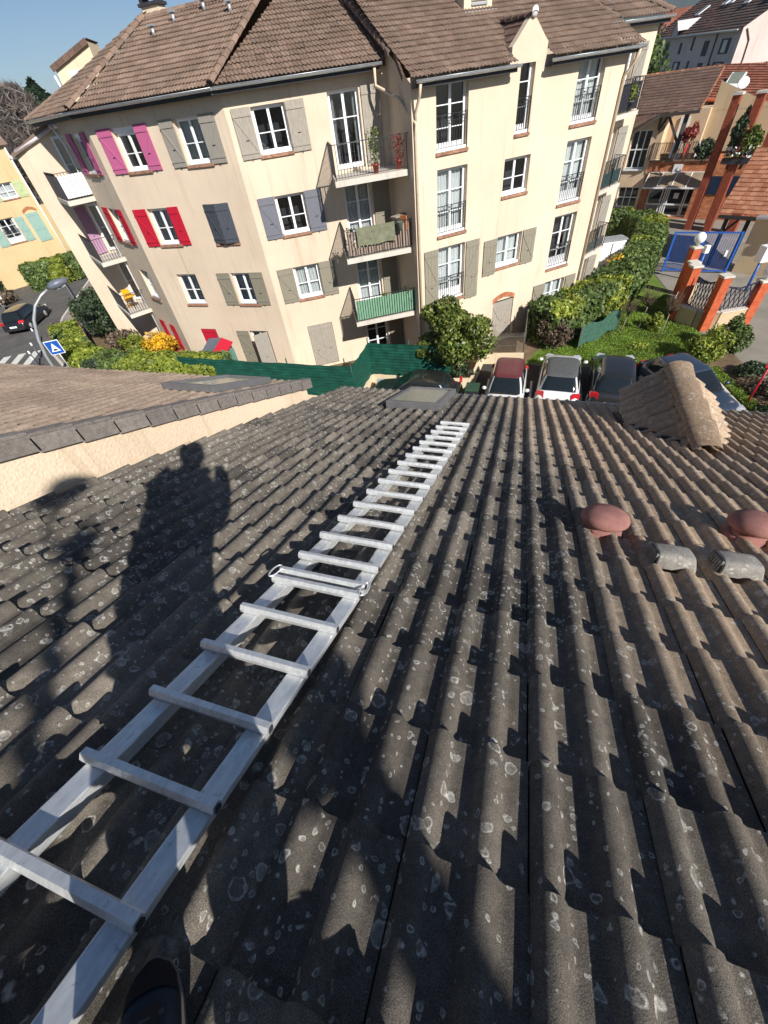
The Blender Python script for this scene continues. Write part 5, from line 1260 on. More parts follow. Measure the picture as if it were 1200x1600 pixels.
m = MB(); x, y = -1.75, 15.9; m.hexa([(x-.2, y-.22, G+.08), (x+.2, y-.22, G+.08), (x+.2, y+.22, G+.08), (x-.2, y+.22, G+.08), (x-.27, y-.3, G+.95), (x+.27, y-.3, G+.95), (x+.27, y+.3, G+.95), (x-.27, y+.3, G+.95)]); m.build('body', plain('dark_bin_plastic', (.03, .032, .034), .5), bn, bevel=.02)
m = MB(); m.box((x, y-.02, G+.99), (.58, .66, .07)); m.tube([(x-.25, y+.33, G+.97), (x+.25, y+.33, G+.97)], .018, 6); m.build('lid', plain('green_bin_lid', (.04, .08, .05), .5), bn, bevel=.015)
for dx in (-.2, .2): m = MB(); m.tube([(x+dx-.03, y+.24, G+.1), (x+dx+.03, y+.24, G+.1)], .1, 12); m.build('wheel', M['tyre'], bn)
# ------------------------------------------------------------ community building on the right
def flatroof(name, quad, mat, par, clip=None, cw=.3, cl=.34, amp=.03, prof=prof_wave, step=.03):
    """tiled plane: quad = eave start, eave end, ridge end, ridge start"""
    a, b, c, d = (Vector(q) for q in quad); eu = (b-a).normalized(); n = eu.cross(d-a).normalized(); ev_ = n.cross(eu).normalized()
    if ev_.z < 0: ev_ = -ev_
    W0 = min(0, (d-a).dot(eu)); W1 = max((b-a).length, (c-a).dot(eu)); H_ = max((d-a).dot(ev_), (c-a).dot(ev_)); o = a+eu*W0
    cl_ = []
    P = [a, b, c, d]; ctr = sum(P, Vector())/4
    for p, q in zip(P, P[1:]+P[:1]):
        nn = (q-p).cross(n).normalized()
        if (ctr-p).dot(nn) > 0: nn = -nn
        cl_.append((tuple(p), tuple(nn)))
    return tile_sheet(name, M[mat], tuple(o), tuple(eu), tuple(ev_), int((W1-W0)/cw)+2, int(H_/cl)+2, cw=cw, cl=cl, amp=amp, step=step, ns=7, nr=1, prof=prof, jit=.005, clip=cl_, parent=par)
cm = thing('community_building', 'orange brick and cream building with glazed entrance canopy and dark tiled roof', 'building', (9, 48, G))
D = Wall((6.0, 47.9), (12.4, 45.3))
m = MB(); D.skin(m, -3, 2.0, G, -3.7, [(.2, 1.62, -7.1, -4.75), (.2, 1.78, -9.75, -8.3)], .25); m.build('wall', M['peach'], cm)
m = MB(); D.skin(m, 2.0, 6.2, G, -6.6, [(2.55, 5.85, -10.3, -8.3)], .5); D.hexa(m, 6.2, 11.0, G, -6.7, -3, .0); m.build('brick_wall', M['brick'], cm)
m = MB()
D.hexa(m, -3, 2.02, -8.0, -3.8, -9, -1.8); D.hexa(m, 2.02, 4.6, -6.6, -4.0, -9, -3.0); m.build('set_back_wall', M['peach'], cm)
m = MB(); D.hexa(m, 4.6, 11.5, -6.6, -4.2, -9, -3.4); m.poly([D.p(4.6, -4.2, -3.39), D.p(8.6, -4.2, -3.39), D.p(4.6, -2.6, -3.39)]); m.build('terrace_wall', M['beige'], cm)
def bigwin(wl, par, u0, u1, z0, z1, nu, zs, depth=.2, t=.07):
    f = MB()
    for k in range(nu+1): u = u0+(u1-u0)*k/nu; wl.hexa(f, max(u0, u-t/2), min(u1, u+t/2), z0, z1, -depth-.05, -depth+.03)
    for z in [z0+t/2, z1-t/2]+[z0+(z1-z0)*q for q in zs]: wl.hexa(f, u0, u1, z-t/2, z+t/2, -depth-.04, -depth+.04)
    wl.hexa(f, u0-.05, u1+.05, z0-.12, z0, -depth, .12)
    fo = f.build('window', M['white'], par); g = MB(); g.quad(wl.p(u0, z0, -depth-.01), wl.p(u1, z0, -depth-.01), wl.p(u1, z1, -depth-.01), wl.p(u0, z1, -depth-.01)); g.build('pane', M['glass'], fo)
    g = MB(); g.quad(wl.p(u0, z0, -depth-.5), wl.p(u1, z0, -depth-.5), wl.p(u1, z1, -depth-.5), wl.p(u0, z1, -depth-.5)); g.build('room', M['interior'], fo)
bigwin(D, cm, .2, 1.62, -7.1, -4.75, 3, (.5,)); bigwin(D, cm, .2, 1.78, -9.75, -8.3, 3, (.5,))
f = MB(); t = .08
for u in (2.55, 3.55, 3.75, 3.9, 4.05, 5.2, 5.35, 5.85): D.hexa(f, u, u+t, -10.3, -8.3, -.5, -.38)
for z in (-10.3, -9.55, -8.4): D.hexa(f, 2.55, 5.9, z, z+.09, -.52, -.36)
en = f.build('entrance_doors', M['white'], cm); g = MB(); g.quad(D.p(2.55, -10.3, -.46), D.p(5.9, -10.3, -.46), D.p(5.9, -8.3, -.46), D.p(2.55, -8.3, -.46)); g.build('pane', M['glass'], en)
g = MB(); g.quad(D.p(2.5, -10.3, -1.4), D.p(5.9, -10.3, -1.4), D.p(5.9, -8.3, -1.4), D.p(2.5, -8.3, -1.4)); g.build('hall', M['interior'], en)
g = MB(); D.hexa(g, 4.5, 4.85, -9.1, -8.75, -.45, -.40); g.build('poster', M['white'], en)
f = MB()
for k in range(5): a, b = D.p(2.3+k*1.02, -7.35, .05), D.p(2.3+k*1.02, -8.15, 1.15); f.bar(a, b, .06)
f.bar(D.p(2.3, -7.35, .05), D.p(6.38, -7.35, .05), .07); f.bar(D.p(2.3, -8.15, 1.15), D.p(6.38, -8.15, 1.15), .09)
cn = f.build('entrance_canopy', M['white'], cm); g = MB(); g.quad(D.p(2.3, -8.14, 1.12), D.p(6.38, -8.14, 1.12), D.p(6.38, -7.33, .05), D.p(2.3, -7.33, .05)); g.build('glazing', plain('frosted_brown_glass', sh(150, 134, 112), .3, .5, var=.25, scale=1.2), cn)
f = MB(); D.hexa(f, 3.9, 4.5, -7.45, -6.85, .02, .12); sg = f.build('wall_sign', M['white'], cm); f = MB(); f.tube([D.p(4.2, -7.05, .125), D.p(4.12, -7.2, .125), D.p(4.3, -7.28, .125)], .03, 5); f.build('emblem', M['fascia'], sg)
f = MB(); D.hexa(f, 2.0, 6.3, -6.68, -6.58, .0, .12); f.build('terrace_edge', M['cap_tile'], cm)
# terrace railing with wicker
f = MB()
for k in range(44): p = D.p(1.95+k*.1, -6.5, .02); f.bar(p, p+Vector((random.uniform(-.03, .03), 0, 1.0)), .07, .02)
f.build('wicker_screen', wood('wicker', sh(128, 114, 104), var=.35), cm)
rl = railing(cm, [tuple(D.p(1.9, 0, .06).to_2d()), tuple(D.p(6.3, 0, .06).to_2d())], -6.58, 1.0, .14)
for u, c in ((3.35, sh(232, 232, 236)), (4.3, sh(200, 60, 60)), (5.1, sh(214, 210, 216))): f = MB(); a = D.p(u, -5.55, .10); f.add([a, a+Vector((.32, 0, -.2)), a+Vector((.18, 0, -.95)), a+Vector((-.05, 0, -.9))], [(0, 1, 2, 3)]); f.build('little_flag', plain('flag_cloth', c, .8), rl)
# roof, eaves beam and timber post
ra = [D.p(-1.5, -5.85, .5), D.p(1.94, -3.80, .5), D.p(4.52, -3.70, .5), D.p(4.3, -1.95, -3.9), D.p(-2, -1.9, -3.9)]
flatroof('roof', [D.p(-3.5, -3.9, .5), D.p(4.52, -3.78, .5), D.p(4.35, -1.9, -3.9), D.p(-3.2, -1.9, -3.9)], 'far_tile_dark', cm)
flatroof('lower_roof', [D.p(-2.9, -5.9, 1.6), D.p(1.9, -3.9, .5), D.p(1.9, -3.75, .4), D.p(-3.3, -3.85, .4)], 'far_tile_dark', cm)
f = MB(); f.bar(D.p(.0, -5.05, 1.0), D.p(1.94, -3.95, .5), .14, .16); f.bar(D.p(1.94, -3.95, .5), D.p(4.5, -3.86, .5), .14, .18); f.bar(D.p(3.7, -3.95, .2), D.p(3.65, -6.6, .1), .26, .26)
f.bar(D.p(2.0, -4.0, .3), D.p(2.0, -4.7, .1), .14); f.bar(D.p(2.5, -4.0, .3), D.p(3.6, -5.6, .1), .16); f.bar(D.p(2.5, -4.0, .3), D.p(2.0, -4.8, .1), .12)
f.build('timber_post', plain('dark_timber', sh(70, 64, 62), .8), cm)
f = MB(); caps(f, tuple(D.p(-2, -1.95, -3.9)), tuple(D.p(4.35, -1.9, -3.9)), w=.28, h=.12, L=.36); f.build('ridge_cap', M['orange_tile'], cm)
f = MB(); caps(f, tuple(D.p(4.45, -3.75, .4)), tuple(D.p(4.35, -1.95, -3.9)), w=.16, h=.07, L=.36); f.build('verge_cap', M['orange_tile'], cm)
f = MB(); D.hexa(f, 2.75, 3.4, -6.3, -4.4, -2.98, -2.9); f.build('garage_shutter', M['white'], cm)
# white table on the terrace
# tall orange pillars
def pillar(x, y, zt, w, label, rz_=-.5, zb=G):
    t = thing('brick_pillar', label, 'pillar', (x, y, G), group='tall orange pillars by the terrace'); m = MB(); m.box((x, y, (zb+zt)/2), (w, w, zt-zb), rz_); m.build('shaft', M['pillar_shade'], t)
    m = MB(); m.box((x, y, zt+.06), (w+.14, w+.14, .12), rz_); m.build('capstone', M['concrete'], t)
    return t
pillar(11.2, 42.6, -3.0, .45, 'tall orange pillar carrying the satellite dish'); pillar(12.35, 41.9, -3.0, .45, 'tall orange pillar wrapped in climbing plants beside the terrace'); pillar(13.75, 41.4, -4.4, .6, 'tall orange pillar nearest the right edge above the tiled shelter')
pillar(12.75, 43.5, -5.0, .5, 'lower orange pillar behind the flower troughs')
dt = thing('satellite_dish', 'white satellite dish fixed on top of an orange pillar', 'dish', (11.2, 42.6, -2.9))
m = MB(); m.lathe((0, 0, 0), [(0, .0), (.11, .01), (.22, .04), (.3, .08), (.305, .09), (.22, .05), (.11, .02)], 22); R_ = Vector((-.1, -1, .45)).to_track_quat('Z', 'Y').to_matrix(); m.v = [tuple(R_ @ Vector(p)+Vector((11.2, 42.5, -2.5))) for p in m.v]; m.build('dish', M['white'], dt)
m = MB(); m.tube([(11.2, 42.6, -3), (11.2, 42.55, -2.55)], .03, 6); m.build('mast', M['zinc'], dt)
blob('climbing_plant', 'greenish climbing plant on the orange pillars', (12.0, 41.9, -4.6), (.5, .3, .9), 1300, .16, 'hedge_d', z0=-6.7, cat='plant')
blob('climbing_plant', 'pale climbing plant between the right orange pillars', (12.7, 41.6, -5.3), (.6, .4, .7), 1300, .15, 'bay', z0=-6.7, cat='plant')
blob('terrace_plant', 'red leaved plant beside the cream terrace wall', (9.9, 45.6, -5.0), (.5, .4, .5), 600, .13, 'redleaf', z0=-6.6, cat='plant')
blob('terrace_plant', 'dark potted plant on the terrace in front of the dish pillar', (10.9, 44.2, -5.8), (.7, .4, .5), 1100, .14, 'hedge_d', z0=-6.6, cat='plant')
ft = thing('flower_trough', 'row of potted flowers on a dark shelf between orange pillars', 'flower trough', (12.5, 41.5, -6.4))
m = MB(); m.bar((11.6, 42.1, -6.25), (13.3, 41.3, -6.25), .5, .3); m.build('trough', M['fascia'], ft)
leafmesh('flowers', [(11.6+1.7*u, 42.0-.8*u+rng.normal(0, .15), -6.0+rng.random()*.5) for u in rng.random(500)], np.tile([(0, -1, .5)], (500, 1)), .13, [M['bay'], M['white'], M['redleaf']], ft, mi=rng.choice([0, 0, 1, 1, 2], 500))
f = MB()
for u0 in (6.5, 7.9): D.hexa(f, u0, u0+1.15, -8.7, -7.6, .02, .08)
f.build('barred_window', plain('dark_blue_glass', sh(38, 52, 74), .2), cm)
# house behind with red brown roof
hs = thing('house', 'low house with red brown tiled roof and roof window beyond the terrace', 'house', (14, 52, G))
q = [(10.6, 51.5, -3.75), (19.5, 46.5, -4.6), (22, 52, -2.1), (12.2, 56.5, -2.0)]
flatroof('roof', q, 'red_tile', hs, cl=.36, step=.05); m = MB(); m.hexa([(10.9, 51.9, G), (19.4, 47.1, G), (21.8, 52, G), (12.3, 56, G), (10.9, 51.9, -3.95), (19.4, 47.1, -4.8), (21.8, 52, -2.3), (12.3, 56, -2.3)]); m.build('wall', M['beige'], hs)
m = MB(); m.bar((10.5, 51.6, -3.6), (19.4, 46.4, -4.5), .3, .12); m.build('verge_tiles', plain('bright_orange_tile', sh(214, 108, 72), .8), hs)
m = MB(); m.hexa([(12.3, 51.9, -3.35), (13.2, 51.4, -3.42), (14.0, 53.1, -2.62), (13.1, 53.6, -2.55), (12.3, 51.9, -3.22), (13.2, 51.4, -3.29), (14.0, 53.1, -2.49), (13.1, 53.6, -2.42)]); sk = m.build('skylight', M['white'], hs)
m = MB(); m.hexa([(12.45, 52.0, -3.22), (13.15, 51.62, -3.27), (13.85, 53.0, -2.6), (13.15, 53.4, -2.55), (12.45, 52.0, -3.19), (13.15, 51.62, -3.24), (13.85, 53.0, -2.47), (13.15, 53.4, -2.42)]); m.build('pane', M['glass2'], sk)
# tiled gate shelter
gs = thing('gate_shelter', 'small tiled shelter on dark timber posts beside the blue gate', 'shelter', (12.8, 33.5, G))
m = MB(); m.hexa([(11.93, 32.8, G), (16.0, 30.6, G), (16.3, 31.0, G), (12.2, 33.2, G), (11.93, 32.8, -7.6), (16.0, 30.6, -7.6), (16.3, 31.0, -7.6), (12.2, 33.2, -7.6)]); m.build('wall', M['beige'], gs)
m = MB(); m.bar((11.9, 32.7, -7.5), (16, 30.4, -7.5), .55, .1); m.build('coping', M['zinc'], gs)
flatroof('roof', [(10.35, 34.2, -7.55), (15.5, 31.6, -7.6), (17.4, 35.6, -5.3), (12.2, 38.4, -5.2)], 'orange_tile', gs, cl=.34, step=.04)
m = MB()
for x, y in ((10.9, 34.2), (11.9, 33.7)): m.bar((x, y, G), (x, y, -7.7), .18)
m.bar((10.4, 34.2, -7.72), (15.4, 31.7, -7.77), .16); m.bar((10.9, 34.2, -8.6), (11.5, 33.9, -7.8), .12); m.build('timber_frame', plain('dark_stained_timber', sh(48, 44, 46), .8), gs)
m = MB(); m.box((13.3, 31.85, -8.35), (.55, .2, .4), -.5); m.build('wall_box', M['concrete'], gs)
# blue gate
M['blue'] = plain('blue_gate_paint', sh(34, 92, 178), .4, .5)
gt = thing('blue_gate', 'blue barred entrance gate between hedge and tiled shelter', 'gate', (9.8, 32.9, G))
gp = [(8.15, 33.1), (9.75, 32.85), (11.5, 32.55)]
for a, b in zip(gp, gp[1:]):
    m = MB(); A, Bv = Vector((*a, G)), Vector((*b, G)); U = Vector((0, 0, 1))
    m.bar(A+U*2.15, Bv+U*2.15, .07); m.bar(A+U*.12, Bv+U*.12, .07)
    for i in range(1, 15): p = A.lerp(Bv, i/15); m.bar(p+U*.12, p+U*2.15, .02)
    m.build('gate_leaf', M['blue'], gt)
for p in gp: m = MB(); m.bar((*p, G), (*p, G+2.2), .1); m.build('post', M['blue'], gt)
m = MB(); m.box((11.1, 32.55, G+1.1), (.12, .12, .3)); m.build('lock', M['white'], gt)
# low orange pillars, curved wall, lattice, globe lamps
pc = [(7.75, 26.3), (7.85, 25.2), (8.7, 24.6), (10.65, 25.3)]
wl_ = thing('curved_wall', 'low curved rendered wall between the orange pillars', 'wall', (8.2, 25, G)); m = MB()
pp = [(8.9, 28.3), (7.9, 26.9), (7.55, 25.9), (7.75, 25.15), (8.3, 24.55), (9.2, 24.35), (10.4, 24.9)]
for a, b in zip(pp, pp[1:]): m.bar((*a, G+.42), (*b, G+.42), .22, .84)
m.build('wall', M['beige'], wl_); m = MB()
for a, b in zip(pp, pp[1:]): m.bar((*a, G+.87), (*b, G+.87), .28, .06)
m.build('coping', M['concrete'], wl_)
LPn = [(7.68, 25.5, 2.55, 'low orange pillar standing where the curved wall meets the lawn'), (8.05, 27.2, 2.2, 'low orange pillar behind the curved wall by the lawn'), (8.75, 24.35, 2.45, 'middle low orange pillar of the curved wall with a lattice on both sides'), (8.45, 29.2, 2.35, 'low orange pillar topped with a globe lamp near the blue gate'), (10.7, 25.2, 1.95, 'low orange pillar topped with a globe lamp at the right edge')]
for x, y, h, lb in LPn:
    t = thing('brick_pillar', lb, 'pillar', (x, y, G), group='low orange pillars of the curved wall'); m = MB(); m.box((x, y, G+h/2), (.42, .42, h), .3); m.build('shaft', M['pillar'], t, bevel=.01); m = MB(); m.box((x, y, G+h+.05), (.5, .5, .1), .3); m.build('capstone', M['concrete'], t, bevel=.02)
for x, y, z, lb in ((8.45, 29.2, 2.45, 'white globe lamp near the blue gate'), (10.7, 25.2, 2.05, 'white globe lamp at the right edge of the path')):
    t = thing('globe_lamp', lb, 'lamp', (x, y, G+z), group='globe lamps'); m = MB(); r = .27; m.lathe((x, y, G+z+.10+r), [(r*math.sin(a), -r*math.cos(a)) for a in np.linspace(.05, PI-.05, 12)], 20); m.build('globe', M['white'], t); m = MB(); m.tube([(x, y, G+z), (x, y, G+z+.14)], .09, 10); m.build('collar', M['zinc'], t)
def lattice(a, b, z0, z1, lb):
    t = thing('lattice_panel', lb, 'railing', (*a, G), group='lattice panels'); m = MB(); A, Bv = Vector((*a, 0)), Vector((*b, 0)); K = 7
    def q(u, z): return A.lerp(Bv, u)+Vector((0, 0, G+z0+(z1-z0)*z-.18*math.sin(PI*u)))
    m.bar(q(0, 1), q(.5, 1), .05); m.bar(q(.5, 1), q(1, 1), .05); m.bar(q(0, 0), q(.5, 0), .05); m.bar(q(.5, 0), q(1, 0), .05)
    for i in range(K):
        m.bar(q(i/K, 0), q((i+1.6)/K if i < K-1 else 1, 1), .03); m.bar(q((i+1)/K, 0), q(max(0, (i-.6)/K), 1), .03)
    m.build('lattice', plain('blue_black_metal', sh(40, 44, 66), .5), t)
lattice((7.68, 25.5), (8.05, 27.2), .95, 2.2, 'diamond lattice panel nearest the lawn'); lattice((7.9, 25.2), (8.65, 24.5), .95, 2.2, 'short lattice panel between the left orange pillars'); lattice((8.95, 24.4), (10.5, 25.1), .95, 2.0, 'diamond lattice panel running to the right globe lamp')
for x, y, lb in ((9.6, 31.3, 'white post box on a blue stand before the gate'), (11.9, 29.6, 'large white post box on a blue stand by the shelter wall')):
    t = thing('post_box', lb, 'post box', (x, y, G)); m = MB(); m.tube([(x, y, G), (x, y, G+1.5)], .07, 8); m.build('stand', M['blue'], t); s_ = 1.0 if x < 10 else 1.9; m = MB(); m.box((x, y, G+1.5+.2*s_), (.26*s_, .26*s_, .4*s_), .4); m.build('box', M['white'], t, bevel=.02)
# red and white barrier sign
t = thing('barrier', 'red pole with a tilted red and white plate at the right edge', 'sign', (9.05, 17.5, G)); m = MB(); m.tube([(9.05, 17.5, G), (9.05, 17.55, G+1.55)], .04, 8); m.build('pole', plain('red_pole_paint', sh(178, 30, 48), .4), t)
m = MB(); m.box((9.1, 17.5, G+1.85), (.42, .04, .6), .1); p_ = m.build('plate', plain('red_plate', sh(190, 40, 60), .5), t, bevel=.01); m = MB(); m.box((9.1, 17.475, G+1.87), (.3, .012, .46), .1); m.build('face', M['white'], p_)

# ------------------------------------------------------------ long terrace of houses far right
fh = thing('long_house', 'long pale grey apartment row with dark roof and shuttered windows beyond the orange roofs', 'apartment building', (14, 75, G))
FW = Wall((11.9, 84.2), (16.2, 68.1)); FG = Wall((16.2, 68.1), (30, 71.8))
m = MB(); m.quad(FW.p(-4, G), FW.p(FW.L, G), FW.p(FW.L, -.1), FW.p(-4, .1)); m.build('wall', M['greywall'], fh)
m = MB(); m.poly([FG.p(0, G), FG.p(14.2, G), FG.p(14.2, -.1), FG.p(7.1, 3.6), FG.p(0, -.1)]); m.build('gable_wall', M['pink'], fh)
flatroof('roof', [FW.p(-4, .0, .4), FW.p(FW.L+.2, -.25, .4), FG.p(7.1, 3.75, .2), FG.p(7.1, 3.95)+(FW.a-FW.b)*1.24], 'slate', fh, cw=.6, cl=.4, amp=.01, prof=prof_flat, step=.05)
m = MB(); m.poly([FG.p(7.1, 3.7), FG.p(14.4, -.3), FG.p(14.4, -.3)+(FW.a-FW.b)*1.2, FG.p(7.1, 3.7)+(FW.a-FW.b)*1.2]); m.build('back_roof', M['slate'], fh)
fwn = [(.5, 1.4, -1.4, -.4, 0), (4.3, 4.8, -1.5, -.6, 0), (7.2, 7.6, -1.3, -.3, 0), (10.0, 11.0, -1.8, -.7, 0), (13.5, 15.2, -1.75, -.7, 1), (.2, 1.9, -4.0, -2.0, 1), (3.9, 5.6, -4.1, -2.1, 1), (7.4, 7.8, -3.6, -2.1, 0), (10.0, 11.0, -4.2, -2.3, 0), (13.2, 15.3, -4.3, -2.3, 1), (12.2, 12.6, -3.7, -2.4, 0)]
for a, b, z0, z1, k in fwn:
    f = MB(); FW.hexa(f, a, b, z0, z1, -.02, .06); w_ = f.build('window', M['sh_dark'], fh)
    if k: f = MB(); c_ = (a+b)/2; d_ = (b-a)*.22; FW.hexa(f, c_-d_, c_+d_, z0+.1, z1-.1, .05, .08); f.build('pane', M['curtain'], w_); f = MB(); FW.hexa(f, c_-.03, c_+.03, z0+.1, z1-.1, .08, .10); f.build('bar', M['white'], w_)
f = MB(); 
for u, s_ in ((3.2, .5), (6.0, .52)): pass
def fsk(u, k, w_=.9):
    a = FW.p(u, -.1, .4).lerp(FG.p(7.1, 3.85)+(FW.p(u, 0)-FW.b), k); n_ = Vector((0, 0, 1)); e_ = FW.e; up_ = ((FG.p(7.1, 3.85)+(FW.p(u, 0)-FW.b))-FW.p(u, -.1, .4)).normalized(); a = a+Vector((-.05, -.1, .12))
    f = MB(); f.hexa([a, a+e_*w_, a+e_*w_+up_*1.2, a+up_*1.2, a+Vector((0, 0, .1)), a+e_*w_+Vector((0, 0, .1)), a+e_*w_+up_*1.2+Vector((0, 0, .1)), a+up_*1.2+Vector((0, 0, .1))]); s1 = f.build('skylight', M['white'], fh)
    f = MB(); z_ = Vector((0, 0, .115)); f.quad(a+e_*.12+up_*.1+z_, a+e_*(w_-.12)+up_*.1+z_, a+e_*(w_-.12)+up_*1.1+z_, a+e_*.12+up_*1.1+z_); f.build('pane', M['glass2'], s1)
for u, k in ((1.0, .35), (5.0, .45), (6.3, .45), (10.5, .38), (14.2, .42)): fsk(u, k)
f = MB(); q = FW.p(3.0, 0, .35); f.poly([FW.p(2.5, -.1, .5), FW.p(3.9, -.1, .5), FW.p(3.9, .4, .5), FW.p(3.2, 1.1, .5), FW.p(2.5, .4, .5)]); f.quad(FW.p(2.4, .4, .6), FW.p(3.2, 1.2, .6), FW.p(3.2, 1.2, -2.5), FW.p(2.4, .4, -2)); f.quad(FW.p(3.2, 1.2, .6), FW.p(4.0, .4, .6), FW.p(4.0, .4, -2), FW.p(3.2, 1.2, -2.5)); f.build('dormer', M['greywall'], fh)
f = MB(); f.tube([FG.p(.35, -.2, .06), FG.p(.9, -1.0, .06), FG.p(1.0, -2.3, .06), FG.p(.6, -5.5, .06)], .05, 6); f.tube([FW.p(12.3, -.2, .08), FW.p(12.3, -6, .08)], .06, 6); f.build('pipe', M['bark'], fh)
gg = MB(); gg.tube([FW.p(-4, .02, .5), FW.p(FW.L, -.22, .5)], .09, 6); gg.build('gutter', M['zinc'], fh)
# distant houses and a leafless tree next to them
dh = thing('distant_house', 'distant villa with reddish roof and round window left of the long grey row', 'house', (13.8, 112, G))
m = MB(); a = Wall((11.4, 113), (15.8, 111)); m.poly([a.p(0, G), a.p(4.8, G), a.p(4.8, -.4), a.p(2.4, 2.2), a.p(0, -.4)]); m.build('wall', M['pink'], dh)
m = MB(); m.quad(a.p(-.4, -.8, .6), a.p(2.4, 2.5, .6), a.p(2.4, 2.5, -9), a.p(-.4, -.8, -9)); m.quad(a.p(2.4, 2.5, .6), a.p(5.2, -.8, .6), a.p(5.2, -.8, -9), a.p(2.4, 2.5, -9)); m.build('roof', M['red_tile'], dh)
m = MB(); m.tube([a.p(2.4, .4, .0), a.p(2.4, .4, .1)], .7, 16); m.build('round_window', M['glass2'], dh)
m = MB(); m.hexa([(15, 118, G), (24, 116, G), (26, 124, G), (17, 126, G), (15, 118, .5), (24, 116, .5), (26, 124, .5), (17, 126, .5)]); dh2 = thing('distant_house', 'distant brownish house showing only its roof above the villa', 'house', (20, 120, G)); m.build('wall', M['beige'], dh2)
m = MB(); m.hexa([(14.5, 117, .5), (24.5, 115.5, .5), (26, 124, .5), (17, 126, .5), (16, 121, 3.2), (24, 119.5, 3.2), (24, 119.8, 3.2), (16, 121.2, 3.2)]); m.build('roof', M['red_tile'], dh2)
blob('tree', 'green tree low between the apartment block and the grey row', (8.6, 66, -5.5), (2.2, 2, 4.8), 3000, .4, 'hedge', cat='tree')
blob('tree', 'pale leafless tree beside the distant villa', (11.3, 88, -2.4), (1.6, 1.6, 4.0), 1600, .3, 'dry', cat='tree')

# ------------------------------------------------------------ ochre house on the left
oh = thing('ochre_house', 'ochre rendered house with pale green and teal shutters across the street', 'house', (-52, 35, G))
YW = Wall((-52.0, 27.8), (-47.3, 36.9)); s0 = 3.05
def yu(u): return u+s0
m = MB(); YW.skin(m, 0, YW.L, G, -.2, [(yu(4.6), yu(6.05), -3.75, -2.6), (yu(3.0), yu(4.45), -6.9, -5.0)], .22); m.quad(YW.p(YW.L, G), YW.p(YW.L, G, -8), YW.p(YW.L, -.2, -8), YW.p(YW.L, -.2)); m.build('wall', M['ochre'], oh)
YE = Wall((-47.3, 36.9), (-43.8, 37.1)); m = MB(); YE.hexa(m, 0.01, 1.5, G, -4.6, -3, 0); m.build('side_wing', M['ochre'], oh)
window(YW, oh, yu(4.6), yu(6.05), -3.75, -2.6, curt=1); window(YW, oh, yu(3.0), yu(4.45), -6.9, -5.0, rows=(.35, .7), solid=.3, curt=2)
shutter(YW, oh, yu(3.75), yu(4.55), -3.8, -2.6, M['sh_green'], 1, label='pale green shutter'); shutter(YW, oh, yu(6.1), yu(6.9), -3.8, -2.6, M['sh_green'], -1, label='pale green shutter')
shutter(YW, oh, yu(2.15), yu(2.95), -7.0, -5.1, M['sh_teal'], 1); shutter(YW, oh, yu(4.5), yu(5.25), -7.0, -5.1, M['sh_teal'], -1); 
shutter(YW, oh, yu(5.55), yu(6.1), -7.3, -5.0, M['sh_teal'], 1, mid=False, label='closed teal shutter under a brick arch'); shutter(YW, oh, yu(6.1), yu(6.7), -7.3, -5.0, M['sh_teal'], -1, label='closed teal shutter under a brick arch')
m = MB(); K = 10
for k in range(K):
    a0, a1 = k/K, (k+.9)/K; f_ = lambda t_: -4.98+.25*math.sin(PI*t_); u0, u1 = yu(5.5+1.25*a0), yu(5.5+1.25*a1); m.hexa([YW.p(u0, f_(a0), .05), YW.p(u1, f_(a1), .05), YW.p(u1, f_(a1), -.1), YW.p(u0, f_(a0), -.1), YW.p(u0, f_(a0)+.22, .05), YW.p(u1, f_(a1)+.22, .05), YW.p(u1, f_(a1)+.22, -.1), YW.p(u0, f_(a0)+.22, -.1)])
m.build('brick_arch', M['brick'], oh)
m = MB(); m.tube([YW.p(YW.L-.05, -.3, .08), YW.p(YW.L-.05, G, .08)], .07, 6); m.build('downpipe', M['white'], oh)
m = MB(); m.poly([YW.p(-.5, -.2, .4), YW.p(YW.L+.3, -.2, .4), YW.p(YW.L+.3, 3, -5), YW.p(-.5, 3, -5)]); m.build('roof', M['far_tile'], oh)
juliet(YW, oh, yu(3.0), yu(4.45), -6.9)
hedge('hedge', 'big mixed green hedge in front of the ochre house', [(-47.2, 31.4), (-45.2, 34.2), (-43.2, 38.5)], 3.2, 2.0, 9000, .2, 'hedge', mats2='lime', z0=G)
hedge('hedge', 'dark hedge at the left picture edge beyond the street', [(-52.5, 25.0), (-49.0, 26.8), (-47.3, 28.0)], 2.6, 2.2, 5000, .2, 'hedge', mats2='hedge_d', z0=G)
blob('shrub', 'reddish dry shrub at the end of the dark hedge', (-46.3, 27.6, G+.6), (.9, .9, .7), 900, .16, 'dry')
t = thing('street_sign', 'white sign plate on a post across the street', 'sign', (-43.6, 25.3, G)); m = MB(); m.tube([(-43.6, 25.3, G), (-43.6, 25.3, G+1.6)], .04, 6); m.build('post', M['zinc'], t); m = MB(); m.box((-43.6, 25.25, G+1.5), (.9, .05, .6), .5); m.build('plate', M['white'], t)
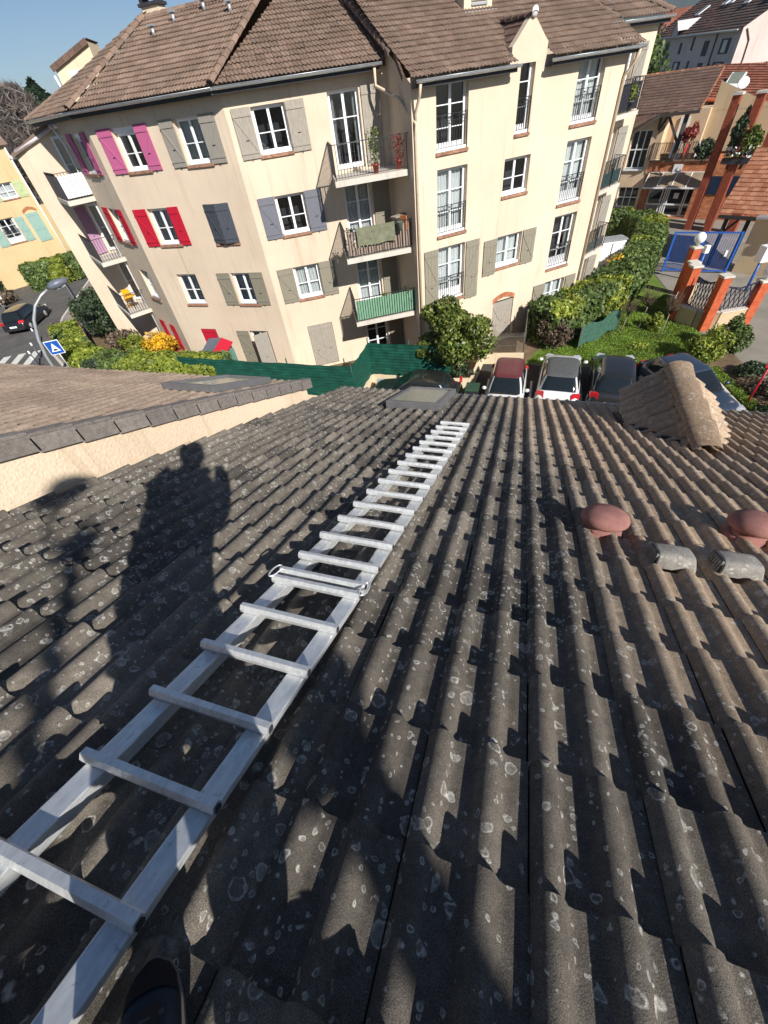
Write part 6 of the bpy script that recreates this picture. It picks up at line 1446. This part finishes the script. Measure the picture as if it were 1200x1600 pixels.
# street lamp with a curved pole
st_ = thing('street_lamp', 'curved grey street lamp with a dark head over the crossing', 'street lamp', (-26.5, 15.6, G))
az = lambda d_, a_, z_: Vector((d_*math.sin(math.radians(a_)), d_*math.cos(math.radians(a_)), z_))
pts = [Vector((-26.5, 15.6, G))]
def ray_(px, py, D_):
    v = RC @ Vector((px-600, py-800, 621.07)); k_ = D_/math.hypot(v.x, v.y); return v*k_
for px, py in ((88, 580), (72, 556), (60, 530), (53, 500), (55, 478), (64, 462), (74, 452)): pts.append(ray_(px, py, 30.2))
m = MB(); m.tube(pts, [.10, .095, .09, .085, .08, .07, .065, .06], 10); m.build('pole', M['zinc'], st_)
hd0, hd1 = ray_(76, 449, 30.2), ray_(106, 436, 30.2); m = MB(); d_ = hd1-hd0
m.tube([hd0-d_*.05, hd0+d_*.15, hd0+d_*.45, hd0+d_*.85, hd1], [.08, .19, .23, .15, .04], 12); hh = m.build('lamp_head', plain('dark_lamp_housing', sh(96, 102, 114), .4), st_)
m = MB(); m.tube([hd0+d_*.3-Vector((0, 0, .17)), hd0+d_*.75-Vector((0, 0, .16))], .11, 8); m.build('lens', M['headlight'], hh)
# speed bump sign
sn = thing('speed_bump_sign', 'blue square road sign with a white bump triangle beside the lamp', 'road sign', (-23.9, 14.75, G))
c = ray_(85, 543, 28.0); fwd = Vector((.55, -.83, 0)).normalized(); rt = Vector((-fwd.y, fwd.x, 0)); U = Vector((0, 0, 1)); s_ = .36
def sq(mb, k, off): mb.hexa([c+rt*(a*k*s_)+U*(b*k*s_)+fwd*(off+f_) for f_ in (-.012, .012) for a, b in ((-1, -1), (1, -1), (1, 1), (-1, 1))])
m = MB(); sq(m, 1.0, 0); pl_ = m.build('plate', M['white'], sn, bevel=.01); m = MB(); sq(m, .90, .006); m.build('blue_field', plain('sign_blue', sh(28, 84, 168), .4), pl_)
m = MB(); m.add([c+rt*a*s_+U*b*s_+fwd*.024 for a, b in ((-.62, -.55), (.62, -.55), (.0, .68))], [(0, 1, 2)]); m.build('triangle', M['white'], pl_)
m = MB(); m.add([c+rt*a*s_+U*b*s_+fwd*.029 for a, b in ((-.42, -.42), (.42, -.42), (.26, -.30), (.1, -.16), (-.1, -.16), (-.26, -.30))], [(0, 1, 2, 3, 4, 5)]); m.build('bump_symbol', M['blacktrim'], pl_)
m = MB(); m.tube([(c.x-fwd.x*.05, c.y-fwd.y*.05, G), (c.x-fwd.x*.05, c.y-fwd.y*.05, c.z+.3)], .03, 8); m.build('post', M['zinc'], sn)
bo = thing('bollard', 'dark bollard with white top beside the crossing, nearest the hedge', 'bollard', (-31.4, 18.2, G), group='bollards along the kerb'); LOCAL = True
m = MB(); m.tube([(0, 0, 0), (0, 0, .85)], .05, 10); m.build('shaft', plain('bollard_grey', sh(74, 78, 86), .5), bo); m = MB(); m.tube([(0, 0, .85), (0, 0, .9), (0, 0, 1.05)], [.052, .06, .045], 10); m.build('white_cap', M['white'], bo); LOCAL = False
for x, y, lb in ((-30.3, 17.1, 'middle one of the three bollards at the crossing'), (-29.2, 16.4, 'bollard nearest the lamp of the three at the crossing'), (-27.0, 15.9, 'bollard right beside the street lamp foot'), (-33.8, 20.3, 'bollard between black car and yellow green hedge')):
    dup(bo, (x, y, G), label=lb)
t = thing('ticket_post', 'slim two tone post standing behind the evergreen shrub', 'post', (-33.5, 24.6, G)); m = MB(); m.bar((-33.5, 24.6, G), (-33.5, 24.6, G+2.6), .12, .1); m.build('shaft', M['fascia'], t); m = MB(); m.bar((-33.62, 24.6, G), (-33.62, 24.6, G+2.6), .1, .08); m.build('side_plate', M['zinc'], t)
t = thing('garden_rocks', 'white covered mound beside the pavement behind the evergreen shrub', 'mound', (-34, 26.4, G)); m = MB()
m.lathe((0, 0, 0), [(1.1, 0), (1.0, .3), (.6, .55), (.1, .62)], 14); m.v = [(-33.9+p[0]*1.4+.1*math.sin(p[1]*9), 26.5+p[1]*.6, G+p[2]*(1+.15*math.sin(p[0]*7))) for p in m.v]; m.build('cover', M['concrete'], t)
# trees left and behind
def baretree(x, y, h, r, label, seed=1, lean=0, n=70, col='bark'):
    rr = random.Random(seed); t = thing('bare_tree', label, 'tree', (x, y, G), group='bare trees beyond the block'); m = MB(); top = Vector((x, y, G+h*.35)); m.tube([(x, y, G), top], [.22, .16], 7); m.build('trunk', M[col], t); m = MB()
    def br(p, d, L_, R_, lv):
        q = p+d*L_; m.tube([p, p.lerp(q, .5)+Vector((rr.gauss(0, .08), rr.gauss(0, .08), 0))*L_*.5, q], [R_, R_*.75, R_*.5], 4 if lv > 1 else 5)
        if lv >= 5: return
        for _ in range(3 if lv < 4 else 2):
            dd = (d+Vector((rr.gauss(0, .42), rr.gauss(0, .42), rr.gauss(.12, .25)))).normalized(); br(p+d*L_*rr.uniform(.6, 1), dd, L_*rr.uniform(.6, .8), max(.012, R_*.55), lv+1)
    for _ in range(5): br(top-Vector((0, 0, rr.uniform(0, 1))), Vector((rr.gauss(0, .35), rr.gauss(0, .35), 1)).normalized(), h*.2, .1, 1)
    tw = []; tn = []
    for _ in range(5200):
        k = rr.random(); a = rr.uniform(0, 2*PI); q = r*(.35+.75*math.sin(PI*min(1, k*.85+.12)))*rr.random()**.5*(1+.25*math.sin(a*3+seed)); tw.append((x+q*math.cos(a), y+q*math.sin(a), G+h*(.32+.66*k))); tn.append((math.cos(a), math.sin(a), .0))
    m.build('crown', M[col], t); leafmesh('twigs', tw, tn, .075, M['twig'], t, aspect=13, jitter=.5)
M['twig'] = leafm('twig_haze', (.07, .055, .045), (.16, .13, .11), trans=0)
baretree(-49.8, 42.3, 14.2, 3, 'tall leafless tree at the left edge behind the ochre house', 3); baretree(-54.5, 46, 14.5, 3, 'second leafless tree further left beyond the ochre house', 5); baretree(-47.6, 40.5, 10, 3, 'lower leafless tree in the gap beside the apartment block', 8)
baretree(-62, 62, 14.5, 3, 'distant leafless tree against the sky beyond the small tiled house', 11)
def conif(x, y, h, r, label, n=2600, size=.5, cone=True):
    t = thing('conifer', label, 'tree', (x, y, G), group='conifers against the sky'); P_ = []; Nn = []
    for _ in range(n):
        k = rng.random()**.8; a = rng.uniform(0, 2*PI); rr_ = r*(1-k)*(1+.35*math.sin(k*26))*(.5+.5*rng.random()**.4) if cone else r*math.sin(PI*min(1, k*.9+.1))*(.6+.4*rng.random())*(1+.3*math.sin(k*15+a*3))
        P_.append((x+rr_*math.cos(a), y+rr_*math.sin(a), G+1.5+(h-1.5)*k)); Nn.append((math.cos(a), math.sin(a), .4))
    leafmesh('crown', P_, Nn, size, M['conifer'], t); m = MB(); m.tube([(x, y, G), (x, y, G+h*.9)], [.3, .05], 7); m.build('trunk', M['bark'], t)
conif(-57, 52, 14.6, 4.0, 'broad dark cedar rising behind the left roof edge', 3600, .55, False); conif(-66, 56, 13.8, 1.6, 'narrow pointed cypress left of the cedar', 1600, .45)
sm = thing('small_house', 'small tiled roof seen left of the block at its eaves', 'house', (-50, 45, G)); m = MB(); m.hexa([(-54, 44, G), (-49, 42, G), (-46, 50, G), (-51, 52, G), (-54, 44, -.8), (-49, 42, -.8), (-46, 50, -.8), (-51, 52, -.8)]); m.build('wall', M['beige'], sm)
flatroof('roof', [(-54.4, 43.9, -.9), (-48.6, 41.6, -.9), (-47.2, 45.6, 1.4), (-53.0, 47.9, 1.4)], 'orange_tile', sm, cw=.5, cl=.5, amp=.05, step=.06)
blob('shrub', 'dark green bushes in the gap between ochre house and block', (-44.8, 40.2, -8.2), (3.2, 3.0, 2.8), 3500, .35, 'hedge_d', cat='bushes')
# far hills
def hills(name, R_, h, base, seed, a0, a1):
    rr = random.Random(seed); m = MB(); K = 60; vs = []
    for i in range(K+1):
        a = math.radians(a0+(a1-a0)*i/K); hh = base+h*(.5+.3*math.sin(i*.21+seed)+.2*math.sin(i*.53+seed*2)); x, y = math.sin(a), math.cos(a)
        vs += [(x*R_*.72, y*R_*.72, G), (x*R_*.86, y*R_*.86, G+hh*.6), (x*R_, y*R_, G+hh), (x*R_*1.25, y*R_*1.25, G)]
    m.add(vs, [(4*i+j, 4*i+j+1, 4*i+4+j+1, 4*i+4+j) for i in range(K) for j in range(3)], 0, True); return structure(m.build(name, M['hill']))
M['hill'] = ground_mat('wooded_hill', (.03, .045, .03), (.05, .065, .045), .01, .2, 0)
hills('hill', 2200, 60, 45, 2, -80, 80)
hz = MB(); hz.hexa([(-3000, -3000, G-1.1), (3000, -3000, G-1.1), (3000, 3000, G-1.1), (-3000, 3000, G-1.1), (-3000, -3000, 160), (3000, -3000, 160), (3000, 3000, 160), (-3000, 3000, 160)])
hm = bpy.data.materials.new('haze'); hm.use_nodes = True; ht = hm.node_tree; ht.nodes.clear(); hv = ht.nodes.new('ShaderNodeVolumePrincipled'); ho_ = ht.nodes.new('ShaderNodeOutputMaterial')
hv.inputs['Color'].default_value = (.76, .86, 1.0, 1); hv.inputs['Density'].default_value = .00016; hv.inputs['Anisotropy'].default_value = .2; ht.links.new(hv.outputs[0], ho_.inputs['Volume'])
tag(hz.build('haze', hm), kind='stuff')
# ------------------------------------------------------------ things on the balconies
def potplant(x, y, z, h, label, mat='redleaf', pot=sh(176, 78, 54), n=260):
    t = thing('potted_plant', label, 'potted plant', (x, y, z), group='plants on the balconies'); m = MB(); m.lathe((x, y, z), [(.09, 0), (.13, .24), (.145, .24), (.145, .28), (.11, .27)], 12); m.build('pot', plain('pot_clay', pot, .7), t)
    leafmesh('foliage', [(x+rng.normal(0, .10), y+rng.normal(0, .10), z+.3+h*rng.random()) for _ in range(n)], rng.normal(0, 1, (n, 3)), .055, M[mat], t)
    m = MB(); m.tube([(x, y, z+.2), (x+.03, y, z+.3+h*.7)], .012, 4); m.build('stem', M['bark'], t)
def onbal(u, n, k):      # u along the front of the central balconies, n back from it
    p = fl.lerp(frt, u); nn = (bl-fl).normalized(); p = p+nn*n; return p.x, p.y, BZ[k]
potplant(*onbal(.55, .35, 0), 1.0, 'tall green plant in a terracotta pot on the top central balcony', 'bay'); potplant(*onbal(.86, .4, 0), .7, 'reddish plant in a terracotta pot at the right of the top central balcony')
potplant(*onbal(.5, .3, 2), .7, 'yellow green plant behind the green balcony screen', 'lime'); potplant(*onbal(.85, .3, 2), .75, 'small dark plant at the right end of the green screened balcony', 'hedge_d', pot=sh(90, 90, 96))
potplant(*onbal(.10, .18, 1), .75, 'dark plant at the left corner of the boarded balcony', 'hedge_d', pot=sh(70, 70, 74))
t = thing('hanging_sheet', 'grey green sheet hung over the boarded balcony rail', 'sheet', (*onbal(.4, -.05, 1)[:2], BZ[1])); m = MB(); a = fl.lerp(frt, .18); b = fl.lerp(frt, .72); nn = (bl-fl).normalized()*-.06; K = 10
for i in range(K):
    for j in range(4):
        q = lambda ii, jj: Vector((*(a.lerp(b, ii/K)+nn*(1+.4*math.sin(ii*1.7+jj))), BZ[1]+1.06-.66*jj/4+.02*math.sin(ii)*(jj == 4)))
        m.add([q(i, j), q(i, j+1), q(i+1, j+1), q(i+1, j)], [(0, 1, 2, 3)], 0, True)
m.build('cloth', plain('grey_green_cloth', sh(118, 120, 98), .9, .2, var=.25, scale=5), t)
t = thing('wooden_shelf', 'small wooden shelf with orange end boards on the boarded balcony', 'shelf', (*onbal(.85, .5, 1)[:2], BZ[1])); x, y, z = onbal(.86, .62, 1); m = MB(); m.box((x, y, z+1.1), (.35, .95, .04), -.55); m.box((x, y, z+.75), (.35, .95, .04), -.55); m.build('shelves', M['bark_pale'], t); m = MB(); m.box((x+.2, y-.38, z+.9), (.34, .04, .5), -.55); m.build('end_board', plain('orange_board', sh(206, 128, 80), .8), t)
t = thing('grey_bucket', 'grey green bucket hung on the boarded balcony rail', 'bucket', (*onbal(.78, .0, 1)[:2], BZ[1])); x, y, z = onbal(.79, -.12, 1); m = MB(); m.lathe((x, y, z+.72), [(.10, 0), (.14, .3), (.15, .31), (.12, .29)], 14); m.build('bucket', plain('grey_green_plastic', sh(104, 116, 100), .5), t)
t = thing('garden_chair', 'yellow folding chair on the lowest corner balcony', 'chair', (-22.9, 20.0, -7.62)); m = MB(); x, y, z = -22.9, 19.9, -7.62
m.box((x, y, z+.45), (.45, .42, .04), .4); m.build('seat', M['yellowp'] if 'yellowp' in M else plain('yellow_paint', sh(236, 168, 30), .5), t); m = MB(); m.box((x-.15, y+.2, z+.72), (.44, .04, .36), .4); m.build('backrest', plain('yellow_paint_b', sh(236, 168, 30), .5), t)
for dx, dy in ((-.18, -.18), (.18, -.18), (-.18, .18), (.18, .18)): m = MB(); m.bar((x+dx, y+dy, z), (x-dx*.6, y+dy, z+.45), .03); m.build('leg', plain('yellow_paint_c', sh(226, 158, 30), .5), t)
t = thing('garden_table', 'small yellow round table on the lowest corner balcony', 'table', (-22.35, 19.5, -7.62)); m = MB(); m.tube([(-22.35, 19.6, -6.92), (-22.35, 19.6, -6.89)], .32, 18); m.build('tabletop', plain('yellow_enamel', sh(240, 176, 40), .4), t); m = MB(); m.tube([(-22.35, 19.6, -7.62), (-22.35, 19.6, -6.92)], .03, 6); m.build('pedestal', M['iron'], t)
potplant(3.05, 27.0, -1.98, .5, 'green plant on the top right wing balcony', 'lime', pot=sh(90, 90, 96))

# ------------------------------------------------------------ photographer, camera phone
M['jacket'] = plain('dark_jacket', (.03, .032, .038), .85); M['trousers'] = plain('dark_trousers', (.028, .034, .045), .9); M['skin'] = plain('skin', sh(196, 148, 120), .5)
M['shoe'] = NT('dark_blue_shoe_mesh', .9, .25).set('Base Color', (.020, .030, .042)).m
person = thing('person', 'person in dark clothes and sports shoes standing beside the ladder, seen by one toe cap', 'person', (-.30, -.45, rz(-.45)))
def skinmesh(name, V, E, R_, mat, parent, sub=2, root=0):
    me = bpy.data.meshes.new(name); me.from_pydata([tuple(v) for v in V], E, []); o = bpy.data.objects.new(name, me); COL.objects.link(o)
    o.modifiers.new('skin', 'SKIN'); 
    for i, r in enumerate(R_): me.skin_vertices[0].data[i].radius = (r, r) if not isinstance(r, tuple) else r
    me.skin_vertices[0].data[root].use_root = True
    s_ = o.modifiers.new('sub', 'SUBSURF'); s_.levels = sub; s_.render_levels = sub; me.materials.append(mat); adopt(o, parent); return o
fL, fR = Vector((-.50, -.36, rz(-.36)+.03)), Vector((-.06, -.40, rz(-.40)+.03))
pel = Vector((-.16, -.50, -.36)); 
V = [pel, (-.14, -.47, -.16), (.0, -.45, .04), (.08, -.43, .20), (.12, -.38, .30), (.14, -.33, .40),      # spine, neck, head base 0-5
     (.15, -.30, .50),                                                                                     # 6 head
     (-.14, -.42, .17), (-.24, -.43, -.04), (-.17, -.20, -.02), (-.08, -.10, .02),                           # left arm 7-10
     (.29, -.46, .14), (.24, -.44, -.04), (.20, -.22, -.0), (.14, -.10, .0),                              # right arm 11-14
     (-.27, -.50, -.42), (-.38, -.41, -.76), (-.34, -.47, rz(-.47)+.10),                                   # left leg 15-17
     (-.05, -.50, -.42), (-.03, -.42, -.76), (-.05, -.50, rz(-.50)+.10)]                                   # right leg 18-20
E_ = [(0, 1), (1, 2), (2, 3), (3, 4), (4, 5), (5, 6), (3, 7), (7, 8), (8, 9), (9, 10), (3, 11), (11, 12), (12, 13), (13, 14), (0, 15), (15, 16), (16, 17), (0, 18), (18, 19), (19, 20)]
R_ = [.20, .21, .22, .19, .08, .06, (.085, .10), .12, .10, .06, .035, .12, .10, .06, .035, .14, .11, .08, .14, .11, .08]
skinmesh('body', V, E_, R_, M['jacket'], person)
m = MB(); m.lathe((.15, -.30, .47), [(.02, -.13), (.07, -.10), (.09, -.02), (.098, .04), (.09, .09), (.05, .125), (.01, .13)], 20, sy=1.12); m.build('head', M['skin'], person)
m = MB(); m.lathe((.15, -.315, .50), [(.101, -.06), (.106, .02), (.10, .07), (.06, .112), (.01, .12)], 20, sy=1.12); m.build('hair', M['fascia'], person)
for s_ in (1, -1):
    c_ = Vector((.13*(1 if s_ > 0 else -.55), -.075, .02)); m = MB(); m.lathe((0, 0, 0), [(.01, -.045), (.035, -.035), (.042, 0), (.035, .035), (.01, .045)], 12); m.v = [(c_.x+p[0]*.45, c_.y+p[1]*.7, c_.z+p[2]) for p in m.v]; hd = m.build('hand', M['skin'], person)
    for i in range(4): m = MB(); z_ = c_.z+.03-.02*i; m.tube([(c_.x, c_.y-.01, z_), (c_.x-s_*.01, c_.y+.015, z_), (c_.x-s_*.035, c_.y+.03, z_-.002)], [.0095, .009, .007], 7); m.build('finger', M['skin'], hd)
    m = MB(); m.tube([(c_.x, c_.y, c_.z+.035), (c_.x-s_*.02, c_.y+.0, c_.z+.055), (c_.x-s_*.04, c_.y-.005, c_.z+.06)], [.012, .011, .008], 7); m.build('thumb', M['skin'], hd)
m = MB(); vs = []; n_ = 28
for t_, z_, cx_, cy_, rx_, ry_ in ((0, -.50, -.17, -.50, .235, .165), (1, -.30, -.13, -.49, .245, .175), (2, -.08, -.04, -.47, .255, .175), (3, .12, .06, -.45, .27, .17), (4, .22, .10, -.42, .21, .14), (5, .29, .12, -.38, .09, .09)):
    for k in range(n_):
        a = 2*PI*k/n_; w_ = 1+.03*math.sin(a*5+z_*20); vs.append((cx_+rx_*math.cos(a)*w_, cy_+ry_*math.sin(a)*w_, z_))
m.add(vs, [(i*n_+k, i*n_+(k+1) % n_, (i+1)*n_+(k+1) % n_, (i+1)*n_+k) for i in range(5) for k in range(n_)], 0, True); m.build('jacket', M['jacket'], person)
def shoe(toe, d, label=None):
    """low sports shoe on the sloping tiles; toe point, heel direction d"""
    toe = Vector(toe); d = Vector(d).normalized(); s_ = d.cross(Vector((0, SP, CP))).normalized(); up = s_.cross(d).normalized()
    if up.z < 0: up = -up
    st = [(0, .012, .030, .018), (.012, .030, .038, .025), (.035, .042, .050, .032), (.07, .049, .060, .04), (.11, .052, .072, .05), (.16, .048, .092, .055), (.20, .042, .11, .05), (.25, .038, .115, .045), (.285, .034, .10, .04), (.30, .02, .06, .03)]
    m = MB(); n = 20; vs = []
    for t_, w_, h_, _ in st:
        for k in range(n):
            a = 2*PI*k/n; c_, q = math.cos(a), math.sin(a); z_ = .018+max(0, q)**.8*(h_-.018) if q >= 0 else .018
            vs.append(toe+d*t_+s_*(w_*math.copysign(abs(c_)**.8, c_))+up*z_)
    fs = [(i*n+k, i*n+(k+1) % n, (i+1)*n+(k+1) % n, (i+1)*n+k) for i in range(len(st)-1) for k in range(n)]; fs.append(tuple(range(n))); m.add(vs, fs, 0, True)
    o = m.build('shoe', M['shoe'], person); m = MB(); vs = []
    for z_, g_ in ((-.012, 1.06), (.022, 1.12)):
        for t_, w_, h_, _ in st: vs.append(toe+d*(t_ if t_ > .02 else t_-.008)+s_*w_*g_+up*z_)
        for t_, w_, h_, _ in reversed(st): vs.append(toe+d*(t_ if t_ > .02 else t_-.008)-s_*w_*g_+up*z_)
    K = 20; m.add(vs, [tuple(range(K-1, -1, -1)), tuple(range(K, 2*K))]+[(k, (k+1) % K, K+(k+1) % K, K+k) for k in range(K)]); m.build('sole', plain('pale_sole_edge', sh(96, 92, 88), .8), o, bevel=.004)
    m = MB(); vs = []; n2 = 15
    for i_, (t_, w_, h_, _) in enumerate([(-.004, .013, .034, 0), (.010, .032, .044, 0), (.030, .043, .052, 0), (.046, .0475, .057, 0)]):
        for k in range(n2):
            a = PI*k/(n2-1); c_, q = math.cos(a), math.sin(a); tt = t_+(.014*(c_**2) if i_ == 3 else 0)
            vs.append(toe+d*tt+s_*(w_*math.copysign(abs(c_)**.8, c_))+up*(.017+q**.8*(h_-.017)))
    m.add(vs, [(i*n2+k, i*n2+k+1, (i+1)*n2+k+1, (i+1)*n2+k) for i in range(3) for k in range(n2-1)], 0, True); m.build('toe_cap', plain('grey_toe_rubber', sh(40, 37, 38), .9, .1), o)
    m = MB()
    for i in range(5): t_ = .085+.022*i; w_ = .030; m.tube([toe+d*t_+s_*-w_+up*(.058+.18*i*.022), toe+d*(t_+.006)+up*(.070+.18*i*.022), toe+d*t_+s_*w_+up*(.058+.18*i*.022)], .0045, 5)
    m.build('laces', plain('dark_laces', (.05, .05, .06), .9), o)
    m = MB(); m.add([toe+d*t_+s_*w_*(1 if k else -1)+up*h_ for k in (0, 1) for t_, w_, h_ in ((.07, .024, .064), (.12, .022, .079), (.18, .02, .105))], [(0, 1, 4, 3), (1, 2, 5, 4)], 0, True); m.build('tongue', plain('grey_brown_tongue', sh(36, 33, 36), .9), o)
    return o
shoe((-.517, -.292, rz(-.292)+.006), (.70, -.71, TP*.71)); shoe((-.080, -.243, rz(-.243)+.010), (.12, -1, TP))
ph = thing('phone', 'dark phone held up by the photographer', 'phone', tuple(_f*-.02)); m = MB(); r_ = Vector(_r); d_ = Vector(_d); f_ = Vector(_f)
cc_ = -f_*.018+d_*.055+r_*.02; m.hexa([cc_+r_*a+d_*b+f_*c_ for c_ in (-.004, .004) for a, b in ((-.037, -.077), (.037, -.077), (.037, .077), (-.037, .077))]); m.build('case', M['blacktrim'], ph)
m = MB(); m.tube([-f_*.016, -f_*.010], .009, 12); m.build('lens', M['blacktrim'], ph)
